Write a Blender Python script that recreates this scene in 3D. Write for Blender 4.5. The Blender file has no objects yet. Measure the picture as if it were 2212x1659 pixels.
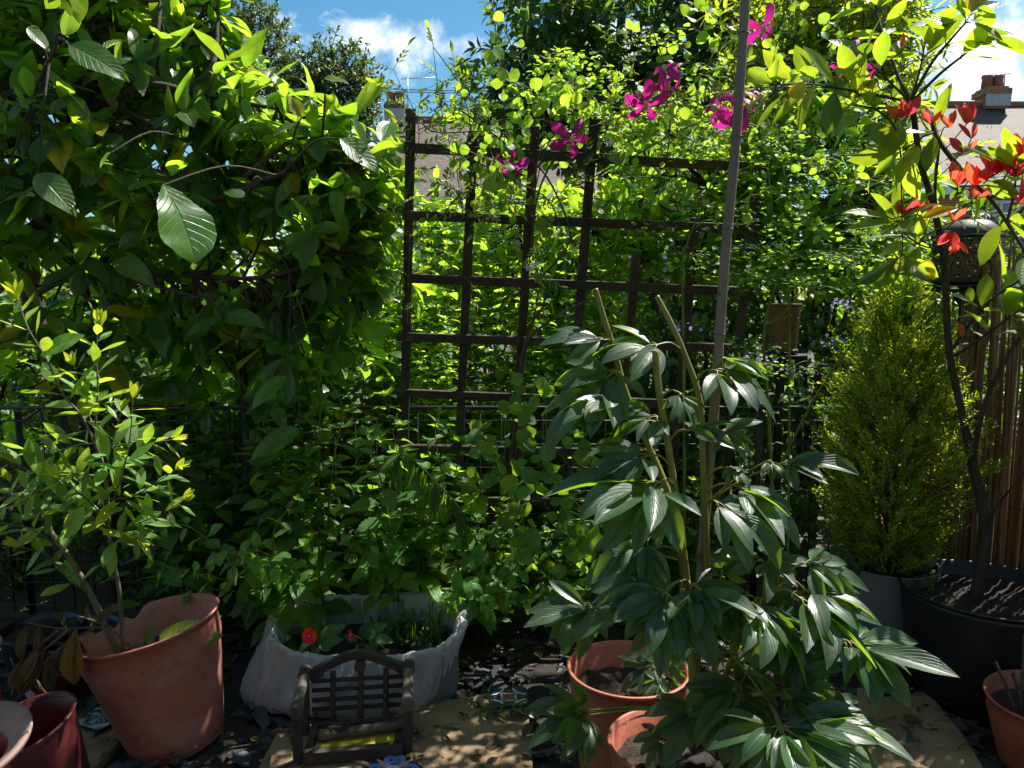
import bpy, bmesh, math
import numpy as np
from mathutils import Vector, Matrix, Euler

SC = bpy.context.scene
COL = SC.collection
rad = math.radians
RS = np.random.RandomState
PI = math.pi

# ------------------------------------------------------------------ camera geometry
CAM_H = 1.3
PITCH = rad(6.5)
CP, SP = math.cos(PITCH), math.sin(PITCH)
FPX = 1659.0


def ray(x, y):
    a = (x - 1106.0) / FPX
    b = -(y - 829.5) / FPX
    return a, CP + b * SP, -SP + b * CP


def P(x, y, d):
    """world point seen in direction (x, y) at horizontal distance d"""
    a, ry, rz = ray(x, y)
    s = d / ry
    return np.array((a * s, d, CAM_H + rz * s))


def G(x, y, z=0.0):
    a, ry, rz = ray(x, y)
    s = (z - CAM_H) / rz
    return np.array((a * s, ry * s, z))


def V3(*a):
    return np.array(a, dtype=float)


def nz(v):
    v = np.asarray(v, dtype=float)
    n = math.sqrt(float(v[0] * v[0] + v[1] * v[1] + v[2] * v[2]))
    return v / n if n > 1e-9 else np.array((0.0, 0.0, 1.0))


def cr(a, b):
    return np.array((a[1] * b[2] - a[2] * b[1], a[2] * b[0] - a[0] * b[2], a[0] * b[1] - a[1] * b[0]))


def rvec(rs):
    return nz(rs.normal(size=3))


def smooth_path(pts, k=5):
    pts = np.asarray(pts, dtype=float)
    n = len(pts)
    if n < 3 or k < 2:
        return pts
    out = []
    for i in range(n - 1):
        p0 = pts[max(i - 1, 0)]; p1 = pts[i]; p2 = pts[i + 1]; p3 = pts[min(i + 2, n - 1)]
        for j in range(k):
            t = j / k
            out.append(0.5 * ((2 * p1) + (-p0 + p2) * t + (2 * p0 - 5 * p1 + 4 * p2 - p3) * t * t
                              + (-p0 + 3 * p1 - 3 * p2 + p3) * t ** 3))
    out.append(pts[-1])
    return np.array(out)


# ------------------------------------------------------------------ objects, tags
def thing(name, label, cat, loc=(0, 0, 0), group=None):
    o = bpy.data.objects.new(name, None)
    COL.objects.link(o)
    o.location = [float(c) for c in loc]
    o.empty_display_size = 0.1
    o['label'] = label
    o['category'] = cat
    if group:
        o['group'] = group
    return o


def tag(o, label, cat, group=None):
    o['label'] = label
    o['category'] = cat
    if group:
        o['group'] = group
    return o


def kind(o, k, label=None):
    o['kind'] = k
    if label:
        o['label'] = label
    return o


def link(name, me, mat=None, parent=None):
    o = bpy.data.objects.new(name, me)
    COL.objects.link(o)
    if mat is not None:
        for m in (mat if isinstance(mat, (list, tuple)) else [mat]):
            me.materials.append(m)
    if parent is not None:
        o.parent = parent
        # parts are modelled in world coordinates; undo the transform of the parents
        t = Vector((0, 0, 0)); q = parent
        while q is not None:
            if q.type == 'EMPTY':
                t += q.location
            q = q.parent
        if parent.type == 'EMPTY':
            o.matrix_parent_inverse = Matrix.Translation(-t)
    return o


def dup(root, loc, rotz=0.0, scale=1.0, label=None, mats=None):
    r = root.copy(); COL.objects.link(r)
    r.location = [float(c) for c in loc]; r.rotation_euler = (0, 0, rotz); r.scale = (scale,) * 3
    if label:
        r['label'] = label
    for ch in list(root.children):
        c = ch.copy(); COL.objects.link(c); c.parent = r; c.matrix_parent_inverse = ch.matrix_parent_inverse
        for g in list(ch.children):
            d = g.copy(); COL.objects.link(d); d.parent = c; d.matrix_parent_inverse = g.matrix_parent_inverse
    return r


# ------------------------------------------------------------------ mesh builders
def quads_mesh(name, co, quads, uv=None, rnd=None, smooth=True):
    me = bpy.data.meshes.new(name)
    n = len(co); f = len(quads)
    me.vertices.add(n)
    me.vertices.foreach_set('co', np.ascontiguousarray(co, dtype=np.float32).ravel())
    me.loops.add(f * 4)
    me.loops.foreach_set('vertex_index', np.ascontiguousarray(quads, dtype=np.int32).ravel())
    me.polygons.add(f)
    me.polygons.foreach_set('loop_start', np.arange(0, f * 4, 4, dtype=np.int32))
    me.polygons.foreach_set('use_smooth', np.full(f, smooth, dtype=bool))
    if uv is not None:
        l = me.uv_layers.new(name='UVMap')
        l.data.foreach_set('uv', np.ascontiguousarray(uv[quads.ravel()], dtype=np.float32).ravel())
    if rnd is not None:
        a = me.attributes.new('rnd', 'FLOAT', 'POINT')
        a.data.foreach_set('value', np.ascontiguousarray(rnd, dtype=np.float32))
    me.update(calc_edges=True)
    return me


class Tpl:
    pass


SHAPES = {
    'ovate': [.06, .50, .86, 1, .93, .66, .35, .11, .01],
    'obovate': [.06, .24, .50, .76, .94, .98, .66, .24, .01],
    'elliptic': [.06, .32, .64, .90, 1, .84, .49, .17, .01],
    'lance': [.06, .34, .66, .93, 1, .76, .42, .17, .02],
    'round': [.25, .70, .95, 1.03, 1, .90, .70, .46, .12],
    'strap': [.5, .7, .9, 1, 1, .85, .6, .3, .03],
    'petal': [.22, .34, .55, .80, .98, 1, .82, .5, .15],
}
STS = [0, .08, .2, .35, .5, .7, .85, .95, 1]


def leaf_tpl(shape, w, nv=6, nu=1, fold=.25, curl=.5, curl0=0.0, wave=0.0, freq=9.0, ph=0.0, serr=0.0, teeth=0, twist=0.0, cup=0.0):
    if teeth:
        nv = teeth * 2
    t = np.linspace(0, 1, nv + 1)
    W = np.interp(t, STS, SHAPES[shape]) * w * .5
    if teeth:
        W[1:-1:2] *= (1 - serr)
        W[2:-1:2] *= (1 + serr * .4)
    ang = curl0 + curl * t
    dy = np.cos(ang); dz = -np.sin(ang)
    y = np.concatenate([[0], np.cumsum((dy[1:] + dy[:-1]) * .5 / nv)])
    z = np.concatenate([[0], np.cumsum((dz[1:] + dz[:-1]) * .5 / nv)])
    us = np.linspace(-1, 1, 2 * nu + 1)
    co = []; uv = []
    for i in range(nv + 1):
        tw = twist * t[i]
        for u in us:
            x = u * W[i]
            zz = abs(x) * fold * (1 - cup * abs(u)) + wave * math.sin(freq * t[i] + ph + (0 if u < 0 else 1.3)) * abs(u) * w
            xx = x * math.cos(tw) - zz * math.sin(tw) * .0
            zz = zz + x * math.sin(tw)
            a = ang[i]
            co.append((xx, y[i] + zz * math.sin(a), z[i] + zz * math.cos(a)))
            uv.append((.5 + .5 * u, t[i]))
    k = 2 * nu + 1
    q = []
    for i in range(nv):
        for j in range(k - 1):
            a = i * k + j
            q.append((a, a + 1, a + k + 1, a + k))
    T = Tpl()
    T.co = np.array(co); T.uv = np.array(uv); T.q = np.array(q, dtype=np.int32)
    return T


def tplset(shape, w, n=4, seed=1, nv=6, nu=1, fold=(.1, .4), curl=(.1, 1.0), wave=0.0, **k):
    rs = RS(seed)
    return [leaf_tpl(shape, w * rs.uniform(.88, 1.12), nv=nv, nu=nu, fold=rs.uniform(*fold), curl=rs.uniform(*curl),
                     wave=wave * rs.uniform(.3, 1), ph=rs.uniform(0, 6), freq=rs.uniform(6, 12), twist=rs.uniform(-.35, .35), **k)
            for _ in range(n)]


class Leaves:
    def __init__(self):
        self.d = {}

    def add(self, tpl, base, dirv, nrm, s, rnd=.5):
        e = self.d.setdefault(id(tpl), (tpl, []))
        e[1].append((base[0], base[1], base[2], dirv[0], dirv[1], dirv[2], nrm[0], nrm[1], nrm[2], s, rnd))

    def n(self):
        return sum(len(e[1]) for e in self.d.values())

    def build(self, name, mat, parent=None):
        cos = []; qs = []; uvs = []; rnds = []; off = 0
        for tpl, rows in self.d.values():
            A = np.array(rows)
            b = A[:, 0:3]; d = A[:, 3:6]; nn = A[:, 6:9]; s = A[:, 9]; r = A[:, 10]
            d = d / np.linalg.norm(d, axis=1)[:, None]
            X = np.cross(d, nn)
            l = np.linalg.norm(X, axis=1)
            bad = l < 1e-4
            X[bad] = np.cross(d[bad], np.array((.31, .83, .46)))
            X /= np.linalg.norm(X, axis=1)[:, None]
            Z = np.cross(X, d)
            V = tpl.co
            co = b[:, None, :] + s[:, None, None] * (V[None, :, 0:1] * X[:, None, :] + V[None, :, 1:2] * d[:, None, :] + V[None, :, 2:3] * Z[:, None, :])
            N = len(rows); nvv = len(V)
            qs.append((tpl.q[None, :, :] + (off + np.arange(N) * nvv)[:, None, None]).reshape(-1, 4))
            cos.append(co.reshape(-1, 3)); uvs.append(np.tile(tpl.uv, (N, 1))); rnds.append(np.repeat(r, nvv))
            off += N * nvv
        me = quads_mesh(name, np.concatenate(cos), np.concatenate(qs), np.concatenate(uvs), np.concatenate(rnds))
        return link(name, me, mat, parent)


class Tubes:
    def __init__(self):
        self.co = []; self.q = []; self.uv = []; self.off = 0

    def add(self, pts, r0, r1, n=6, k=0, rfun=None):
        pts = smooth_path(pts, k) if k else np.asarray(pts, dtype=float)
        m = len(pts)
        T = np.gradient(pts, axis=0)
        T /= np.maximum(np.linalg.norm(T, axis=1), 1e-9)[:, None]
        ref = np.array((0, 0, 1.0)) if abs(T[0][2]) < .9 else np.array((1.0, 0, 0))
        N = np.zeros_like(T)
        u = nz(cr(T[0], ref))
        for i in range(m):
            u = nz(u - T[i] * float(np.dot(u, T[i])))
            N[i] = u
        B = np.cross(T, N)
        th = np.arange(n) * 2 * PI / n
        r = np.linspace(r0, r1, m)
        if rfun is not None:
            r = r * np.array([rfun(i / (m - 1)) for i in range(m)])
        ring = pts[:, None, :] + r[:, None, None] * (np.cos(th)[None, :, None] * N[:, None, :] + np.sin(th)[None, :, None] * B[:, None, :])
        self.co.append(ring.reshape(-1, 3))
        L = np.concatenate([[0], np.cumsum(np.linalg.norm(np.diff(pts, axis=0), axis=1))])
        self.uv.append(np.stack([np.tile(np.arange(n) / n, m), np.repeat(L, n)], axis=1))
        i = np.arange(m - 1)[:, None]; j = np.arange(n)[None, :]; j2 = (j + 1) % n
        q = np.stack([i * n + j, i * n + j2, (i + 1) * n + j2, (i + 1) * n + j], axis=-1).reshape(-1, 4) + self.off
        self.q.append(q.astype(np.int32))
        self.off += m * n
        return pts

    def build(self, name, mat, parent=None, rnd=.5):
        co = np.concatenate(self.co)
        me = quads_mesh(name, co, np.concatenate(self.q), np.concatenate(self.uv), np.full(len(co), rnd))
        return link(name, me, mat, parent)


class Solid:
    """collects verts and faces for one mesh"""
    def __init__(self):
        self.v = []; self.f = []; self.sm = []

    def add(self, v, f, sm=False):
        o = len(self.v)
        self.v += [tuple(float(c) for c in p) for p in v]
        self.f += [tuple(i + o for i in q) for q in f]
        self.sm += [sm] * len(f)

    def obox(self, a, b, w, t, up=(0, 0, 1)):
        """box from a to b, w across, t along 'up' """
        a = np.asarray(a, float); b = np.asarray(b, float)
        y = nz(b - a); x = nz(cr(y, up)); z = cr(x, y)
        v = [p + x * sx * w / 2 + z * sz * t / 2 for p in (a, b) for sx, sz in ((-1, -1), (1, -1), (1, 1), (-1, 1))]
        self.add(v, [(0, 3, 2, 1), (4, 5, 6, 7), (0, 1, 5, 4), (1, 2, 6, 5), (2, 3, 7, 6), (3, 0, 4, 7)])

    def box(self, c, s, rz=0.0):
        c = np.asarray(c, float)
        ca, sa = math.cos(rz), math.sin(rz)
        v = []
        for z in (-.5, .5):
            for x, y in ((-.5, -.5), (.5, -.5), (.5, .5), (-.5, .5)):
                X, Y = x * s[0], y * s[1]
                v.append(c + np.array((X * ca - Y * sa, X * sa + Y * ca, z * s[2])))
        self.add(v, [(0, 3, 2, 1), (4, 5, 6, 7), (0, 1, 5, 4), (1, 2, 6, 5), (2, 3, 7, 6), (3, 0, 4, 7)])

    def tube(self, pts, r0, r1, n=8, k=0, caps=True, rfun=None):
        T = Tubes(); T.add(pts, r0, r1, n, k, rfun)
        co = T.co[0]; q = [tuple(int(i) for i in r) for r in T.q[0]]
        m = len(co)
        self.add(co, q, True)
        if caps:
            o = len(self.v) - m
            self.f.append(tuple(o + i for i in range(n))[::-1]); self.sm.append(False)
            self.f.append(tuple(o + m - n + i for i in range(n))); self.sm.append(False)

    def lathe(self, prof, n=40, M=None, fun=None):
        """prof: list of (r, z); M: Matrix; fun(theta, r, z, i) -> (r, z)"""
        v = []; m = len(prof)
        for i, (r, z) in enumerate(prof):
            for j in range(n):
                th = 2 * PI * j / n
                rr, zz = (r, z) if fun is None else fun(th, r, z, i)
                p = Vector((rr * math.cos(th), rr * math.sin(th), zz))
                v.append(tuple(M @ p if M is not None else p))
        f = []
        for i in range(m - 1):
            for j in range(n):
                j2 = (j + 1) % n
                f.append((i * n + j, i * n + j2, (i + 1) * n + j2, (i + 1) * n + j))
        self.add(v, f, True)

    def ball(self, c, r, n=12, m=8, sc=(1, 1, 1)):
        prof = []
        v = []; f = []
        for i in range(m + 1):
            ph = PI * i / m
            for j in range(n):
                th = 2 * PI * j / n
                v.append((c[0] + r * sc[0] * math.sin(ph) * math.cos(th), c[1] + r * sc[1] * math.sin(ph) * math.sin(th), c[2] - r * sc[2] * math.cos(ph)))
        for i in range(m):
            for j in range(n):
                f.append((i * n + j, i * n + (j + 1) % n, (i + 1) * n + (j + 1) % n, (i + 1) * n + j))
        self.add(v, f, True)

    def build(self, name, mat, parent=None, bevel=0.0, seg=2):
        me = bpy.data.meshes.new(name)
        me.from_pydata(self.v, [], self.f)
        me.polygons.foreach_set('use_smooth', np.array(self.sm, dtype=bool))
        me.update()
        if bevel > 0:
            bm = bmesh.new(); bm.from_mesh(me)
            bmesh.ops.remove_doubles(bm, verts=bm.verts, dist=1e-6)
            es = [e for e in bm.edges if len(e.link_faces) == 2 and e.calc_face_angle(0) > .6]
            bmesh.ops.bevel(bm, geom=es, offset=bevel, segments=seg, affect='EDGES', profile=.6)
            bm.to_mesh(me); bm.free()
        return link(name, me, mat, parent)


# ------------------------------------------------------------------ materials
def newmat(name):
    m = bpy.data.materials.new(name)
    m.use_nodes = True
    nt = m.node_tree
    nt.nodes.clear()
    out = nt.nodes.new('ShaderNodeOutputMaterial')
    return m, nt, out


def N(nt, typ, **kw):
    n = nt.nodes.new('ShaderNode' + typ)
    for k, v in kw.items():
        if k in n.inputs:
            n.inputs[k].default_value = v
        else:
            setattr(n, k, v)
    return n


def L(nt, a, b):
    nt.links.new(a, b)


def math_n(nt, op, a, b=None, c=None):
    n = nt.nodes.new('ShaderNodeMath'); n.operation = op
    for i, x in enumerate((a, b, c)):
        if x is None:
            continue
        if isinstance(x, (int, float)):
            n.inputs[i].default_value = x
        else:
            nt.links.new(x, n.inputs[i])
    return n.outputs[0]


def mapr(nt, x, a, b, c, d):
    n = nt.nodes.new('ShaderNodeMapRange')
    n.inputs[1].default_value = a; n.inputs[2].default_value = b; n.inputs[3].default_value = c; n.inputs[4].default_value = d
    nt.links.new(x, n.inputs[0])
    return n.outputs[0]


def mixc(nt, fac, a, b, mode='MIX'):
    n = nt.nodes.new('ShaderNodeMix'); n.data_type = 'RGBA'; n.blend_type = mode
    for sock, x in ((n.inputs[0], fac), (n.inputs[6], a), (n.inputs[7], b)):
        if isinstance(x, (int, float)):
            sock.default_value = x
        elif isinstance(x, tuple):
            sock.default_value = x if len(x) == 4 else x + (1,)
        else:
            nt.links.new(x, sock)
    return n.outputs[2]


def rgba(c):
    return (c[0], c[1], c[2], 1)


def pmat(name, col, col2=None, rough=.6, scale=8, detail=6, bump=.15, bscale=None, spec=.5, metal=0.0, stretch=None, lo=.35, hi=.7, spots=None, coat=0.0, trans=0.0, spots2=None):
    m, nt, out = newmat(name)
    tc = N(nt, 'TexCoord')
    src = tc.outputs['Object']
    if stretch:
        mp = N(nt, 'Mapping'); mp.inputs['Scale'].default_value = stretch
        L(nt, src, mp.inputs['Vector']); src = mp.outputs[0]
    no = N(nt, 'TexNoise', Scale=scale, Detail=detail, Roughness=.6)
    L(nt, src, no.inputs['Vector'])
    f = mapr(nt, no.outputs['Fac'], lo, hi, 0, 1)
    c = mixc(nt, f, rgba(col), rgba(col2 or tuple(x * .6 for x in col)))
    if spots:
        n2 = N(nt, 'TexNoise', Scale=spots[1], Detail=3)
        L(nt, tc.outputs['Object'], n2.inputs['Vector'])
        f2 = mapr(nt, n2.outputs['Fac'], spots[2], spots[2] + .05, 0, 1)
        c = mixc(nt, f2, c, rgba(spots[0]))
    if spots2:
        n4 = N(nt, 'TexNoise', Scale=spots2[1], Detail=7, Roughness=.7, Distortion=.6)
        L(nt, tc.outputs['Object'], n4.inputs['Vector'])
        c = mixc(nt, mapr(nt, n4.outputs['Fac'], spots2[2], spots2[2] + .2, 0, spots2[3]), c, rgba(spots2[0]))
    b = N(nt, 'BsdfPrincipled')
    L(nt, c, b.inputs['Base Color'])
    b.inputs['Roughness'].default_value = rough
    b.inputs['Metallic'].default_value = metal
    b.inputs['Specular IOR Level'].default_value = spec
    b.inputs['Coat Weight'].default_value = coat
    if bump:
        n3 = N(nt, 'TexNoise', Scale=bscale or scale * 5, Detail=8, Roughness=.65)
        L(nt, src, n3.inputs['Vector'])
        bp = N(nt, 'Bump', Strength=bump, Distance=.02)
        L(nt, n3.outputs['Fac'], bp.inputs['Height'])
        L(nt, bp.outputs[0], b.inputs['Normal'])
    sh = b.outputs[0]
    if trans:
        tr = N(nt, 'BsdfTranslucent'); L(nt, c, tr.inputs['Color'])
        mx = N(nt, 'MixShader'); mx.inputs[0].default_value = trans
        L(nt, sh, mx.inputs[1]); L(nt, tr.outputs[0], mx.inputs[2]); sh = mx.outputs[0]
    L(nt, sh, out.inputs['Surface'])
    return m


def leafmat(name, col, tr, trans=.4, rough=.42, veins=7.0, slope=.5, spec=.5, bump=.35, veincol=None, yellow=None, ycut=.93, vvar=.45, veinamt=.4, ior=1.45):
    m, nt, out = newmat(name)
    tc = N(nt, 'TexCoord')
    sep = N(nt, 'SeparateXYZ'); L(nt, tc.outputs['UV'], sep.inputs[0])
    at = N(nt, 'Attribute', attribute_name='rnd')
    r = at.outputs['Fac']
    ax = math_n(nt, 'MULTIPLY', math_n(nt, 'ABSOLUTE', math_n(nt, 'SUBTRACT', sep.outputs[0], .5)), 2.0)
    mid = mapr(nt, ax, .02, .10, 1, 0)
    ph = math_n(nt, 'FRACT', math_n(nt, 'SUBTRACT', math_n(nt, 'MULTIPLY', sep.outputs[1], veins), math_n(nt, 'MULTIPLY', ax, veins * slope * .5)))
    tri = math_n(nt, 'MULTIPLY', math_n(nt, 'ABSOLUTE', math_n(nt, 'SUBTRACT', ph, .5)), 2.0)
    lat = mapr(nt, tri, .80, .98, 0, .7)
    vein = math_n(nt, 'MAXIMUM', mid, lat)
    val = mapr(nt, r, 0, 1, 1 - vvar, 1 + vvar)
    mot = N(nt, 'TexNoise', Scale=25.0, Detail=3.0); L(nt, tc.outputs['Object'], mot.inputs['Vector'])
    val = math_n(nt, 'MULTIPLY', val, mapr(nt, mot.outputs['Fac'], .3, .7, .8, 1.2))
    hue = math_n(nt, 'FRACT', math_n(nt, 'MULTIPLY', r, 17.3))
    hs = N(nt, 'HueSaturation'); hs.inputs['Color'].default_value = rgba(col)
    L(nt, val, hs.inputs['Value']); L(nt, mapr(nt, hue, 0, 1, .482, .515), hs.inputs['Hue'])
    hs2 = N(nt, 'HueSaturation'); hs2.inputs['Color'].default_value = rgba(tr)
    L(nt, val, hs2.inputs['Value']); L(nt, mapr(nt, hue, 0, 1, .482, .515), hs2.inputs['Hue'])
    c = hs.outputs[0]; t = hs2.outputs[0]
    if yellow:
        yf = mapr(nt, r, ycut, ycut + .02, 0, 1)
        c = mixc(nt, yf, c, rgba(tuple(x * .6 for x in yellow)))
        t = mixc(nt, yf, t, rgba(yellow))
    vc = veincol or tuple(min(1, x * 2.2 + .01) for x in col)
    c = mixc(nt, math_n(nt, 'MULTIPLY', vein, veinamt), c, rgba(vc))
    t = mixc(nt, math_n(nt, 'MULTIPLY', vein, veinamt * .7), t, rgba(tuple(x * .45 for x in tr)))
    b = N(nt, 'BsdfPrincipled')
    L(nt, c, b.inputs['Base Color'])
    b.inputs['Roughness'].default_value = rough
    b.inputs['Specular IOR Level'].default_value = spec
    b.inputs['IOR'].default_value = ior
    tb = N(nt, 'BsdfTranslucent'); L(nt, t, tb.inputs['Color'])
    if bump:
        hh = math_n(nt, 'SUBTRACT', math_n(nt, 'MULTIPLY', mot.outputs['Fac'], .4), vein)
        bp = N(nt, 'Bump', Strength=bump, Distance=.004)
        L(nt, hh, bp.inputs['Height']); L(nt, bp.outputs[0], b.inputs['Normal'])
    mx = N(nt, 'MixShader'); mx.inputs[0].default_value = trans
    L(nt, b.outputs[0], mx.inputs[1]); L(nt, tb.outputs[0], mx.inputs[2])
    L(nt, mx.outputs[0], out.inputs['Surface'])
    return m
# ------------------------------------------------------------------ camera, light, sky
cam_d = bpy.data.cameras.new('camera')
cam = bpy.data.objects.new('camera', cam_d); COL.objects.link(cam)
cam.location = (0, 0, CAM_H)
cam.rotation_euler = (PI / 2 - PITCH, 0, 0)
cam_d.lens = 27.0; cam_d.sensor_width = 36.0
cam_d.clip_start = .05; cam_d.clip_end = 2000
SC.camera = cam

SUN_AZ, SUN_EL = rad(50), rad(56)      # azimuth measured from straight ahead towards the right
sdir = Vector((math.sin(SUN_AZ) * math.cos(SUN_EL), math.cos(SUN_AZ) * math.cos(SUN_EL), math.sin(SUN_EL)))
sun_d = bpy.data.lights.new('sun', 'SUN'); sun_d.energy = 5.0; sun_d.angle = rad(.53); sun_d.color = (1, .955, .88)
sun = bpy.data.objects.new('sun', sun_d); COL.objects.link(sun)
sun.location = (6, 5, 12); sun.rotation_euler = sdir.to_track_quat('Z', 'Y').to_euler()

w = bpy.data.worlds.new('World'); SC.world = w; w.use_nodes = True
nt = w.node_tree; nt.nodes.clear()
wo = nt.nodes.new('ShaderNodeOutputWorld'); bg = nt.nodes.new('ShaderNodeBackground')
sky = nt.nodes.new('ShaderNodeTexSky'); sky.sky_type = 'NISHITA'; sky.sun_disc = False
sky.sun_elevation = SUN_EL; sky.sun_rotation = SUN_AZ
sky.air_density = 1.0; sky.dust_density = .4; sky.ozone_density = 3.0
bg.inputs['Strength'].default_value = .052
tc = N(nt, 'TexCoord')
D = tc.outputs['Generated']
def wdir(x, y):
    return nz(np.array(ray(x, y)))
cn = N(nt, 'TexNoise', Scale=9.0, Detail=10.0, Roughness=.62, Distortion=.35); L(nt, D, cn.inputs['Vector'])
cn2 = N(nt, 'TexNoise', Scale=2.2, Detail=7.0, Roughness=.6)
mp = N(nt, 'Mapping'); mp.inputs['Scale'].default_value = (1, 1, 2.4); mp.inputs['Location'].default_value = (4.7, 1.3, .4)
L(nt, D, mp.inputs['Vector']); L(nt, mp.outputs[0], cn2.inputs['Vector'])
acc = mapr(nt, cn2.outputs['Fac'], .54, .72, 0, .8)
for (x, y, rx, ry, k) in ((860, 84, 140, 44, 1.08), (925, 66, 80, 42, 1.0), (990, 95, 85, 34, 1.0), (740, 100, 130, 36, .75), (610, 45, 60, 45, .55), (2150, 150, 140, 110, 1.1),
                       (2230, 60, 110, 50, .8), (1990, 290, 130, 90, .75), (1300, 130, 260, 90, .7), (60, 160, 120, 50, .4)):
    d0 = wdir(x, y)
    sub = N(nt, 'VectorMath'); sub.operation = 'SUBTRACT'; L(nt, D, sub.inputs[0]); sub.inputs[1].default_value = tuple(d0)
    mul = N(nt, 'VectorMath'); mul.operation = 'MULTIPLY'; L(nt, sub.outputs[0], mul.inputs[0])
    mul.inputs[1].default_value = (FPX / rx, FPX / rx, FPX / ry)
    ln = N(nt, 'VectorMath'); ln.operation = 'LENGTH'; L(nt, mul.outputs[0], ln.inputs[0])
    v = math_n(nt, 'SUBTRACT', k, math_n(nt, 'MULTIPLY', ln.outputs['Value'], .8))
    v = math_n(nt, 'ADD', v, math_n(nt, 'MULTIPLY', math_n(nt, 'SUBTRACT', cn.outputs['Fac'], .5), 3.4))
    acc = math_n(nt, 'MAXIMUM', acc, mapr(nt, v, .1, .95, 0, 1))
gam = N(nt, 'HueSaturation'); gam.inputs['Saturation'].default_value = 1.25; gam.inputs['Hue'].default_value = .482; gam.inputs['Value'].default_value = 1.25; L(nt, sky.outputs[0], gam.inputs['Color'])
shade = mixc(nt, mapr(nt, cn.outputs['Fac'], .38, .62, 0, 1), (9.5, 10.6, 12.0, 1), (16.5, 16.6, 16.8, 1))
cc = mixc(nt, acc, gam.outputs[0], shade)
L(nt, cc, bg.inputs['Color']); L(nt, bg.outputs[0], wo.inputs['Surface'])

SC.view_settings.view_transform = 'Standard'; SC.view_settings.look = 'None'; SC.view_settings.gamma = 1
SC.view_settings.use_curve_mapping = False
SC.view_settings.exposure = 1.1
SC.cycles.max_bounces = 7; SC.cycles.diffuse_bounces = 4; SC.cycles.glossy_bounces = 3
SC.cycles.transmission_bounces = 5; SC.cycles.transparent_max_bounces = 7
SC.cycles.sample_clamp_indirect = 4.0
SC.cycles.caustics_reflective = False; SC.cycles.caustics_refractive = False
SC.cycles.use_denoising = True
SC.cycles.use_adaptive_sampling = True; SC.cycles.adaptive_threshold = .025
SC.render.use_persistent_data = False

# ------------------------------------------------------------------ shared materials
M = {}
M['soil'] = pmat('dark_soil', (.022, .017, .013), (.05, .038, .028), rough=.95, scale=14, bump=.8, bscale=60)
M['earth'] = pmat('garden_earth', (.05, .06, .03), (.10, .085, .05), rough=.95, scale=.7, bump=.4, bscale=8)
M['slate'] = pmat('slate', (.028, .032, .034), (.065, .072, .075), rough=.62, scale=22, bump=.4, bscale=70)
M['stone'] = pmat('sandstone', (.36, .245, .125), (.20, .13, .07), rough=.88, scale=6, bump=.5, bscale=55, spots=((.06, .045, .03), 15, .62), spots2=((.10, .085, .05), 3.5, .50, .75))
M['bark'] = pmat('brown_bark', (.075, .058, .042), (.03, .024, .018), rough=.85, scale=18, bump=.6, stretch=(1, 1, .25))
M['palebark'] = pmat('pale_grey_bark', (.17, .15, .10), (.09, .08, .055), rough=.75, scale=25, bump=.35, stretch=(1, 1, .3))
M['twig'] = pmat('dry_twig', (.14, .10, .065), (.06, .042, .03), rough=.85, scale=30, bump=.4)
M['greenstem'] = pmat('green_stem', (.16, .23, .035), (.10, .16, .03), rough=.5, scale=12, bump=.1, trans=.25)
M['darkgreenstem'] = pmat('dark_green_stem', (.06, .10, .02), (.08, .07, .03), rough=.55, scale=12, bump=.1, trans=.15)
M['peonystem'] = pmat('peony_stem', (.24, .26, .045), (.16, .14, .04), rough=.42, scale=9, bump=.08, stretch=(1, 1, .3), trans=.12)
M['redstem'] = pmat('red_brown_stem', (.10, .035, .025), (.06, .03, .02), rough=.5, scale=12, bump=.1)
M['terracotta'] = pmat('terracotta_plastic', (.42, .125, .068), (.34, .10, .058), rough=.5, scale=5, bump=.1, bscale=90, spots2=((.46, .26, .2), 8, .54, .45), spots=((.25, .085, .05), 34, .66))
M['dustyterra'] = pmat('dusty_terracotta', (.42, .138, .094), (.33, .108, .076), rough=.62, scale=6, bump=.12, bscale=80, spots2=((.44, .27, .22), 7, .50, .55), spots=((.22, .08, .055), 30, .64))
M['darkred'] = pmat('dark_red_plastic', (.11, .020, .018), (.085, .016, .015), rough=.42, scale=6, bump=.04, bscale=60)
M['brightred'] = pmat('worn_red_plastic', (.50, .085, .065), (.42, .07, .055), rough=.42, scale=6, bump=.04, bscale=60)
M['palebrim'] = pmat('dusty_brown_clay', (.30, .19, .15), (.22, .13, .10), rough=.8, scale=9, bump=.2, bscale=70, spots=((.42, .32, .27), 17, .66))
M['greypot'] = pmat('grey_plastic', (.15, .153, .16), (.12, .123, .13), rough=.42, scale=8, bump=.04)
M['blackpot'] = pmat('black_plastic', (.014, .015, .018), (.01, .01, .012), rough=.4, scale=8, bump=.05)
M['blackmetal'] = pmat('black_coated_wire', (.012, .012, .013), (.02, .02, .02), rough=.4, scale=20, bump=.05)
M['trellis'] = pmat('weathered_trellis_wood', (.062, .048, .030), (.024, .020, .014), rough=.88, scale=16, bump=.8, bscale=40, stretch=(1, 1, .2), spots=((.07, .085, .038), 9, .60), spots2=((.11, .105, .085), 14, .55, .55))
M['benchwood'] = pmat('old_dark_wood', (.055, .040, .031), (.026, .020, .016), rough=.72, scale=14, bump=.5, bscale=40, stretch=(.3, 1, 1))
M['dowel'] = pmat('bark_stripped_dowel', (.15, .13, .095), (.06, .045, .033), rough=.75, scale=26, bump=.5, stretch=(1, .25, 1))
M['greywood'] = pmat('grey_weathered_board', (.19, .175, .16), (.09, .083, .076), rough=.85, scale=6, bump=.5, bscale=40, stretch=(.12, 1, 1))
M['cane'] = pmat('bamboo_cane', (.215, .175, .125), (.12, .095, .07), rough=.55, scale=22, bump=.45, stretch=(1, 1, .08), spots=((.10, .085, .065), 22, .62), spots2=((.27, .24, .19), 9, .55, .5))
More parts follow.
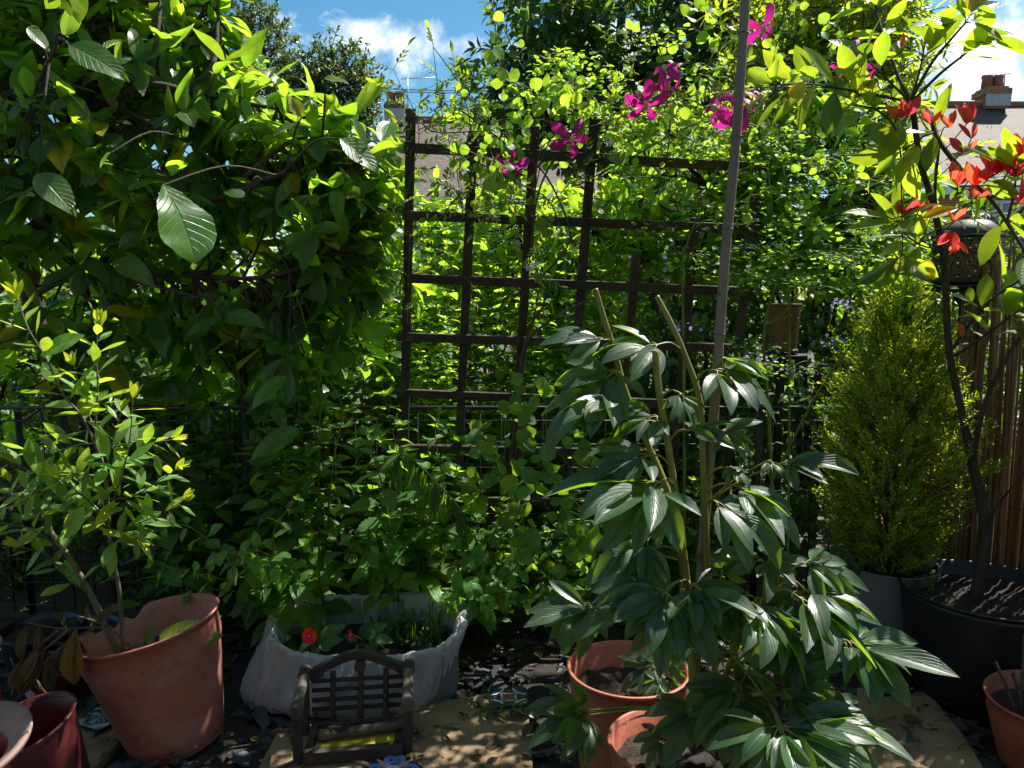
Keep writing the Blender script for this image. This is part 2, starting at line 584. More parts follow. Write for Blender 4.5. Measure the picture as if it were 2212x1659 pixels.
M['reed'] = pmat('dry_reed', (.28, .155, .07), (.13, .075, .037), rough=.6, scale=16, bump=.3, stretch=(1, 1, .06))
M['deadleaf'] = leafmat('dead_brown_leaf', (.10, .07, .03), (.18, .12, .04), trans=.25, rough=.75, bump=.6, yellow=(.40, .22, .04), ycut=.92)
M['yellowleaf'] = leafmat('fallen_yellow_leaf', (.42, .30, .045), (.55, .42, .06), trans=.3, rough=.55, vvar=.3)
M['whiteplastic'] = None
M['brick'] = None

# ------------------------------------------------------------------ ground
gs = Solid()
gs.add([(-150, -60, 0), (150, -60, 0), (150, 240, 0), (-150, 240, 0)], [(0, 1, 2, 3)])
ground = gs.build('ground', M['earth']); kind(ground, 'structure')
bs = Solid()
bs.add([(-3.2, .6, .004), (3.0, .6, .004), (3.0, 3.0, .004), (-3.2, 3.0, .004)], [(0, 1, 2, 3)])
bed = bs.build('slate_bed', M['soil']); kind(bed, 'structure')

def chip(rs, c, r):
    n = rs.randint(5, 8)
    a = np.sort(rs.uniform(0, 2 * PI, n)); 
    rr = r * rs.uniform(.6, 1.1, n)
    el = rs.uniform(.5, 1)
    t = r * rs.uniform(.12, .3)
    E = Euler((rs.normal(0, .22), rs.normal(0, .22), rs.uniform(0, 6.3))).to_matrix()
    top = [E @ Vector((rr[i] * math.cos(a[i]), rr[i] * math.sin(a[i]) * el, t * rs.uniform(.6, 1))) for i in range(n)]
    bot = [E @ Vector((rr[i] * 1.08 * math.cos(a[i]), rr[i] * 1.08 * math.sin(a[i]) * el, 0)) for i in range(n)]
    v = [Vector(c) + p for p in top + bot]
    f = [tuple(range(n))] + [(i, i + n, (i + 1) % n + n, (i + 1) % n)[::-1] for i in range(n)]
    return v, f
cs = Solid(); rs = RS(3)
for i in range(1800):
    x = rs.uniform(-1.9, 2.0); y = rs.uniform(1.5, 2.95)
    v, f = chip(rs, (x, y, .006 + rs.uniform(0, .022)), rs.uniform(.014, .048))
    cs.add(v, f)
chips = cs.build('slate_chips', M['slate']); kind(chips, 'stuff', 'dark grey slate chips covering the bed between the pots')

# ------------------------------------------------------------------ paving slabs
def slab(name, px, z, label, th=.045):
    s = Solid()
    top = [G(x, y, z) for x, y in px]
    n = len(top)
    bot = [p - np.array((0, 0, th)) for p in top]
    s.add(top + bot, [tuple(range(n))[::-1]] + [(i, (i + 1) % n, (i + 1) % n + n, i + n) for i in range(n)])
    o = s.build(name, M['stone'], bevel=.006)
    bm = bmesh.new(); bm.from_mesh(o.data); bmesh.ops.recalc_face_normals(bm, faces=bm.faces); bm.to_mesh(o.data); bm.free()
    tag(o, label, 'paving slab', 'sandstone slabs set in the slate')
    return o
slab('paving_slab', [(600, 1575), (1075, 1492), (1138, 1494), (1160, 1760), (505, 1760)], .045, 'large tan sandstone slab carrying the little wooden swing seat')
slab('paving_slab', [(150, 1556), (268, 1553), (258, 1600), (205, 1655), (150, 1668)], .03, 'narrow sandstone slab under the tile with blue medallion')
slab('paving_slab', [(1850, 1484), (2005, 1493), (2085, 1590), (2185, 1760), (1860, 1760)], .035, 'shaded brown sandstone slab beneath the black and white scroll tile')

# ------------------------------------------------------------------ houses
def brickmat():
    m, nt, out = newmat('red_brick_wall')
    tc = N(nt, 'TexCoord'); mp = N(nt, 'Mapping'); mp.inputs['Rotation'].default_value = (PI / 2, 0, 0)
    L(nt, tc.outputs['Object'], mp.inputs['Vector'])
    b = N(nt, 'TexBrick', Scale=1.0); b.inputs['Brick Width'].default_value = .225; b.inputs['Row Height'].default_value = .075; b.inputs['Mortar Size'].default_value = .01
    b.inputs['Color1'].default_value = (.33, .11, .06, 1); b.inputs['Color2'].default_value = (.25, .085, .05, 1); b.inputs['Mortar'].default_value = (.36, .3, .25, 1)
    L(nt, mp.outputs[0], b.inputs['Vector'])
    p = N(nt, 'BsdfPrincipled', Roughness=.85); L(nt, b.outputs['Color'], p.inputs['Base Color']); L(nt, p.outputs[0], out.inputs['Surface'])
    return m
def tilemat():
    m, nt, out = newmat('clay_roof_tiles')
    tc = N(nt, 'TexCoord')
    b = N(nt, 'TexBrick', Scale=1.0); b.inputs['Brick Width'].default_value = .2; b.inputs['Row Height'].default_value = .14; b.inputs['Mortar Size'].default_value = .012
    b.inputs['Color1'].default_value = (.085, .055, .042, 1); b.inputs['Color2'].default_value = (.15, .098, .074, 1); b.inputs['Mortar'].default_value = (.05, .035, .03, 1)
    mp = N(nt, 'Mapping'); L(nt, tc.outputs['UV'], mp.inputs['Vector']); L(nt, mp.outputs[0], b.inputs['Vector'])
    no = N(nt, 'TexNoise', Scale=1.4, Detail=6); L(nt, tc.outputs['Object'], no.inputs['Vector'])
    c = mixc(nt, mapr(nt, no.outputs['Fac'], .35, .7, 0, .7), b.outputs['Color'], (.10, .09, .07, 1))
    sep = N(nt, 'SeparateXYZ'); L(nt, tc.outputs['UV'], sep.inputs[0])
    saw = math_n(nt, 'FRACT', math_n(nt, 'DIVIDE', sep.outputs[1], .14))
    bp = N(nt, 'Bump', Strength=1.0, Distance=.04); L(nt, math_n(nt, 'SUBTRACT', 1.0, saw), bp.inputs['Height'])
    p = N(nt, 'BsdfPrincipled', Roughness=.8); L(nt, c, p.inputs['Base Color']); L(nt, bp.outputs[0], p.inputs['Normal']); L(nt, p.outputs[0], out.inputs['Surface'])
    return m
M['brick'] = brickmat(); M['rooftile'] = tilemat()
M['chimneybrick'] = pmat('sooty_brick', (.17, .085, .055), (.09, .05, .04), rough=.9, scale=9, bump=.4, bscale=20)
M['yellowbrick'] = pmat('ochre_brick', (.33, .19, .09), (.2, .11, .06), rough=.9, scale=9, bump=.4, bscale=20)
M['claypot'] = pmat('clay_chimney_pot', (.30, .13, .085), (.2, .09, .06), rough=.8, scale=9, bump=.1)
M['lead'] = pmat('pale_lead_flashing', (.42, .42, .44), (.34, .34, .36), rough=.6, scale=5, bump=.1)
M['whitepaint'] = pmat('white_paint', (.78, .78, .76), (.7, .7, .68), rough=.5, scale=3, bump=.02)
M['glass'] = pmat('window_glass', (.10, .13, .16), (.20, .24, .28), rough=.08, scale=1.5, bump=0)
M['aerial'] = pmat('aerial_metal', (.35, .35, .36), (.3, .3, .3), rough=.4, scale=5, metal=.6, bump=0)

def roof_faces(name, faces, parent):
    """each face a planar polygon; uv in metres along and up its slope"""
    me = bpy.data.meshes.new(name)
    v = []; f = []; uvs = []
    for poly in faces:
        o = len(v); v += [tuple(p) for p in poly]; f.append(tuple(range(o, o + len(poly))))
        a = np.asarray(poly[0], float); x = nz(np.asarray(poly[1], float) - a)
        n = nz(cr(np.asarray(poly[1], float) - a, np.asarray(poly[2], float) - a)); y = cr(n, x)
        uvs += [(float(np.dot(np.asarray(p) - a, x)), float(np.dot(np.asarray(p) - a, y))) for p in poly]
    me.from_pydata(v, [], f)
    l = me.uv_layers.new(name='UVMap')
    for lp in me.loops:
        l.data[lp.index].uv = uvs[lp.vertex_index]
    me.update()
    o = link(name, me, M['rooftile'], parent)
    md = o.modifiers.new('thickness', 'SOLIDIFY'); md.thickness = .12; md.offset = -1
    return o

def house(x0, x1, y0, depth, eave, ridge, hipl, hipr, label, chim, chim_mat, wins, loc):
    t = thing('brick_house', label, 'house', loc)
    s = Solid(); s.box(((x0 + x1) / 2, y0 + depth / 2, eave / 2), (x1 - x0 - .5, depth - .5, eave)); s.build('wall', M['brick'], t)
    ym = y0 + depth / 2
    A, B, C, Dd = (x0, y0, eave), (x1, y0, eave), (x1, y0 + depth, eave), (x0, y0 + depth, eave)
    Ea, Eb = (x0 + hipl, ym, ridge), (x1 - hipr, ym, ridge)
    r = roof_faces('roof', [[A, B, Eb, Ea], [C, Dd, Ea, Eb], [Dd, A, Ea], [B, C, Eb]], t)
    rt = Solid(); rt.tube([Ea, Eb], .12, .12, 8); rt.build('ridge_tiles', M['claypot'], r)
    g = Solid(); g.box(((x0 + x1) / 2, y0 + .02, eave - .16), (x1 - x0, .12, .2)); g.build('gutter', M['whitepaint'], t)
    cx, cw, cd, cz0, cz1, npots = chim
    c = Solid(); c.box((cx, ym, (cz0 + cz1) / 2), (cw, cd, cz1 - cz0)); c.box((cx, ym, cz1 - .16), (cw + .14, cd + .14, .18))
    ch = c.build('chimney', M[chim_mat], r)
    f = Solid(); f.box((cx, ym - cd / 2 - .03, cz0 + .32), (cw + .12, .06, .5)); f.build('flashing', M['lead'], r)
    for i in range(npots):
        p = Solid(); xx = cx + (i - (npots - 1) / 2) * cw * .52
        p.lathe([(.0, cz1 + .01), (.17, cz1 + .01), (.15, cz1 + .3), (.17, cz1 + .33), (.17, cz1 + .4), (.12, cz1 + .4), (.11, cz1 + .1), (0, cz1 + .1)], 14, Matrix.Translation((xx, ym, 0)))
        p.build('chimney_pot', M['claypot'], r)
    for (wx, wz, ww, wh) in wins:
        fr = Solid()
        yy = y0 + .22
        for sx in (-1, 1):
            fr.box((wx + sx * (ww / 2 - .04), yy, wz), (.08, .1, wh))
        for sz in (-1, 1):
            fr.box((wx, yy - .003, wz + sz * (wh / 2 - .04)), (ww - .16, .1, .08))
        fr.box((wx, yy + .004, wz), (.06, .08, wh - .16))
        wf = fr.build('window', M['whitepaint'], t)
        pn = Solid(); pn.box((wx, yy + .035, wz), (ww - .1, .02, wh - .1)); pn.build('pane', M['glass'], wf)
    return t

d1 = 26.0
hx = lambda x, y, d: P(x, y, d)[0]
ez = P(1000, 436, d1)[2]; rz_ = P(1000, 258, d1 + 3.5)[2]
hz1 = P(855, 224, d1 + 3.5)[2]
house(hx(770, 436, d1), hx(1640, 436, d1), d1, 7.0, ez, rz_, 1.0, 2.5, 'brick house with tiled hip roof seen through the trellis top', 
      (hx(855, 240, d1 + 3.5), .62, .7, rz_ - .25, hz1, 2), 'chimneybrick',
      [(hx(905, 480, d1), ez - 1.0, .9, 1.3), (hx(990, 480, d1), ez - 1.0, 1.0, 1.3), (hx(1085, 490, d1), ez - 1.15, 1.9, 1.6), (hx(1320, 490, d1), ez - 1.1, 1.9, 1.5), (hx(1430, 490, d1), ez - 1.1, 1.2, 1.5)], (hx(1200, 436, d1), d1 + 3.5, 0))
d2 = 22.0
rz2 = P(2140, 226, d2 + 3.5)[2]; ez2 = P(2140, 400, d2)[2]
house(hx(2005, 300, d2), hx(2005, 300, d2) + 13, d2, 7.0, ez2, rz2, .9, 2.5, 'house with mossy tiled roof rising behind the red tipped shrub',
      (hx(2142, 200, d2 + 3.5), .66, .7, rz2 - .2, P(2140, 192, d2 + 3.5)[2], 2), 'yellowbrick',
      [(hx(2170, 480, d2), ez2 - 1.1, 1.6, 1.4)], (hx(2180, 430, d2), d2 + 3.5, 0))

def aerial(base, h, boom, label, n):
    t = thing('television_aerial', label, 'aerial', base)
    s = Solid(); b = np.asarray(base, float); top = b + np.array((0, 0, h))
    s.tube([b, top], .022, .018, 6); s.build('mast', M['aerial'], t)
    s = Solid(); e = top + np.asarray(boom, float); s.tube([top - np.asarray(boom) * .25, e], .014, .012, 6); bx = cr(nz(boom), np.array((0, 0, 1.0))); bx = nz(bx)
    for i in range(n):
        c = top + np.asarray(boom, float) * (i / (n - 1) * 1.1 - .2)
        w_ = .32 - .012 * i
        s.tube([c - bx * w_, c + bx * w_ + np.array((0, 0, .001))], .007, .007, 5)
    s.build('antenna_rods', M['aerial'], t)
ab = P(882, 262, d1 + 3.5)
aerial(ab, P(882, 170, d1 + 3.5)[2] - ab[2], (1.0, .25, .12), 'thin television aerial beside the twin pot chimney', 9)
ab = P(2166, 226, d2 + 3.5)
aerial(ab, P(2168, 160, d2 + 3.5)[2] - ab[2], (-.55, .3, .04), 'television aerial beside the ochre brick chimney', 7)
for i, yy in enumerate((188, 193)):
    wT = Tubes(); a = P(640, yy - 2, 34); b = P(1350, yy + 6, 34)
    wT.add([a, (a + b) / 2 - np.array((0, 0, .12)), b], .018, .018, 5, k=5)
    o = wT.build('telephone_wire', M['blackmetal'])
    tag(o, 'thin overhead wire crossing the sky above the twin pot chimney', 'wire', 'overhead wires')

M['greyrender'] = pmat('grey_pebbledash', (.20, .205, .21), (.15, .154, .16), rough=.95, scale=3, bump=.6, bscale=60)
# unseen house wall, added behind the camera to cut the sky light
t = thing('brick_house', 'unseen grey wall added behind the viewer to block sky light', 'house', (0, -3.4, 0))
s = Solid(); s.box((0, -3.6, 2.9), (13, .35, 5.8)); s.build('wall', M['greyrender'], t)
s = Solid(); s.box((0, -3.35, 5.7), (13.4, .7, .12)); s.build('eaves', M['benchwood'], t)

# ------------------------------------------------------------------ grey board wall and wire mesh fence on the far side of the bed
t = thing('board_wall', 'low grey weathered board wall behind the wire mesh fence', 'wall', (-2.2, 3.55, 0))
for i in range(4):
    s = Solid(); s.box((-2.25 + .01 * i, 3.55, .085 + i * .165), (2.6, .05, .158)); s.build('board', M['greywood'], t, bevel=.005)
for x in (-3.2, -2.1, -1.1):
    s = Solid(); s.box((x, 3.615, .4), (.08, .076, .8)); s.build('post', M['greywood'], t, bevel=.004)

t = thing('wire_fence', 'black wire mesh panel fence running behind the trellis', 'fence', (0, 3.0, 0))
FY = 3.02
top_z = P(300, 884, FY)[2]
s = Solid()
xs = np.arange(-2.7, 2.6, .083)
for i, x in enumerate(xs):
    s.tube([(x, FY, .02), (x, FY, top_z - .006)], .0028, .0028, 5)
for z in np.arange(.05, top_z - .03, .095):
    s.tube([(-2.72, FY - .0058, z), (2.6, FY - .0058, z)], .0028, .0028, 5)
s.build('mesh', M['blackmetal'], t)
s = Solid(); s.tube([(-2.75, FY, top_z + .006), (2.62, FY, top_z + .006)], .008, .008, 8); s.build('top_rail', M['blackmetal'], t)
for px in (525, 1645, 30):
    x = P(px, 900, FY)[0]
    s = Solid(); hh = P(px, 690 if px == 525 else 890, FY)[2]
    s.tube([(x, FY + .026, 0), (x, FY + .026, hh)], .014, .014, 10); s.build('post', M['blackmetal'], t)
# ------------------------------------------------------------------ trellis
TP = []   # plane through three points
pa, pb, pc = P(880, 320, 2.62), P(1640, 360, 2.66), P(868, 880, 2.86)
tn = nz(cr(pb - pa, pc - pa))
if tn[1] > 0:
    tn = -tn            # faces the camera

def TR(x, y, off=0.0):
    r = np.array(ray(x, y)); o = np.array((0, 0, CAM_H))
    s = float(np.dot(pa - o, tn) / np.dot(r, tn))
    return o + r * s + tn * off

tr = thing('wooden_trellis', 'old square lattice trellis of dark weathered wood carrying climbers', 'trellis', TR(1100, 1280))
vert = [((888, 234), (866, 1290)), ((1022, 292), (978, 1290)), ((1156, 272), (1092, 1285)), ((1284, 254), (1205, 1275)), ((1375, 541), (1318, 1270)), ((1502, 470), (1432, 1265)), ((1630, 420), (1545, 1260))]
for (a, b) in vert:
    s = Solid(); A = TR(*a); B = TR(*b); s.obox(A, B, .032, .014, tn)
    s.build('upright_slat', M['trellis'], tr, bevel=.0018)
hor = [((874, 318), (1652, 362)), ((870, 463), (1638, 494)), ((865, 598), (1622, 628)), ((860, 724), (1596, 750)), ((852, 845), (1492, 870)), ((868, 964), (1420, 976)), ((862, 1075), (1400, 1082)), ((858, 1185), (1400, 1188))]
for (a, b) in hor:
    s = Solid(); A = TR(*a, off=.0155); B = TR(*b, off=.0155); s.obox(A, B, .032, .014, tn)
    h = s.build('cross_slat', M['trellis'], tr, bevel=.0018)
    for (va, vb) in vert:
        if max(a[0], 0) - 5 < va[0] and va[1] < a[1]:
            f = (a[1] - va[1]) / (vb[1] - va[1]); x = va[0] + (vb[0] - va[0]) * f
            if x < b[0]:
                y = a[1] + (b[1] - a[1]) * (x - a[0]) / (b[0] - a[0])
                nl = Solid(); nl.ball(TR(x, y, off=.0235), .003, 8, 5); nl.build('nail', M['blackmetal'], h)

# ------------------------------------------------------------------ bamboo cane
t = thing('bamboo_cane', 'tall stout bamboo cane staking the peony', 'cane', P(1495, 1560, 1.66))
pts = np.array([P(1612, -60, 1.70), P(1609, 20, 1.70), P(1590, 300, 1.70), P(1566, 560, 1.69), P(1545, 860, 1.68), P(1522, 1130, 1.67), P(1495, 1560, 1.66)])
T_ = Solid()
def nodes(f):
    v = 1.0
    for c in (.085, .205, .33, .46, .59, .72, .86):
        v += .16 * math.exp(-((f - c) / .0045) ** 2) - .06 * math.exp(-((f - c - .011) / .006) ** 2)
    return v
T_.tube(smooth_path(pts, 40), .0098, .0114, 14, rfun=nodes)
T_.build('culm', M['cane'], t)
M['nodering'] = pmat('bamboo_node_scar', (.07, .055, .042), (.12, .10, .08), rough=.7, scale=60, bump=.3)
sp_ = smooth_path(pts, 40)
for c in (.085, .205, .33, .46, .59, .72, .86):
    k = c * (len(sp_) - 1); i = int(k); p = sp_[i] + (sp_[i + 1] - sp_[i]) * (k - i); d_ = nz(sp_[i + 1] - sp_[i])
    r_ = (.0098 + .0016 * c) * 1.17
    s = Solid(); s.tube([p - d_ * .0016, p + d_ * .0016], r_, r_, 16); s.build('node_ring', M['nodering'], t)
T_ = Tubes()
c0 = P(1503, 1372, 1.655)
an = np.linspace(0, 2 * PI, 18)
T_.add([c0 + np.array((math.cos(a) * .035 + .01, math.sin(a) * .03, .006 * math.sin(2 * a))) for a in an], .0022, .0022, 5)
T_.add([c0 + np.array((.045, 0, 0)), c0 + np.array((.04, -.02, -.03)), c0 + np.array((.015, -.03, -.075))], .0022, .0018, 5, k=4)
M['greentie'] = pmat('green_garden_twine', (.02, .28, .14), (.015, .2, .1), rough=.5, scale=60, bump=.2)
tag(T_.build('garden_twine', M['greentie']), 'bright green twine tied round the peony stems', 'twine')

# ------------------------------------------------------------------ pots
def pot_matrix(base, tilt=(0, 0), rz=0):
    return Matrix.Translation([float(c) for c in base]) @ Euler((tilt[0], tilt[1], rz)).to_matrix().to_4x4()

def pot(label, base, Rb, Rt, H, mat, rim=.022, rimh=.05, tilt=(0, 0), soil=None, th=.005, notch=None, ridge=True, cat='plant pot', group=None):
    t = thing('plant_pot', label, cat, base, group)
    Mx = pot_matrix(base, tilt)
    k = lambda z: Rb + (Rt - rim * .35 - Rb) * z / (H - rimh)
    prof = [(0, .003), (Rb - .01, 0), (Rb, .006)]
    for f in (.25, .5, .75, 1):
        prof.append((k((H - rimh) * f), (H - rimh) * f))
    prof += [(Rt - rim * .30, H - rimh + .004), (Rt - rim * .12, H - rimh + .02), (Rt - .005, H - .012), (Rt + .004, H - .007), (Rt + .006, H - .002), (Rt + .003, H), (Rt - .003, H - .001)]
    if ridge:
        prof += [(Rt - rim * .2 - th, H - rimh), (Rt - rim * .65 - th, H - rimh - .006)]
    for f in (.75, .5, .25, .03):
        prof.append((k((H - rimh) * f) - th, (H - rimh) * f))
    prof.append((0, .01))
    s = Solid(); s.lathe(prof, 72, Mx, fun=notch)
    s.build('pot_body', mat, t)
    if soil:
        z = H * soil; rr = k(min(z, H - rimh)) - th - .002
        ss = Solid(); rs = RS(int(abs(base[0]) * 1000) + 5)
        pr = [(rr * (i / 9), z + .006) for i in range(10)]
        ss.lathe(pr, 40, Mx, fun=lambda th_, r, zz, i: (r, zz + (rs.normal(0, .0045) if 0 < i else 0) + .004 * math.sin(3 * th_ + 1)))
        ss.build('compost', M['soil'], t)
    return t, Mx

# tall dusty terracotta pot, leaning, with a bite out of the back of the rim
BIGPOT = G(388, 1602)
rsn = RS(8); nzv = rsn.uniform(-1, 1, 200)
def notch(th, r, z, i):
    a = (th - PI * .80 + PI) % (2 * PI) - PI       # back, towards the left
    if abs(a) < .46 and z > .22:
        e = .350 + .004 * nzv[int((th * 9) % 190)] + .006 * math.sin(th * 19) + .02 * (abs(a) / .46) ** 4
        e -= .004 * math.cos(a * 3)
        return r, min(z, e)
    return r, z
bp_t, bp_m = pot('tall dusty terracotta pot leaning over with a bite broken from its rim', BIGPOT, .128, .192, .375, M['dustyterra'], rim=.028, rimh=.095, tilt=(rad(1), rad(-11)), soil=.7, notch=notch)

# pots at the corner on the slate
pot('deep dark red pot, empty, leaning beside the flared clay saucer', G(128, 1735), .085, .118, .25, M['darkred'], rim=.008, rimh=.02, tilt=(rad(10), rad(-12)), soil=.15, ridge=False)
pot('small dark red pot half hidden behind the withered leaves', G(116, 1508), .075, .10, .12, M['darkred'], rim=.008, rimh=.02, tilt=(rad(-6), rad(9)), ridge=False)

def flared(label, c, R, H, tilt):
    t = thing('flared_pot', label, 'plant pot', c)
    Mx = pot_matrix(c, tilt)
    s = Solid(); s.lathe([(0, 0), (R * .56, 0), (R * .58, .01), (R * .66, H * .5), (R * .70, H - .005), (R * .66, H - .005), (R * .62, H * .5), (R * .54, .02), (0, .02)], 56, Mx)
    s.build('pot_body', M['brightred'], t)
    s = Solid(); s.lathe([(R * .60, H - .012), (R * .72, H - .004), (R * .9, H + .012), (R * .985, H + .020), (R, H + .028), (R * .985, H + .034), (R * .88, H + .026), (R * .70, H + .008), (R * .61, H - .002)], 56, Mx)
    s.build('brim', M['palebrim'], t)
    return t
flared('red pot with wide dusty brown brim beside the empty dark red pot', G(18, 1775) + np.array((-.015, -.03, 0)), .155, .225, (rad(14), rad(-6)))
flared('red pot with dusty brown brim standing behind its twin', G(-45, 1585), .13, .225, (rad(6), rad(-10)))

pot('low black nursery pot behind the withered leaves', G(95, 1436), .11, .13, .14, M['blackpot'], rim=.01, rimh=.02, soil=.8)
pot('black nursery pot between the withered leaves and the tall terracotta pot', G(185, 1430), .10, .12, .13, M['blackpot'], rim=.01, rimh=.02, soil=.8)

PP1 = V3(*P(1357, 1440, 1.90)); z1 = PP1[2]
pot('terracotta pot holding a small young peony on dark compost', (PP1[0], PP1[1], 0), .115, .153, z1, M['terracotta'], rim=.018, rimh=.075, soil=.78)
PP2 = V3(*P(1452, 1600, 1.60)); z2 = PP2[2]
pot('terracotta pot from which the tall staked peony grows', (PP2[0], PP2[1], 0), .105, .138, z2, M['terracotta'], rim=.016, rimh=.06, soil=.8)
PP3 = V3(*P(2262, 1500, 2.0)); z3 = PP3[2]
t3, _ = pot('terracotta pot of dry sticks at the foot of the reed screen', (PP3[0], PP3[1], 0), .10, .138, z3, M['terracotta'], rim=.02, rimh=.07, soil=.75, tilt=(rad(3), rad(-4)))
st = thing('dry_stick', 'bare dry sticks standing in the terracotta pot by the reed screen', 'sticks', (PP3[0], PP3[1], z3 * .75))
T_ = Tubes()
for (a, b, d, db) in (((2196, 1520), (2148, 1428), 1.98, 1.93), ((2198, 1540), (2212, 1370), 2.0, 2.02), ((2205, 1530), (2188, 1455), 2.0, 1.96)):
    A = P(*a, d); B = P(*b, db); A[2] = z3 * .73
    T_.add([A, (A + B) / 2 + np.array((.006, 0, .004)), B], .0055, .004, 6, k=4)
T_.build('stick', M['twig'], st)

CONP = V3(*G(1912, 1432)); CONP[1] = 2.62; CONP[0] = P(1912, 1300, 2.62)[0]; CONP[2] = 0
zc_ = P(1912, 1212, 2.62)[2]
pot('smooth grey pot holding the conical cypress', CONP, .125, .163, zc_, M['greypot'], rim=.004, rimh=.02, soil=.93, ridge=False)
BPc = np.array((1.53, 2.37, 0.0))
pot('big black tub holding the red tipped photinia', BPc, .205, .262, .375, M['blackpot'], rim=.012, rimh=.03, soil=.86)

# plant label and petal marker
s = Solid()
a = P(272, 1432, 2.03); b = P(312, 1436, 2.03); s = Solid()
lab = thing('plant_label', 'white printed plant label pushed in the tall terracotta pot', 'plant label', a)
q0 = P(268, 1440, 2.035); q1 = P(313, 1446, 2.05); q2 = P(306, 1425, 2.05); q3 = P(272, 1411, 2.035)
nn_ = nz(cr(q1 - q0, q3 - q0)) * .0012
s.add([q0, q1, q2, q3, q0 + nn_, q1 + nn_, q2 + nn_, q3 + nn_], [(0, 1, 2, 3), (7, 6, 5, 4), (0, 4, 5, 1), (1, 5, 6, 2), (2, 6, 7, 3), (3, 7, 4, 0)])
M['labelwhite'] = pmat('label_white', (.62, .64, .62), (.55, .56, .54), rough=.5, scale=10, bump=0)
M['ink'] = pmat('label_ink', (.02, .02, .025), rough=.5, bump=0)
s.build('card', M['labelwhite'], lab)
fc = bpy.data.curves.new('lettering', 'FONT'); fc.body = 'GARDEN'; fc.size = .0105; fc.align_x = 'CENTER'; fc.align_y = 'CENTER'; fc.offset = .0003
fo = bpy.data.objects.new('lettering', fc); lme = bpy.data.meshes.new_from_object(fo); bpy.data.objects.remove(fo)
fo = bpy.data.objects.new('lettering', lme); COL.objects.link(fo); lme.materials.clear(); lme.materials.append(M['ink'])
nrm = nz(cr(q1 - q0, q3 - q0)); upv = nz(q3 - q0); xv = nz(q1 - q0)
if nrm[1] > 0: nrm = -nrm
rowd = nz(q0 - q3); yv = nz(cr(nrm, rowd))
mw = Matrix(((rowd[0], yv[0], nrm[0], 0), (rowd[1], yv[1], nrm[1], 0), (rowd[2], yv[2], nrm[2], 0), (0, 0, 0, 1)))
cpos = q3 + upv * -.024 + xv * .009 + nrm * .0022
fo.parent = lab; fo.matrix_parent_inverse = Matrix.Translation(-Vector(lab.location))
fo.matrix_basis = Matrix.Translation([float(c) for c in cpos]) @ mw
M['pink'] = pmat('pale_pink', (.62, .32, .50), (.5, .25, .42), rough=.5, bump=0)
s = Solid(); c = P(64, 1500, 2.0)
th_ = np.linspace(0, 2 * PI, 16, endpoint=False)
out_ = [c + np.array((.014 * math.cos(a) * (1 + .3 * math.sin(a)), .002, .018 * math.sin(a))) for a in th_]
s.add(out_ + [p + np.array((0, .0012, 0)) for p in out_], [tuple(range(16)), tuple(range(31, 15, -1))] + [(i, i + 16, (i + 1) % 16 + 16, (i + 1) % 16) for i in range(16)])
s.tube([c + np.array((0, .0006, -.015)), c + np.array((.004, .003, -.13))], .002, .002, 6)
tag(s.build('plant_marker', M['pink']), 'small pale pink petal shaped marker behind the dark red pot', 'plant marker')

# ------------------------------------------------------------------ planter in a white plastic bag
pl = thing('planter', 'long planter tub wrapped in a wrinkled white plastic bag', 'planter', (-.47, 2.40, 0))
pc_ = np.array((-.468, 2.395)); A0, B0, ZR = .305, .175, .262
def rimz(th):
    return ZR - .046 * max(0, -math.sin(th)) ** .6 + .028 * max(0, math.cos(th - .55)) ** 3 + .030 * max(0, math.cos(th - 2.75)) ** 6
rs = RS(12); fold = [(rs.uniform(5, 46), rs.uniform(0, 6.3), rs.uniform(.3, 1)) for _ in range(9)]
def wr(th, k):
    return sum(a * math.sin(f * th + p + 2.2 * math.sin(2 * th + p)) for f, p, a in fold) / 4.0 * k
nT = 380
rings = []
levels = [(0.985, .0), (1.0, .006), (1.025, .003), (1.03, -.012), (1.012, -.03), (1.02, -.06), (1.04, -.10), (1.07, -.14), (1.10, -.18), (1.10, -.215), (1.05, -.243), (.95, -.254), (.5, -.256)]
for li, (k, dz) in enumerate(levels):
    ring = []
    for j in range(nT):
        th = 2 * PI * j / nT
        c_, s_ = math.cos(th), math.sin(th)
        e = 2 / 2.6
        x = A0 * math.copysign(abs(c_) ** e, c_); y = B0 * math.copysign(abs(s_) ** e, s_)
        dep = min(1, -dz / .25) if dz < 0 else 0
        # bag bulges on the left and is swept back under on the right
        kk = k
        kx = kk + (.28 * dep * max(0, -c_) - .48 * dep ** 1.5 * max(0, c_))
        ky = kk + (.12 * dep * max(0, -s_))
        wa = (.008 + .015 * math.sin(min(1, dep * 1.3) * PI)) if li > 0 else .003
        tq = th + .35 * dep * math.sin(3 * th + 1)
        wv = wr(tq, wa)
        for (fk, pk, ak) in ((13, .4, .011), (21, 1.7, .008), (8, 2.9, .012)):
            wv += ak * (1 - abs(math.sin(fk * tq * .5 + pk + 1.6 * math.sin(2 * th + fk) + dep * 1.2 * math.sin(th * 5 + fk)))) ** 3.5 * (.35 + .65 * math.sin(min(1, dep * 1.6 + .25) * PI)) * (1 if li else .4)
        drop = .02 * max(0, math.sin(3 * th + 1.2)) * dep
        ring.append((pc_[0] + x * kx + c_ * wv, pc_[1] + y * ky + s_ * wv, max(.012, rimz(th) + dz * (rimz(th) / ZR) + (wr(th * 1.0 + 2, .004) if li < 4 else 0) + drop)))
    rings.append(ring)
s = Solid()
v = [p for r in rings for p in r]
f = [(i * nT + j, (i + 1) * nT + j, (i + 1) * nT + (j + 1) % nT, i * nT + (j + 1) % nT) for i in range(len(rings) - 1) for j in range(nT)]
s.add(v, f, True)
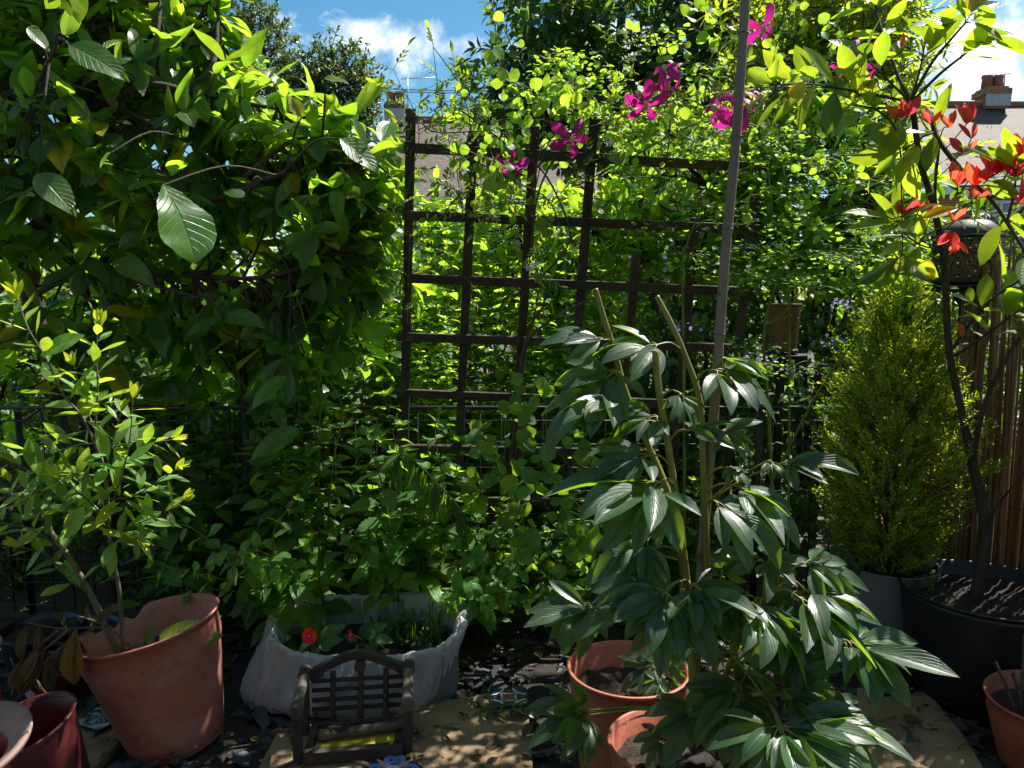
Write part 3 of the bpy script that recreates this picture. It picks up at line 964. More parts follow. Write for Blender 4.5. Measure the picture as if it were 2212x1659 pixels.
def bagmat():
    m, nt, out = newmat('thin_white_plastic_bag')
    tc = N(nt, 'TexCoord')
    b = N(nt, 'BsdfPrincipled', Roughness=.32); b.inputs['Base Color'].default_value = (.72, .72, .72, 1)
    no = N(nt, 'TexNoise', Scale=14.0, Detail=5.0, Distortion=1.5); L(nt, tc.outputs['Object'], no.inputs['Vector'])
    mp = N(nt, 'Mapping'); mp.inputs['Scale'].default_value = (3, 3, .7); L(nt, tc.outputs['Object'], mp.inputs['Vector'])
    n2 = N(nt, 'TexNoise', Scale=11.0, Detail=4.0, Distortion=2.5); L(nt, mp.outputs[0], n2.inputs['Vector'])
    rg = mapr(nt, math_n(nt, 'ABSOLUTE', math_n(nt, 'SUBTRACT', n2.outputs['Fac'], .5)), 0, .12, 1, 0)
    h = math_n(nt, 'ADD', math_n(nt, 'MULTIPLY', rg, .6), no.outputs['Fac'])
    bp = N(nt, 'Bump', Strength=.55, Distance=.014); L(nt, h, bp.inputs['Height']); L(nt, bp.outputs[0], b.inputs['Normal'])
    tr_ = N(nt, 'BsdfTranslucent'); tr_.inputs['Color'].default_value = (.85, .85, .85, 1)
    tp = N(nt, 'BsdfTransparent'); tp.inputs['Color'].default_value = (.9, .9, .9, 1)
    m1 = N(nt, 'MixShader'); m1.inputs[0].default_value = .25; L(nt, b.outputs[0], m1.inputs[1]); L(nt, tr_.outputs[0], m1.inputs[2])
    m2 = N(nt, 'MixShader'); L(nt, mapr(nt, no.outputs['Fac'], .35, .7, .26, .10), m2.inputs[0]); L(nt, m1.outputs[0], m2.inputs[1]); L(nt, tp.outputs[0], m2.inputs[2])
    L(nt, m2.outputs[0], out.inputs['Surface'])
    return m
M['bag'] = bagmat()
s.build('plastic_bag', M['bag'], pl)
M['tubgrey'] = pmat('grey_tub_plastic', (.20, .21, .22), (.15, .155, .16), rough=.5, scale=6, bump=.05)
s = Solid(); rr = []
for (k, z) in ((.95, -.25), (.965, -.1), (.975, -.004), (.955, -.004), (.90, -.10)):
    ring = []
    for j in range(96):
        th = 2 * PI * j / 96; c_, s_ = math.cos(th), math.sin(th); e = 2 / 2.6
        ring.append((pc_[0] + A0 * k * math.copysign(abs(c_) ** e, c_), pc_[1] + B0 * k * math.copysign(abs(s_) ** e, s_), max(.02, ZR - .046 * max(0, -s_) ** .6 + z)))
    rr.append(ring)
s.add([p for r in rr for p in r], [(i * 96 + j, i * 96 + (j + 1) % 96, (i + 1) * 96 + (j + 1) % 96, (i + 1) * 96 + j) for i in range(4) for j in range(96)], True)
s.build('tub', M['tubgrey'], pl)
# the turned-in flap of the bag on the inside
s = Solid(); rr = []
for li, (k, z) in enumerate(((.985, .0), (.952, -.006), (.93, -.05), (.91, -.095))):
    ring = []
    for j in range(nT):
        th = 2 * PI * j / nT; c_, s_ = math.cos(th), math.sin(th); e = 2 / 2.6
        wv = wr(th * 1.3, .004 if li else .003)
        ring.append((pc_[0] + A0 * k * math.copysign(abs(c_) ** e, c_) + c_ * wv, pc_[1] + B0 * k * math.copysign(abs(s_) ** e, s_) + s_ * wv, rimz(th) + z + (wr(th + 2, .004) if li == 0 else 0)))
    rr.append(ring)
s.add([p for r in rr for p in r], [(i * nT + j, i * nT + (j + 1) % nT, (i + 1) * nT + (j + 1) % nT, (i + 1) * nT + j) for i in range(3) for j in range(nT)], True)
s.build('folded_flap', M['bag'], pl)
s = Solid(); v = [(pc_[0], pc_[1], ZR - .085)]
rs = RS(2)
for ri in range(1, 9):
    for j in range(48):
        th = 2 * PI * j / 48; c_, s_ = math.cos(th), math.sin(th); e = 2 / 2.6; k = .9 * ri / 8
        v.append((pc_[0] + A0 * k * math.copysign(abs(c_) ** e, c_), pc_[1] + B0 * k * math.copysign(abs(s_) ** e, s_), ZR - .09 + rs.uniform(-.008, .008)))
f = [(0, 1 + j, 1 + (j + 1) % 48) for j in range(48)]
f += [(1 + i * 48 + j, 1 + (i + 1) * 48 + j, 1 + (i + 1) * 48 + (j + 1) % 48, 1 + i * 48 + (j + 1) % 48) for i in range(7) for j in range(48)]
s.add(v, f, True); s.build('compost', M['soil'], pl)

# ------------------------------------------------------------------ little wooden swing seat
b0 = G(656, 1648, .048); yaw = math.atan2(G(862, 1634, .048)[1] - b0[1], G(862, 1634, .048)[0] - b0[0])
SW = .268; SZ = .046
Rz = Matrix.Rotation(yaw, 4, 'Z')
def B_(x, y, z):
    p = Rz @ Vector((x, y, z)); return np.array((b0[0] + p[0], b0[1] + p[1], SZ + p[2]))
sw = thing('wooden_swing_seat', 'miniature dark wooden swing seat standing before the bagged planter', 'garden ornament', B_(SW / 2, .07, 0))
ux = B_(1, 0, 0) - B_(0, 0, 0); uy = B_(0, 1, 0) - B_(0, 0, 0); UP = (0, 0, 1)
def beam(name, a, b, w, th, up=UP, mat='benchwood', parent=None, bev=.003):
    s = Solid(); s.obox(B_(*a), B_(*b), w, th, up); return s.build(name, M[mat], parent or sw, bevel=bev)
def dowel(name, a, b, r0, r1, mat='benchwood', rfun=None, parent=None):
    s = Solid(); A = B_(*a); Bq = B_(*b); s.tube([A + (Bq - A) * i / 12 for i in range(13)], r0, r1, 14, rfun=rfun); return s.build(name, M[mat], parent or sw)
beam('front_beam', (0, 0, .018), (SW, 0, .020), .026, .036)
beam('side_beam', (.012, .014, .018), (.012, .150, .018), .022, .03)
beam('side_beam', (SW - .012, .014, .02), (SW - .012, .150, .02), .022, .03)
beam('rear_beam', (.024, .139, .02), (SW - .024, .139, .02), .022, .03)
s = Solid(); s.add([B_(.026, .014, .026), B_(SW - .026, .014, .030), B_(SW - .026, .127, .026), B_(.026, .127, .022), B_(.026, .014, .022), B_(SW - .026, .014, .026), B_(SW - .026, .127, .022), B_(.026, .127, .018)],
      [(0, 1, 2, 3), (7, 6, 5, 4), (0, 4, 5, 1), (1, 5, 6, 2), (2, 6, 7, 3), (3, 7, 4, 0)])
M['yellowsheet'] = pmat('ochre_yellow_sheet', (.42, .34, .035), (.36, .28, .03), rough=.3, scale=4, bump=.03)
s.build('seat_panel', M['yellowsheet'], sw)
dowel('perch_log', (.030, .060, .040), (SW - .004, .082, .048), .013, .0145, 'dowel', lambda f: 1 + .08 * math.sin(f * 17))
for x in (-.016, SW + .012):
    beam('post', (x, .012, -.0), (x, .012, .148), .024, .026, uy)
    beam('post', (x, .148, .0), (x, .158, .160), .022, .024, uy)
    arm = dowel('armrest', (x, -.008, .150), (x, .168, .172), .0155, .0145, 'dowel', lambda f: 1 + .22 * math.exp(-((f - .06) / .09) ** 2) + .05 * math.sin(f * 9))
    dowel('arm_cap', (x, .150, .1695), (x, .184, .1742), .0185, .0185, parent=arm)
lean = lambda z: .150 + z * .16
for x in (.060, .140, .212):
    dowel('back_spindle', (x, lean(.03), .03), (x + .002, lean(.20), .182 if x == .140 else .166), .0088, .0080)
for z in (.058, .084, .112, .138):
    beam('back_slat', (.0, lean(z) + .0125, z), (SW, lean(z) + .0125, z), .007, .012, UP, bev=.0015)
pts = []
for i in range(31):
    u = -1 + 2 * i / 30
    z = .170 + .044 * (math.cos(u * PI) * .5 + .5) ** .8 - .004 * abs(u)
    pts.append((SW / 2 + u * .146, z))
s = Solid(); vv = []; ff = []
for i, (x, z) in enumerate(pts):
    yq = lean(z)
    for (dy, dz) in ((-.011, -.013), (.011, -.013), (.011, .013), (-.011, .013)):
        vv.append(B_(x, yq + dy, z + dz))
for i in range(len(pts) - 1):
    a = i * 4
    for k in range(4):
        ff.append((a + k, a + 4 + k, a + 4 + (k + 1) % 4, a + (k + 1) % 4))
ff += [(0, 1, 2, 3), tuple(len(vv) - 1 - i for i in range(4))]
s.add(vv, ff); s.build('arched_top_rail', M['benchwood'], sw, bevel=.002)
M['redwood'] = pmat('faded_red_knob', (.085, .028, .022), (.05, .02, .018), rough=.6, scale=20, bump=.2)
s = Solid(); A = B_(.140, lean(.182) - .016, .182); s.tube([A, A + uy * .03], .0165, .0165, 18); s.build('round_knob', M['redwood'], sw, bevel=.002)
beam('scroll_bracket', (.268, lean(.16) - .006, .154), (.238, lean(.17) - .006, .176), .014, .014, uy, bev=.003)
beam('scroll_bracket', (.0, lean(.16) - .006, .150), (.035, lean(.17) - .006, .168), .014, .014, uy, bev=.003)
# chain hanging from the front of one arm
M['chain'] = pmat('rusty_chain', (.10, .075, .06), (.05, .035, .03), rough=.45, scale=40, metal=.7, bump=.2)
def chain(path, label, name='chain'):
    s = Solid(); p = smooth_path(path, 24); Ls = np.concatenate([[0], np.cumsum(np.linalg.norm(np.diff(p, axis=0), axis=1))])
    n = int(Ls[-1] / .0085)
    for i in range(n):
        q = Ls[-1] * i / n; k = min(int(np.searchsorted(Ls, q)), len(p) - 2)
        c = p[k]; d = nz(p[k + 1] - p[k]); sd = nz(cr(d, (0.3, .2, 1))); up = cr(sd, d)
        if i % 2: sd, up = up, -sd
        loop = [c + d * .0068 * math.cos(a) + sd * .004 * math.sin(a) for a in np.linspace(0, 2 * PI, 10)]
        s.tube(loop, .0014, .0014, 5, caps=False)
    return tag(s.build(name, M['chain']), label, 'chain')
x = -.016
chain([B_(x, -.014, .150), B_(x - .012, -.03, .115), B_(x - .004, -.035, .08), B_(.01, -.038, .05), B_(.03, -.008, .046), B_(.045, .02, .040)], 'rusty chain dangling from the arm of the wooden swing seat')
chain([B_(-.004, -.002, .03 - .02), B_(-.03, -.012, .008), B_(-.07, -.035, .006), B_(-.11, -.045, .005), B_(-.15, -.02, .004)], 'rusty chain lying on the tan slab beside the wooden swing seat')
def tangle(c, label, seed):
    rs = RS(seed); T_ = Tubes(); p = [np.asarray(c) + rs.normal(0, .011, 3) * (1.3, 1, .6) for _ in range(34)]
    for q in p: q[2] = max(q[2], c[2] - .008)
    T_.add(p, .0011, .0011, 5, k=5); tag(T_.build('wire_tangle', M['chain']), label, 'wire')
tangle(B_(.085, .062, .062), 'tangled wire caught on the perch log of the swing seat', 4)
tangle(B_(.225, .085, .074), 'tangled wire beside the rear post of the swing seat', 5)
tangle(B_(.30, .03, .045), 'loose wire hanging outside the front post of the swing seat', 6)

# ------------------------------------------------------------------ painted tiles (glazed designs built from node masks)
def tile(label, px, z, rz, size, design):
    t_ = Solid(); c = G(*px, z)
    t_.box((c[0], c[1], z - .005), (size, size * 1.0, .012), rz)
    o = t_.build('painted_tile', None, bevel=.0015)
    m, nt, out = newmat('glazed_tile_' + design)
    tc = N(nt, 'TexCoord')
    mp = N(nt, 'Mapping'); mp.vector_type = 'TEXTURE'
    mp.inputs['Location'].default_value = (c[0], c[1], 0); mp.inputs['Rotation'].default_value = (0, 0, rz); mp.inputs['Scale'].default_value = (size / 2, size / 2, 1)
    L(nt, tc.outputs['Object'], mp.inputs['Vector'])
    sp = N(nt, 'SeparateXYZ'); L(nt, mp.outputs[0], sp.inputs[0])
    X, Y = sp.outputs[0], sp.outputs[1]
    aX, aY = math_n(nt, 'ABSOLUTE', X), math_n(nt, 'ABSOLUTE', Y)
    def dist(px_, py_, x=aX, y=aY):
        return math_n(nt, 'SQRT', math_n(nt, 'ADD', math_n(nt, 'POWER', math_n(nt, 'SUBTRACT', x, px_), 2.0), math_n(nt, 'POWER', math_n(nt, 'SUBTRACT', y, py_), 2.0)))
    def line(d, r, w):
        return mapr(nt, math_n(nt, 'ABSOLUTE', math_n(nt, 'SUBTRACT', d, r)), w, w * 1.35, 1, 0)
    def disc(d, r):
        return mapr(nt, d, r, r + .025, 1, 0)
    R_ = dist(0, 0)
    ang = math_n(nt, 'ARCTAN2', aY, aX)
    if design == 'star':
        col = (.008, .012, .045)
        c_ = mixc(nt, disc(dist(1, 1), .62), col, (.014, .02, .08))
        c_ = mixc(nt, line(dist(1, 1), .72, .055), c_, (.55, .57, .54))
        c_ = mixc(nt, line(dist(1, 1), .5, .015), c_, (.12, .14, .22))
        box = math_n(nt, 'MAXIMUM', aX, aY)
        c_ = mixc(nt, disc(box, .42), c_, (.55, .57, .54))
        wav = math_n(nt, 'ADD', box, math_n(nt, 'MULTIPLY', math_n(nt, 'COSINE', math_n(nt, 'MULTIPLY', ang, 4.0)), .045))
        c_ = mixc(nt, disc(wav, .345), c_, (.30, .085, .06))
        fl = math_n(nt, 'MULTIPLY', math_n(nt, 'SINE', math_n(nt, 'MULTIPLY', X, 24.0)), math_n(nt, 'SINE', math_n(nt, 'MULTIPLY', Y, 24.0)))
        c_ = mixc(nt, math_n(nt, 'MULTIPLY', mapr(nt, fl, .2, .5, 0, .8), disc(box, .27)), c_, (.02, .025, .10))
        c_ = mixc(nt, disc(dist(.0, .74), .10), c_, (.05, .07, .22)); c_ = mixc(nt, disc(dist(.74, .0), .10), c_, (.05, .07, .22))
    elif design == 'medallion':
        col = (.55, .56, .50)
        q = math_n(nt, 'ADD', R_, math_n(nt, 'MULTIPLY', math_n(nt, 'COSINE', math_n(nt, 'MULTIPLY', ang, 4.0)), -.10))
        c_ = mixc(nt, disc(dist(1, 1), .34), col, (.18, .25, .45))
        c_ = mixc(nt, disc(dist(1, 1), .16), c_, (.03, .04, .12))
        c_ = mixc(nt, disc(q, .86), c_, (.015, .03, .075))
        dots = mapr(nt, math_n(nt, 'SINE', math_n(nt, 'MULTIPLY', math_n(nt, 'ARCTAN2', Y, X), 44.0)), -.1, .1, 0, 1)
        c_ = mixc(nt, math_n(nt, 'MULTIPLY', line(q, .80, .035), dots), c_, (.55, .56, .52))
        pet = math_n(nt, 'ABSOLUTE', math_n(nt, 'SINE', math_n(nt, 'MULTIPLY', ang, 8.0)))
        c_ = mixc(nt, math_n(nt, 'MULTIPLY', mapr(nt, pet, .72, .82, 0, 1), math_n(nt, 'MULTIPLY', disc(q, .66), mapr(nt, R_, .3, .34, 0, 1))), c_, (.33, .42, .55))
        cross = mapr(nt, math_n(nt, 'MINIMUM', aX, aY), .045, .06, 1, 0)
        c_ = mixc(nt, math_n(nt, 'MULTIPLY', cross, disc(R_, .70)), c_, (.42, .50, .60))
        c_ = mixc(nt, math_n(nt, 'MULTIPLY', disc(math_n(nt, 'MINIMUM', dist(.56, 0), dist(0, .56)), .12), 1.0), c_, (.42, .50, .60))
        c_ = mixc(nt, disc(R_, .24), c_, (.28, .37, .52)); c_ = mixc(nt, disc(R_, .15), c_, (.02, .03, .09)); c_ = mixc(nt, disc(R_, .10), c_, (.35, .22, .10)); c_ = mixc(nt, disc(R_, .04), c_, (.02, .02, .03))
    elif design == 'scroll':
        col = (.30, .31, .29)
        vs = N(nt, 'TexWave', Scale=1.1, Distortion=7.0, Detail=1.0); vs.wave_type = 'RINGS'
        cb = N(nt, 'CombineXYZ'); L(nt, aX, cb.inputs[0]); L(nt, aY, cb.inputs[1]); L(nt, cb.outputs[0], vs.inputs['Vector'])
        vs.inputs['Detail Scale'].default_value = 1.6
        c_ = mixc(nt, mapr(nt, vs.outputs['Fac'], .52, .6, 0, 1), col, (.012, .012, .014))
        c_ = mixc(nt, line(dist(.62, .62), .26, .05), c_, (.012, .012, .014))
        c_ = mixc(nt, disc(math_n(nt, 'ADD', R_, math_n(nt, 'MULTIPLY', math_n(nt, 'COSINE', math_n(nt, 'MULTIPLY', ang, 4.0)), -.12)), .42), c_, (.07, .05, .02))
        c_ = mixc(nt, disc(dist(.16, .16), .07), c_, (.012, .012, .014)); c_ = mixc(nt, disc(R_, .07), c_, (.012, .012, .014))
    else:
        col = (.018, .024, .045)
        dd = dist(.45, .45)
        c_ = mixc(nt, line(dd, .36, .06), col, (.14, .22, .55))
        c_ = mixc(nt, line(dist(.40, .52), .17, .045), c_, (.14, .22, .55))
        c_ = mixc(nt, line(dist(.52, .40), .17, .045), c_, (.14, .22, .55))
        c_ = mixc(nt, mapr(nt, math_n(nt, 'MINIMUM', aX, aY), .05, .07, 1, 0), c_, (.60, .27, .19))
        c_ = mixc(nt, disc(dist(.0, .62), .13), c_, (.60, .27, .19)); c_ = mixc(nt, disc(dist(.62, .0), .13), c_, (.60, .27, .19))
        c_ = mixc(nt, disc(R_, .30), c_, (.60, .30, .22)); c_ = mixc(nt, line(R_, .22, .04), c_, (.6, .65, .62)); c_ = mixc(nt, disc(R_, .12), c_, (.05, .25, .38))
        c_ = mixc(nt, line(dist(.93, .93), .2, .04), c_, (.14, .22, .55)); c_ = mixc(nt, disc(dist(.87, .87), .05), c_, (.14, .22, .55))
    b = N(nt, 'BsdfPrincipled', Roughness=.3)
    side = N(nt, 'NewGeometry'); sz = N(nt, 'SeparateXYZ'); L(nt, side.outputs['Normal'], sz.inputs[0])
    c_ = mixc(nt, mapr(nt, sz.outputs[2], .5, .7, 1, 0), c_, (.018, .02, .02))
    L(nt, c_, b.inputs['Base Color']); L(nt, b.outputs[0], out.inputs['Surface'])
    o.data.materials.clear(); o.data.materials.append(m)
    tag(o, label, 'tile')
    return o
tile('navy glazed tile with white lattice lines and a red centre', (1099, 1506), .058, rad(3), .112, 'star')
tile('white glazed tile with a dark blue lobed medallion', (222, 1547), .043, rad(-24), .118, 'medallion')
tile('black and white scrollwork tile lying on the shaded slab', (1916, 1474), .048, rad(14), .118, 'scroll')
tile('black tile with blue scrolls and pink centre by the swing seat', (847, 1664), .058, rad(45), .136, 'rosette')

# ------------------------------------------------------------------ pierced metal lanterns on dark stands
def piercedmat(name, col, sc):
    m, nt, out = newmat(name)
    tc = N(nt, 'TexCoord'); mp = N(nt, 'Mapping'); L(nt, tc.outputs['Object'], mp.inputs['Vector'])
    v = N(nt, 'TexVoronoi', Scale=sc); L(nt, mp.outputs[0], v.inputs['Vector'])
    no = N(nt, 'TexNoise', Scale=9.0, Detail=5.0); L(nt, tc.outputs['Object'], no.inputs['Vector'])
    c = mixc(nt, mapr(nt, no.outputs['Fac'], .35, .7, 0, 1), rgba(col), rgba(tuple(x * .5 for x in col)))
    b = N(nt, 'BsdfPrincipled', Roughness=.5, Metallic=.35); L(nt, c, b.inputs['Base Color'])
    tp = N(nt, 'BsdfTransparent')
    mx = N(nt, 'MixShader'); L(nt, mapr(nt, v.outputs['Distance'], .30, .36, 1, 0), mx.inputs[0]); L(nt, b.outputs[0], mx.inputs[1]); L(nt, tp.outputs[0], mx.inputs[2])
    L(nt, mx.outputs[0], out.inputs['Surface'])
    return m
M['pierced'] = piercedmat('pierced_copper', (.22, .11, .065), 105.0)
M['piercedark'] = piercedmat('pierced_dark_iron', (.13, .085, .065), 85.0)
M['copper'] = pmat('aged_copper', (.20, .09, .06), (.11, .055, .04), rough=.45, metal=.4, scale=10, bump=.1)
M['iron'] = pmat('dark_iron', (.02, .018, .017), (.035, .028, .024), rough=.55, metal=.2, scale=12, bump=.1)
def lantern(label, c, R, H, mat, rimmat, dome=False):
    t = thing('pierced_lantern', label, 'lantern', c)
    Mx = Matrix.Translation([float(q) for q in c])
    s = Solid(); s.lathe([(R * .86, .0), (R * .88, H * .2), (R * .95, H * .6), (R, H * .93)], 40, Mx); s.build('pierced_shade', M[mat], t)
    s = Solid(); s.lathe([(R * .96, H * .93), (R * 1.04, H * .95), (R * 1.05, H), (R * .93, H), (R * .93, H * .95)], 40, Mx); s.build('rim', M[rimmat], t)
    s = Solid(); s.lathe([(0, -.012), (R * .9, -.012), (R * .98, 0), (R * .9, .008), (0, .01)], 40, Mx); s.build('base_plate', M['iron'], t)
    if dome:
        s = Solid(); s.lathe([(R * .93, H + .001), (R * .85, H + R * .22), (R * .55, H + R * .45), (.001, H + R * .52)], 40, Mx); s.build('lid', M[rimmat], t)
    return t
def stand(label, c, R, h):
    t = thing('plant_stand', label, 'stand', (c[0], c[1], 0))
    Mx = Matrix.Translation((float(c[0]), float(c[1]), float(c[2]) - .013))
    s = Solid(); s.lathe([(0, -.03), (R * .6, -.028), (R, -.012), (R * 1.05, -.001), (R, -.001), (0, -.006)], 36, Mx); s.build('tray', M['iron'], t)
    s = Solid(); s.lathe([(.022, -.03), (.035, -.05), (.018, -.08), (.016, -h * .6), (.03, -h * .7), (.018, -h * .8), (.02, -h + .02), (.12, -h)], 20, Mx); s.build('pedestal', M['iron'], t)
lc = P(1688, 757, 3.12); lantern('copper pierced lantern among the dark leaves behind the bamboo cane', lc, .068, .19, 'pierced', 'copper'); stand('dark pedestal stand under the copper lantern', lc, .10, lc[2] - .014)
lc = P(2086, 608, 2.95); lantern('large dark pierced lantern above the cypress tip', lc, .122, .17, 'piercedark', 'iron', True); stand('wide dark pedestal stand under the large pierced lantern', lc, .16, lc[2] - .014)

# ------------------------------------------------------------------ reed screen
t = thing('reed_screen', 'dry brown reed screen fence beside the black tub', 'fence', (1.9, 2.7, 0))
rs = RS(31); Tt = Tubes()
ra = np.array((1.69, 2.92)); rb = np.array((2.42, 1.30)); rd = (rb - ra) / np.linalg.norm(rb - ra); rl = np.linalg.norm(rb - ra); rn = np.array((-rd[1], rd[0]))  # unseen length towards the camera added to shade the slab
for lay in (0, 1):
  xq = 0.0
  while xq < rl:
      r = rs.uniform(.0035, .0085); xq += r * 2.0
      p = ra + rd * xq + rn * (lay * .014 + rs.normal(0, .004))
      top = 1.42 + .10 * xq + rs.normal(0, .03)
      lx = rs.normal(0, .012)
      if rs.rand() < .95:
          Tt.add([(p[0], p[1], 0), (p[0] + rd[0] * lx + rs.normal(0, .004), p[1] + rd[1] * lx, top * .5), (p[0] + rd[0] * lx * 2, p[1] + rd[1] * lx * 2, top)], r * 1.05, r * .8, 6, k=3, rfun=lambda f, o=rs.uniform(0, 1): 1 + .22 * math.exp(-(((f * 4 + o) % 1 - .5) / .02) ** 2))
Tt.build('reeds', M['reed'], t)
for z in (.25, .55, .85, 1.15):
    wT = Tubes(); wT.add([(ra[0] - rn[0] * .012, ra[1] - rn[1] * .012, z), (rb[0] - rn[0] * .012, rb[1] - rn[1] * .012, z + .01)], .0016, .0016, 5); wT.build('binding_wire', M['blackmetal'], t)
# ------------------------------------------------------------------ leaf templates and leaf materials
T = {}
T['mag'] = tplset('obovate', .46, 8, 1, nv=11, nu=2, fold=(.05, .4), curl=(-.1, 1.1), wave=.085)
T['magb'] = tplset('ovate', .48, 6, 2, nv=11, nu=2, fold=(.05, .35), curl=(-.3, .9), wave=.09)
T['balm'] = tplset('ovate', .66, 6, 3, nu=2, fold=(.05, .3), curl=(.2, 1.1), wave=.03, serr=.10, teeth=8)
T['balmlo'] = tplset('ovate', .64, 5, 4, nv=6, nu=1, fold=(.05, .35), curl=(.1, 1.2))
T['willow'] = tplset('elliptic', .36, 6, 5, nu=2, fold=(.05, .4), curl=(-.2, .9), wave=.03, serr=.05, teeth=8)
T['peony'] = tplset('elliptic', .33, 9, 6, nv=11, nu=2, fold=(.1, .5), curl=(.05, .95), wave=.025)
T['phot'] = tplset('elliptic', .42, 6, 7, nv=7, nu=2, fold=(.05, .35), curl=(-.1, .7), wave=.02)
T['round'] = tplset('round', .90, 4, 8, nv=5, nu=2, fold=(-.1, .2), curl=(-.2, .7), wave=.07) + tplset('round', .95, 4, 88, nu=2, fold=(-.1, .2), curl=(-.2, .7), wave=.06, serr=.09, teeth=4) + tplset('ovate', .72, 3, 89, nv=6, nu=2, fold=(0, .25), curl=(-.1, .7), wave=.05)
T['pin'] = tplset('lance', .36, 5, 9, nv=5, nu=1, fold=(.1, .4), curl=(0, .6))
T['lance'] = tplset('lance', .20, 5, 10, nv=5, nu=1, fold=(.1, .5), curl=(0, 1.0))
T['small'] = tplset('elliptic', .45, 4, 11, nv=3, nu=1, fold=(.1, .4), curl=(0, .6))
T['tree'] = tplset('elliptic', .50, 5, 12, nv=4, nu=1, fold=(.1, .4), curl=(0, .9))
T['ivy'] = tplset('ovate', .95, 4, 13, nu=2, fold=(.0, .2), curl=(0, .5), serr=.22, teeth=3)
T['petal'] = tplset('petal', .42, 6, 14, nv=11, nu=3, fold=(-.25, .3), curl=(.3, 1.3), wave=.055)
T['roundpetal'] = tplset('round', 1.0, 4, 15, nv=5, nu=2, fold=(-.1, .1), curl=(-.2, .3), wave=.04)
T['wilt'] = tplset('elliptic', .30, 6, 16, nv=9, nu=2, fold=(.6, 1.6), curl=(-.4, .6), wave=.08)
T['grass'] = tplset('strap', .09, 4, 17, nv=6, nu=1, fold=(.2, .6), curl=(.4, 1.6))

LM = {}
YG = (.62, .82, .025)
LM['mag'] = leafmat('magnolia_leaf', (.045, .11, .02), (.50, .80, .035), trans=.46, rough=.36, veins=9, yellow=(.78, .66, .02), ycut=.965, bump=.7, spec=.8)
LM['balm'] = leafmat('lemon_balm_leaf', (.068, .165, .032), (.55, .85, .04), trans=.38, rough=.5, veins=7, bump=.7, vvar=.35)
LM['balmbright'] = leafmat('lemon_balm_leaf_backlit_mass', (.07, .17, .02), (.60, .88, .045), trans=.54, rough=.5, veins=7, bump=.5, vvar=.35)  # brighter, more translucent copy of balm; backlight put into the colour
LM['willow'] = leafmat('sallow_leaf', (.12, .24, .05), (.60, .82, .05), trans=.42, rough=.45, veins=8, bump=.4, yellow=(.68, .78, .03), ycut=.9)
LM['peony'] = leafmat('peony_leaf', (.026, .072, .024), (.45, .75, .02), trans=.29, rough=.42, veins=7, slope=1.2, bump=.7, spec=.65, ior=1.5, vvar=.2, veinamt=.3)
LM['phot'] = leafmat('photinia_leaf', (.06, .12, .012), (.56, .76, .03), trans=.45, rough=.38, veins=9, bump=.25, yellow=(.75, .50, .02), ycut=.95)
LM['photred'] = leafmat('photinia_young_red_leaf', (.68, .05, .045), (1.0, .14, .09), trans=.6, rough=.35, veins=9, bump=.2, veincol=(.3, .02, .02), vvar=.25)
LM['round'] = leafmat('meadow_rue_leaflet', (.07, .17, .025), (.56, .84, .05), trans=.50, rough=.5, veins=3, bump=.2, vvar=.3)
LM['pin'] = leafmat('jasmine_leaflet', (.09, .18, .018), (.64, .84, .04), trans=.50, rough=.5, veins=4, bump=.2, vvar=.3)
LM['bush'] = leafmat('dark_shrub_leaf', (.03, .07, .014), (.30, .52, .02), trans=.34, rough=.4, veins=7, bump=.2, vvar=.5)
LM['tree'] = leafmat('tree_leaf', (.032, .072, .022), (.30, .50, .04), trans=.36, rough=.45, veins=6, bump=0, vvar=.5)
LM['evergreen'] = leafmat('evergreen_leaf', (.042, .075, .022), (.18, .30, .03), trans=.28, rough=.45, veins=4, bump=0, vvar=.5, yellow=(.35, .38, .05), ycut=.88)
LM['lance'] = leafmat('bay_willow_leaf', (.07, .14, .02), (.66, .80, .03), trans=.48, rough=.38, veins=6, bump=0, vvar=.45)
LM['cypress'] = leafmat('cypress_foliage', (.14, .24, .02), (.75, .92, .03), trans=.44, rough=.55, veins=3, bump=0, vvar=.35)
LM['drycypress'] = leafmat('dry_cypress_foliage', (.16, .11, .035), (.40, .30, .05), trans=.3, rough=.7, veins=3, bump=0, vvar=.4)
LM['ivy'] = leafmat('ivy_leaf', (.03, .065, .018), (.25, .4, .03), trans=.25, rough=.4, veins=4, bump=.2)
LM['impat'] = leafmat('impatiens_leaf', (.045, .12, .03), (.3, .5, .03), trans=.3, rough=.4, veins=7, bump=.3)
LM['magenta'] = leafmat('clematis_petal', (.42, .012, .20), (.80, .03, .38), trans=.4, rough=.5, veins=3, slope=4, bump=.3, veincol=(.62, .20, .45), vvar=.3)
LM['red'] = leafmat('impatiens_petal', (.80, .016, .012), (.9, .03, .02), trans=.3, rough=.5, veins=4, bump=.1, veincol=(.6, .01, .01), vvar=.12)
LM['white'] = leafmat('jasmine_petal', (.75, .66, .64), (.85, .75, .72), trans=.4, rough=.5, veins=2, bump=0, veincol=(.7, .45, .5), vvar=.1)
LM['lilac'] = leafmat('lilac_petal', (.30, .27, .62), (.45, .4, .8), trans=.35, rough=.5, veins=2, bump=0, vvar=.3)
M['vine'] = pmat('vine_stem', (.09, .075, .045), (.06, .05, .03), rough=.7, scale=30, bump=.2)

UPV = V3(0, 0, 1)

def pick(rs, l):
    return l[rs.randint(len(l))]

def perp(t, phi):
    a = nz(cr(t, UPV if abs(t[2]) < .95 else V3(1, 0, 0))); b = cr(a, t)
    return a * math.cos(phi) + b * math.sin(phi)

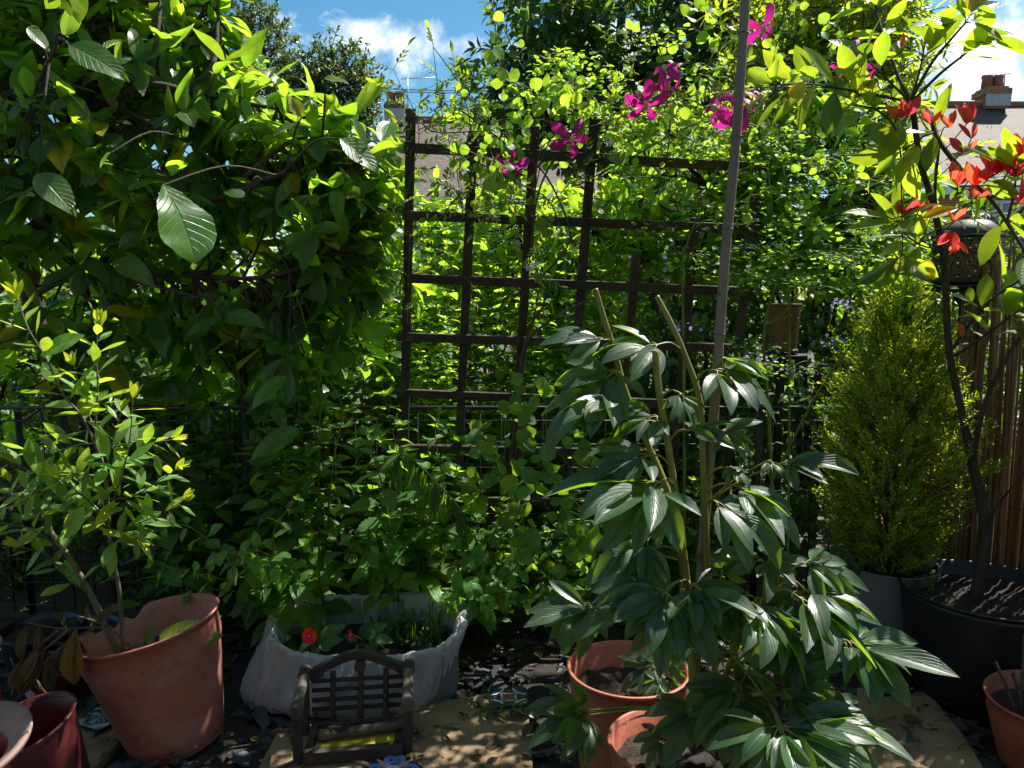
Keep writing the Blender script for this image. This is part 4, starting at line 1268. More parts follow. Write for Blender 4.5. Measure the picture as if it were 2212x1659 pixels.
def put(Lv, rs, tp, p, t, o, ang, L0, droop=.2, up=.5, rv=None, jit=.15):
    """leaf at p on a stem of direction t, heading outwards o"""
    d = t * math.cos(ang) + o * math.sin(ang)
    d = nz(d + rs.normal(0, jit, 3) - UPV * droop)
    n = nz(t * (1 - up) + UPV * up + rs.normal(0, .18, 3))
    Lv.add(pick(rs, tp), p, d, n, L0, rs.uniform(0, 1) if rv is None else rv)

def path_at(pts):
    L_ = np.concatenate([[0], np.cumsum(np.linalg.norm(np.diff(pts, axis=0), axis=1))])
    def at(f):
        q = f * L_[-1]; k = min(int(np.searchsorted(L_, q, side='right')) - 1, len(pts) - 2); k = max(k, 0)
        u = (q - L_[k]) / max(L_[k + 1] - L_[k], 1e-9)
        return pts[k] + (pts[k + 1] - pts[k]) * u, nz(pts[k + 1] - pts[k])
    return at, L_[-1]

def balm_shoot(Lv, Tb, rs, pts, L0=.07, gap=.06, r0=.0032, tp='balm', start=.12, tipcl=True, sub=True, ang=1.15, k=6, tiprv=None):
    pts = smooth_path(pts, k)
    Tb.add(pts, r0, r0 * .45, 5)
    at, Ln = path_at(pts)
    n = max(3, int(Ln * (1 - start) / gap)); ph = rs.uniform(0, PI)
    for i in range(n):
        f = start + (1 - start) * (i + .5) / n
        p, t = at(f); s = L0 * (1.0 - .62 * f ** 2.2) * rs.uniform(.8, 1.15)
        ph += PI / 2 + rs.normal(0, .2)
        for sg in (0, PI):
            o = perp(t, ph + sg)
            q = p + o * (s * .22); Tb.add([p, q], r0 * .4, r0 * .3, 4)
            put(Lv, rs, T[tp], q, t, o, ang, s, .25, .6)
            if sub and rs.rand() < .6 and s > L0 * .4:
                put(Lv, rs, T[tp], p + t * .004, t, o, .6, s * .35, .05, .5)
                put(Lv, rs, T[tp], p + t * .004, t, perp(t, ph + sg + .7), .7, s * .3, .05, .5)
    if tipcl:
        p, t = at(1.0)
        for i in range(8):
            put(Lv, rs, T[tp], p, t, perp(t, i * PI / 2 + (.8 if i > 3 else 0)), .35 + .55 * (i > 3), L0 * (.2 + .18 * (i > 3)), .0, .4, rv=tiprv)

def twig(Lv, Tb, rs, p, d, length, n, tp, Lf, ang=1.0, droop=.15, r=.003, up=.5, bend=.2, whorl=0):
    q = [p]
    dd = nz(d); st = length / 3
    for _ in range(3):
        dd = nz(dd + rs.normal(0, bend, 3)); q.append(q[-1] + dd * st)
    q = np.array(q)
    if Tb is not None:
        Tb.add(q, r, r * .5, 4)
    at, Ln = path_at(q)
    ph = rs.uniform(0, 6.3)
    for i in range(n):
        f = .15 + .85 * (i + .5) / n; x, t = at(f); ph += 2.4
        put(Lv, rs, tp, x, t, perp(t, ph), ang * rs.uniform(.75, 1.15), Lf * rs.uniform(.65, 1.1), droop, up)
    if whorl:
        x, t = at(1.0)
        for i in range(whorl):
            put(Lv, rs, tp, x, t, perp(t, i * 6.283 / whorl + rs.normal(0, .25)), rs.uniform(.5, 1.35), Lf * rs.uniform(.6, 1.1), droop, up)
    return q[-1]

def inell(rs, c, r, shell=.35):
    v = rvec(rs); u = rs.uniform(shell, 1) ** (1 / 2.2)
    return np.asarray(c) + v * np.asarray(r) * u, v

def conn(Tb, Tk, p, r0, r1, rs):
    """a side branch from the closest limb of Tk to p"""
    if not hasattr(Tk, 'allp') or Tk.nall != len(Tk.co):
        Tk.allp = np.concatenate(Tk.co); Tk.nall = len(Tk.co)
    k = int(np.argmin(((Tk.allp - p) ** 2).sum(axis=1))); q = Tk.allp[k]
    Tb.add([q, (q + p) / 2 + rs.normal(0, .02, 3) - UPV * .01, p], r0, r1, 5, k=4)
    return q

# ------------------------------------------------------------------ big magnolia
rs = RS(101)
mg = thing('magnolia_tree', 'large leaved magnolia tree spreading over the wire fence with glossy drooping leaves', 'tree', V3(-1.75, 3.25, 0))
Tb = Tubes(); Tk = Tubes(); Lv = Leaves()
fork = P(70, 640, 3.2)
Tk.add([V3(-1.75, 3.25, 0), V3(-1.79, 3.22, .45), fork, P(110, 430, 3.05), P(170, 245, 2.85), P(185, 190, 2.8), P(190, 60, 2.8), P(215, -90, 2.85)], .05, .018, 9, k=6)
Tk.add([fork, P(20, 480, 3.1), P(-60, 250, 3.2), P(-120, 20, 3.2)], .035, .012, 8, k=6)
Tk.add([V3(-1.72, 3.27, .2), P(160, 760, 3.15), P(230, 560, 3.05), P(330, 470, 2.9), P(440, 440, 2.7), P(620, 370, 2.5)], .03, .006, 7, k=6)
Tk.add([P(172, 243, 2.85), P(230, 225, 2.75), P(320, 184, 2.65), P(400, 195, 2.7), P(490, 215, 2.75), P(600, 235, 2.75)], .016, .006, 7, k=6)
Tk.add([P(200, 235, 2.8), P(270, 240, 2.7), P(350, 280, 2.6), P(400, 300, 2.55)], .010, .005, 6, k=5)
Tk.add([P(318, 186, 2.65), P(335, 110, 2.65), P(345, 20, 2.7), P(350, -60, 2.75)], .010, .005, 6, k=5)
Tk.add([P(110, 430, 3.05), P(60, 300, 2.9), P(75, 210, 2.6), P(105, 130, 2.4)], .016, .005, 6, k=5)
Tk.add([P(230, 560, 3.05), P(380, 590, 2.9), P(560, 600, 2.75), P(700, 560, 2.7)], .014, .005, 6, k=5)
Tk.add([P(70, 640, 3.2), P(160, 600, 2.9), P(300, 610, 2.75), P(420, 640, 2.6)], .014, .005, 6, k=5)
Tk.add([P(400, 195, 2.7), P(460, 140, 2.75), P(470, 40, 2.85), P(470, -60, 2.9)], .010, .005, 6, k=5)
Tk.add([P(490, 420, 2.65), P(640, 300, 2.7), P(760, 330, 2.7)], .009, .004, 6, k=5)
Tk.build('trunk', M['bark'], mg)
blobs = [(P(120, 60, 2.9), (.55, .42, .36), 95), (P(310, 60, 2.9), (.40, .42, .32), 72), (P(440, 140, 2.95), (.24, .26, .22), 36), (P(100, 300, 2.85), (.5, .45, .36), 85),
         (P(330, 280, 2.85), (.46, .45, .30), 85), (P(560, 270, 2.85), (.30, .26, .22), 50), (P(700, 330, 2.8), (.20, .20, .16), 26), (P(250, 470, 2.9), (.62, .42, .26), 85), (P(540, 440, 2.8), (.46, .35, .22), 60),
         (P(700, 460, 2.75), (.22, .24, .18), 24), (P(200, 640, 3.0), (.6, .35, .24), 55), (P(500, 620, 2.9), (.40, .26, .20), 34), (P(60, -120, 3.0), (.7, .6, .4), 70), (P(270, -150, 3.05), (.5, .5, .34), 50), (P(-180, 250, 3.0), (.6, .6, .7), 70),
         (P(300, 900, 3.25), (.45, .18, .24), 26), (P(560, 890, 3.25), (.4, .18, .24), 30), (P(90, 950, 3.25), (.4, .18, .26), 22), (P(720, 640, 2.95), (.26, .24, .2), 30), (P(120, 760, 3.15), (.5, .3, .22), 34), (P(380, 760, 3.1), (.42, .28, .22), 40), (P(640, 740, 3.0), (.36, .26, .22), 44), (P(760, 560, 2.85), (.22, .26, .22), 26), (P(780, 400, 2.8), (.16, .2, .14), 14)]
for c, r, n in blobs:
    for _ in range(int(n * .56)):
        p, v = inell(rs, c, r, .1)
        d = nz(v * .5 + rs.normal(0, .45, 3) + UPV * .45 + V3(.1, -.25, 0))
        q_ = conn(Tb, Tk, p - d * .10, .006, .0035, rs); v_ = p - d * .10 - q_; l_ = float(np.linalg.norm(v_))
        for k_ in range(int(l_ / .09)):
            put(Lv, rs, T['mag'], q_ + v_ * rs.uniform(.3, .95), nz(v_), perp(nz(v_), rs.uniform(0, 6.3)), 1.0, rs.uniform(.11, .18), .3, .55)
        twig(Lv, Tb, rs, p - d * .10, d, .12, 2, T['mag'] + T['magb'], rs.uniform(.105, .185), ang=1.05, droop=.30, r=.0035, up=.55, whorl=rs.randint(3, 6))
# leaves that stand out one by one (base pixel, tip pixel, depth, how far the tip comes forward, colour)
MAGL = Lv
def hero(Lv, tp, b, t, d, dd=0.0, n=(0, -.6, .8), rv=.4):
    B = P(b[0], b[1], d); E = P(t[0], t[1], d + dd); v = E - B
    Lv.add(tp, B, nz(v), nz(np.array(n, float)), float(np.linalg.norm(v)) * 1.03, rv)
    if Lv is MAGL: conn(Tb, Tk, B, .0045, .0022, RS(5))
big = leaf_tpl('obovate', .82, nv=14, nu=4, fold=.16, curl=.55, wave=.03, freq=16)
wid = leaf_tpl('ovate', .55, nv=12, nu=3, fold=.15, curl=.5, wave=.03)
hero(Lv, big, (352, 400), (446, 545), 2.12, -.03, (.70, -.50, .52), .62)
hero(Lv, wid, (82, 375), (160, 448), 2.3, -.04, (.2, -.7, .7), .6)
hero(Lv, wid, (150, 98), (275, 152), 2.2, 0, (.1, -.8, .6), .5); hero(Lv, wid, (140, 78), (175, -5), 2.25, .05, (.3, .8, .5), .97)
hero(Lv, wid, (60, 60), (110, 102), 2.3, 0, (.4, -.6, .7), .7); hero(Lv, wid, (652, 253), (625, 200), 2.4, 0, (.2, -.9, .3), .98)
hero(Lv, wid, (700, 170), (752, 168), 2.5, 0, (.1, -.6, .8), .97); hero(Lv, wid, (735, 300), (828, 360), 2.4, 0, (.3, -.75, .6), .5)
hero(Lv, wid, (240, 330), (205, 360), 2.3, 0, (-.2, -.7, .7), .4); hero(Lv, wid, (530, 425), (480, 405), 2.5, 0, (0, -.7, .7), .8)
hero(Lv, wid, (620, 815), (528, 872), 2.5, -.05, (.1, -.4, .9), .95 - .1); hero(Lv, wid, (648, 930), (527, 978), 2.45, -.05, (.1, -.5, .85), .55)
hero(Lv, wid, (480, 690), (392, 712), 2.5, -.05, (-.1, -.5, .85), .45); hero(Lv, wid, (490, 680), (568, 690), 2.5, -.05, (.1, -.6, .8), .5)
hero(Lv, wid, (250, 560), (330, 600), 2.5, -.05, (.1, -.6, .8), .35); hero(Lv, wid, (0, 440), (60, 400), 2.4, -.05, (.1, -.5, .85), .5)
Tb.build('twigs', M['bark'], mg); Lv.build('leaves', LM['mag'], mg)

# ------------------------------------------------------------------ trees beyond the garden
def far_tree(name, label, base, blobs, mat, tp, Lf, limbs, seed, group=None, per=9, tl=.3, whorl=4, trunk_r=.12, up=.5):
    rs = RS(seed); t = thing(name, label, 'tree', base, group)
    Tk = Tubes(); Lv = Leaves(); Tb = Tubes()
    for l in limbs:
        Tk.add(l, trunk_r if l is limbs[0] else trunk_r * .4, trunk_r * .12, 7, k=5)
    for c, r, n in blobs:
        for _ in range(n):
            p, v = inell(rs, c, r, .3)
            d = nz(v * .7 + rs.normal(0, .5, 3) + UPV * .25)
            twig(Lv, Tb, rs, p - d * tl * .5, d, tl, per, tp, Lf, ang=1.0, droop=.1, r=.004, up=up, whorl=whorl)
    Tk.build('trunk', M['bark'], t); Tb.build('twigs', M['bark'], t); Lv.build('leaves', mat, t)
    return t
c0 = P(1300, 430, 6.6)
b0_ = V3(c0[0], 6.8, 0)
far_tree('broadleaf_tree', 'tall green tree with loose crown rising behind the clematis', b0_,
         [(P(1180, 130, 6.4), (.55, .6, .55), 110), (P(1380, 60, 6.5), (.95, .8, .75), 260), (P(1560, 120, 6.6), (.7, .7, .7), 190), (P(1280, 250, 6.4), (.8, .6, .45), 170), (P(1090, 235, 6.4), (.40, .4, .32), 55),
          (P(1480, 300, 6.4), (.7, .6, .5), 100), (P(1700, 60, 6.6), (.9, .8, .9), 130), (P(1500, -120, 6.6), (1.2, 1, .7), 110)],
         LM['tree'], T['tree'], .12, [[b0_, V3(c0[0] + .05, 6.75, 1.2), P(1330, 200, 6.6), P(1350, -60, 6.6)], [P(1320, 330, 6.6), P(1200, 180, 6.5), P(1140, 120, 6.4)], [P(1325, 300, 6.6), P(1480, 160, 6.5), P(1600, 60, 6.6)], [P(1325, 260, 6.6), P(1440, 60, 6.5), P(1500, -80, 6.6)]], 7, tl=.34)
c0 = P(690, 400, 7.6); b0_ = V3(c0[0], 7.6, 0)
far_tree('evergreen_tree', 'dark small leaved evergreen tree standing beside the tiled house', b0_,
         [(P(690, 230, 7.5), (.42, .5, .55), 330), (P(740, 200, 7.5), (.33, .4, .42), 220), (P(560, 110, 7.6), (.26, .4, .5), 150), (P(600, 260, 7.6), (.50, .5, .62), 270), (P(750, 330, 7.4), (.35, .4, .5), 190), (P(690, 430, 7.4), (.7, .5, .5), 150), (P(790, 430, 7.3), (.4, .4, .5), 90), (P(490, 90, 7.6), (.3, .4, .45), 40)],
         LM['evergreen'], T['small'], .055, [[b0_, P(690, 420, 7.6), P(695, 200, 7.5), P(690, 110, 7.5)], [P(680, 360, 7.6), P(590, 200, 7.6), P(560, 20, 7.6)]], 17, per=13, tl=.26, whorl=5, trunk_r=.09)
c0 = P(1800, 300, 4.6); b0_ = V3(c0[0], 4.7, 0)
far_tree('willow_leaved_tree', 'bright bushy tree with slender leaves behind the bamboo cane', b0_,
         [(P(1740, 60, 4.5), (.42, .4, .36), 120), (P(1850, 60, 4.5), (.32, .35, .40), 90), (P(1700, 190, 4.5), (.4, .4, .3), 80), (P(1850, 210, 4.5), (.36, .35, .3), 80), (P(1900, 130, 4.5), (.2, .25, .25), 45), (P(1780, -70, 4.6), (.55, .45, .3), 60)],
         LM['lance'], T['lance'], .11, [[b0_, P(1800, 420, 4.6), P(1790, 200, 4.6), P(1770, 20, 4.6)], [P(1798, 330, 4.6), P(1870, 180, 4.5), P(1890, 60, 4.5)], [P(1798, 330, 4.6), P(1710, 180, 4.5), P(1680, 60, 4.5)]], 27, per=9, tl=.26, whorl=5, trunk_r=.045)

# ------------------------------------------------------------------ dark shrubs closing the view
def shrub(label, c, r, n, seed, mat='bush', Lf=.085, tp='tree', name='evergreen_shrub', group='shrubs along the back of the garden'):
    rs = RS(seed); c = np.asarray(c, float); t = thing(name, label, 'shrub', (c[0], c[1], 0), group)
    Tk = Tubes(); Lv = Leaves()
    for i in range(6):
        a = rs.uniform(0, 6.3); h = rs.uniform(.6, 1.0) * r[2] * 2
        Tk.add([(c[0], c[1], 0), (c[0] + .3 * r[0] * math.cos(a), c[1] + .3 * r[1] * math.sin(a), h * .5), (c[0] + .7 * r[0] * math.cos(a), c[1] + .7 * r[1] * math.sin(a), h)], .02, .006, 5, k=4)
    for _ in range(n):
        p, v = inell(rs, (c[0], c[1], r[2]), r, .35); p[2] = max(p[2], .05)
        d = nz(v + rs.normal(0, .5, 3) + UPV * .3)
        twig(Lv, Tk, rs, p - d * .08, d, .17, 4, T[tp], Lf, ang=1.0, droop=.15, r=.003, whorl=4)
    Tk.build('branches', M['bark'], t); Lv.build('leaves', LM[mat], t)
    return t
rs = RS(5)
specs = [(-3.3, 4.6, 1.0, 1.25, 'dark leafy shrub behind the grey board wall at the far end'), (-2.1, 4.4, .9, .95, 'dark leafy shrub behind the grey boards under the magnolia trunk'), (-1.1, 4.5, .9, .70, 'dark shrub below the evergreen tree'), (-.1, 4.6, .9, .66, 'low dark shrub filling the view beneath the house windows'),
         (.9, 4.6, .9, .74, 'dark shrub behind the broken trellis slat'), (1.75, 4.5, .9, 1.05, 'dark shrub at the foot of the slender leaved tree'), (2.7, 4.0, .9, 1.0, 'dark shrub behind the large pierced lantern'), (3.6, 4.2, .9, .95, 'dark shrub behind the reed screen'),
         (1.15, 3.75, 1, 1, 'dark shrub between the copper lantern and the meadow rue'), (1.9, 3.45, 1, 1, 'dark shrub close behind the conical cypress'), (-1.75, 3.9, 1, 1, 'dark shrub just behind the grey boards'), (-2.7, 4.0, 1, 1, 'dark shrub near the end post of the grey boards'), (-1.0, 3.32, 1, 1, 'low dark shrub against the mesh beside the tall fence post'), (-1.55, 3.3, 1, 1, 'low dark shrub between the mesh and the grey boards'), (-2.2, 3.3, 1, 1, 'low dark shrub against the mesh behind the sallow sapling')]
protos = [shrub(specs[0][4], (specs[0][0], specs[0][1]), (.95, .6, .85), 330, 41), shrub(specs[2][4], (specs[2][0], specs[2][1]), (.85, .55, .70), 300, 42), shrub(specs[5][4], (specs[5][0], specs[5][1]), (.8, .55, 1.02), 360, 43)]
for i in (1, 3, 4, 6, 7, 8, 9, 10, 11, 12, 13, 14):
    x, y, _, hz, lb = specs[i]
    o = dup(protos[{1: 0, 3: 1, 4: 1, 6: 2, 7: 2, 8: 1, 9: 2, 10: 1, 11: 0, 12: 0, 13: 1, 14: 0}[i]], (x, y, 0), rotz=rs.uniform(1, 5), scale={1: 1.05, 3: .92, 4: 1.02, 6: .98, 7: .9, 8: .95, 9: .72, 10: .8, 11: .8, 12: .56, 13: .54, 14: .5}[i], label=lb)

for nm_, lb_, x_, y_, d_, r_, n_, sd_ in (('laurel_bush', 'bright broad leaved bush behind the broken trellis slat', 1500, 440, 4.0, (.42, .35, .42), 230, 44), ('laurel_bush', 'bright broad leaved bush below the slender leaved tree', 1790, 430, 3.9, (.46, .35, .46), 250, 45), ('laurel_bush', 'bright broad leaved bush before the evergreen tree at the trellis corner', 830, 560, 4.1, (.42, .35, .40), 200, 46), ('laurel_bush', 'bright broad leaved bush showing through the middle of the trellis', 1160, 560, 4.15, (.5, .35, .34), 230, 47)):
    c_ = P(x_, y_, d_); rs = RS(sd_); t = thing(nm_, lb_, 'bush', (c_[0], c_[1], 0), 'bright bushes behind the trellis'); Tk = Tubes(); Tb = Tubes(); Lv = Leaves()
    for i in range(5):
        Tk.add([(c_[0], c_[1], 0), (c_[0] + rs.normal(0, .08), c_[1], c_[2] * .55), c_ + rs.normal(0, .16, 3)], .018, .006, 5, k=4)
    for _ in range(n_):
        p, v = inell(rs, c_, r_, .2); conn(Tb, Tk, p, .004, .003, rs)
        twig(Lv, Tb, rs, p, nz(v * .6 + rs.normal(0, .4, 3) + UPV * .3), .13, 3, T['phot'], .105, ang=1.05, droop=.2, r=.0025, whorl=4)
    Tk.build('stems', M['bark'], t); Tb.build('twigs', M['bark'], t); Lv.build('leaves', LM['balmbright'], t)
hd = thing('hedge', 'tall dark hedge closing off the far end of the garden', 'hedge', (0, 6.0, 0)); rs = RS(48); Lv = Leaves(); Tk = Tubes()
for i in range(40):
    x = -6.5 + 13 * i / 39; Tk.add([(x, 6.1, 0), (x + rs.normal(0, .1), 6.1, .9), (x + rs.normal(0, .15), 6.1, 1.6)], .02, .006, 5, k=3)
for _ in range(2600):
    p = V3(rs.uniform(-6.6, 6.6), rs.uniform(5.75, 6.35), rs.uniform(.05, 1.78)); d = nz(V3(rs.normal(0, .5), -.6, rs.normal(.3, .5)))
    twig(Lv, None, rs, p, d, .15, 3, T['tree'], .11, ang=1.0, droop=.15, whorl=3)
Tk.build('branches', M['bark'], hd); Lv.build('leaves', LM['bush'], hd)

# ------------------------------------------------------------------ lemon balm behind the trellis
def balm_clump(label, c, hs, spread, seed, mat='balm', tp='balmlo', L0=.075, group=None, gap=.07, lean=(0, 0)):
    rs = RS(seed); t = thing('lemon_balm', label, 'herb', (c[0], c[1], 0), group)
    Lv = Leaves(); Tb = Tubes()
    for h in hs:
        a = rs.uniform(0, 6.3); r = rs.uniform(0, spread)
        b = V3(c[0] + r * .5 * math.cos(a), c[1] + r * .5 * math.sin(a), 0)
        e = V3(c[0] + r * math.cos(a) + lean[0], c[1] + r * .8 * math.sin(a) + lean[1], h * rs.uniform(.85, 1.05))
        m = (b + e) / 2 + rs.normal(0, .03, 3)
        balm_shoot(Lv, Tb, rs, [b, m, e], L0=L0 * rs.uniform(.85, 1.2), gap=gap, tp=tp, start=.3, k=5)
    Tb.build('stems', M['greenstem'] if mat == 'balmbright' else M['darkgreenstem'], t); Lv.build('leaves', LM[mat], t)  # lit clumps take the lighter stem colour, shaded clumps the darker
    return t
gname = 'lemon balm clumps behind the trellis'
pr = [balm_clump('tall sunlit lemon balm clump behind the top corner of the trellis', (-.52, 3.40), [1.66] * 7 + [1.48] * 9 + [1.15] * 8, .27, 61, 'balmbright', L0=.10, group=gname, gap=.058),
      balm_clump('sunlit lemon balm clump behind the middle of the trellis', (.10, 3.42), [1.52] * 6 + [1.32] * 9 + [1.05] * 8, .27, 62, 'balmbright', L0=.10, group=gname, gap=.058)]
lbs = ['bright lemon balm clump between the magnolia leaves and the trellis', 'glowing lemon balm clump under the magnolia, beside the fence post', 'bright lemon balm clump behind the clematis stems', 'lemon balm clump behind the broken trellis slat', 'shorter lemon balm clump beyond the last trellis upright', 'lemon balm clump at the back, below the house wall', 'lemon balm clump at the back, below the big tree', 'lemon balm clump at the back, between the cane and the house wall', 'lemon balm clump far back under the evergreen tree', 'lemon balm clump squeezed against the fence behind the first trellis uprights']
for i, (x, y, k, sc, rz_q) in enumerate(((-.86, 3.45, 0, .95, 2.0), (-1.22, 3.5, 1, .86, 1.0), (-.22, 3.62, 1, 1.02, 4.0), (.42, 3.55, 0, .84, 5.0), (.82, 3.6, 1, .88, 3.0), (-.55, 3.85, 1, 1.06, 2.2), (.2, 3.85, 0, .92, .8), (.62, 3.9, 1, .95, 1.3), (-1.0, 3.9, 0, .98, 3.3), (-.3, 3.3, 1, .8, 5.5))):
    dup(pr[k], (x, y, 0), rz_q, sc, lbs[i])
# ------------------------------------------------------------------ lemon balm in front of the trellis and round the planter
def balm_px(label, base, shoots, seed, L0=.075, gap=.06, mat='balm', grp='lemon balm growing along the foot of the trellis'):
    rs = RS(seed); t = thing('lemon_balm', label, 'herb', base, grp)
    Lv = Leaves(); Tb = Tubes()
    for sh in shoots:
        pts = [P(*q) for q in sh[0]]
        balm_shoot(Lv, Tb, rs, pts, L0=1.15 * (sh[1] if len(sh) > 1 else L0), gap=gap, start=sh[2] if len(sh) > 2 else .1, tiprv=.8, r0=.0034)
    Tb.build('stems', M['greenstem'], t); Lv.build('leaves', LM[mat], t)
    return t
balm_px('lemon balm shoots arching over the tall terracotta pot', G(610, 1425), [
    ([(600, 1300, 2.5), (540, 1222, 2.38), (479, 1188, 2.30), (401, 1135, 2.24), (328, 1150, 2.2)], .075, .2), ([(600, 1300, 2.5), (560, 1240, 2.4), (500, 1215, 2.32), (430, 1230, 2.26)], .085),
    ([(590, 1300, 2.5), (540, 1250, 2.4), (470, 1250, 2.34), (330, 1215, 2.3)], .08), ([(610, 1300, 2.5), (590, 1180, 2.4), (600, 1130, 2.36), (640, 1080, 2.34)], .06), ([(600, 1310, 2.5), (520, 1280, 2.4), (430, 1270, 2.34), (350, 1250, 2.3)], .08)], 71)
balm_px('lemon balm with large drooping dark leaves over one end of the planter', G(640, 1420), [
    ([(640, 1330, 2.5), (610, 1230, 2.42), (560, 1190, 2.34), (540, 1200, 2.30)], .10), ([(660, 1330, 2.5), (640, 1250, 2.4), (600, 1215, 2.34), (570, 1235, 2.3)], .115), ([(680, 1330, 2.5), (690, 1230, 2.45), (660, 1180, 2.4)], .10),
    ([(640, 1330, 2.5), (560, 1290, 2.4), (545, 1270, 2.36)], .12), ([(700, 1330, 2.55), (640, 1280, 2.42), (620, 1262, 2.4)], .11)], 72)
balm_px('lemon balm with a bright leafy head above the planter', G(840, 1410), [
    ([(850, 1300, 2.55), (840, 1120, 2.48), (800, 955, 2.38), (800, 935, 2.36)], .11, .25), ([(830, 1300, 2.55), (780, 1230, 2.45), (750, 1172, 2.38)], .075), ([(860, 1300, 2.55), (800, 1230, 2.44), (790, 1190, 2.38), (820, 1160, 2.36)], .075), ([(700, 1320, 2.55), (690, 1250, 2.45), (680, 1240, 2.4)], .06),
    ([(860, 1300, 2.55), (860, 1220, 2.45), (850, 1190, 2.4)], .08)], 73)
balm_px('lemon balm hanging over the far end of the planter', G(1010, 1420), [
    ([(1000, 1310, 2.55), (990, 1230, 2.46), (985, 1172, 2.4)], .08), ([(1010, 1310, 2.55), (1030, 1240, 2.46), (945, 1190, 2.4)], .08), ([(1010, 1310, 2.5), (1040, 1290, 2.42), (1050, 1300, 2.36)], .085), ([(1010, 1300, 2.5), (1080, 1280, 2.42), (1100, 1290, 2.36)], .085),
    ([(1010, 1300, 2.5), (990, 1290, 2.42), (980, 1310, 2.36)], .07), ([(1040, 1300, 2.5), (1110, 1230, 2.44), (1160, 1190, 2.4)], .06)], 74)
balm_px('lemon balm leaning towards the peony from the trellis foot', G(1190, 1430), [
    ([(1190, 1330, 2.5), (1230, 1310, 2.4), (1240, 1320, 2.36)], .085), ([(1190, 1330, 2.5), (1180, 1270, 2.42), (1200, 1240, 2.38)], .07), ([(1200, 1330, 2.5), (1270, 1270, 2.4), (1300, 1240, 2.36)], .07), ([(1180, 1330, 2.5), (1150, 1290, 2.42), (1140, 1300, 2.38)], .07), ([(1190, 1330, 2.45), (1260, 1330, 2.34), (1290, 1345, 2.28)], .085)], 75)
balm_px('tall lemon balm stem rising before the fence post', G(680, 1400), [
    ([(690, 1320, 2.7), (688, 1000, 2.66), (690, 850, 2.62), (665, 720, 2.58), (640, 640, 2.56)], .085, .25), ([(690, 1320, 2.7), (720, 1000, 2.66), (740, 880, 2.62), (690, 800, 2.6)], .085, .3), ([(680, 1320, 2.7), (610, 960, 2.64), (600, 850, 2.6)], .085, .3)], 76)
balm_px('slender lemon balm stem before the trellis corner', G(930, 1400), [([(930, 1330, 2.7), (960, 1100, 2.62), (940, 940, 2.56), (950, 895, 2.54)], .075, .35), ([(930, 1330, 2.7), (890, 1050, 2.64), (870, 980, 2.6)], .09, .5)], 77)
gd = 'shaded lemon balm clumps under the magnolia'
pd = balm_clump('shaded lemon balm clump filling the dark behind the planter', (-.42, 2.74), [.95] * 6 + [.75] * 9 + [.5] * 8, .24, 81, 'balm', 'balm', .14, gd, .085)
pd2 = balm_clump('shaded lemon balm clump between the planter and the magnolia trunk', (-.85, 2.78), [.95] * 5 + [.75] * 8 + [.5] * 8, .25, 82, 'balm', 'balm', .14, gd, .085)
for i, (x, y, k, sc, rq, lb) in enumerate(((-1.25, 2.82, 0, .92, 1.5, 'shaded lemon balm clump beneath the glossy hanging magnolia leaf'), (-.08, 2.78, 1, .64, 2.5, 'shaded lemon balm clump at the foot of the third trellis upright'), (.22, 2.86, 0, .56, 4.0, 'low shaded lemon balm clump behind the young peony pot'), (.62, 2.92, 1, .74, .6, 'low shaded lemon balm clump behind the peony leaves'))):
    dup([pd, pd2][k], (x, y, 0), rq, sc, lb)

# big lower leaves of a seedling inside the leaning pot
rs = RS(90); t = thing('seedling', 'young plant with broad yellow green leaf inside the leaning terracotta pot', 'plant', bp_m @ Vector((.02, 0, .26)))
Lv = Leaves(); Tb = Tubes()
for (b, tp_, d, dd, n, rv) in (((352, 1402), (408, 1330), 2.02, .06, (-.3, -.75, .6), .98), ((398, 1392), (466, 1318), 2.10, .06, (-.4, -.6, .7), .3), ((400, 1400), (475, 1362), 2.06, .02, (0, -.5, .85), .35), ((345, 1415), (395, 1400), 2.00, .02, (0, -.6, .8), .5), ((310, 1425), (352, 1408), 1.98, 0, (0, -.4, .9), .6), ((318, 1390), (328, 1352), 2.06, 0, (-.3, -.9, .2), .5), ((315, 1402), (282, 1396), 2.05, 0, (-.1, -.6, .8), .4)):
    hero(Lv, leaf_tpl('ovate', .78, nu=3, fold=.12, curl=.5, wave=.02, serr=.06, teeth=9), b, tp_, d, dd, n, rv)
    Tb.add([P(b[0], b[1], d), P(b[0] - 6, b[1] + 26, d + .01)], .002, .002, 5)
Tb.build('stems', M['greenstem'], t); Lv.build('leaves', leafmat('seedling_leaf', (.075, .17, .03), (.42, .62, .04), trans=.35, rough=.45, veins=6, bump=.5, yellow=(.62, .78, .06), ycut=.9), t)

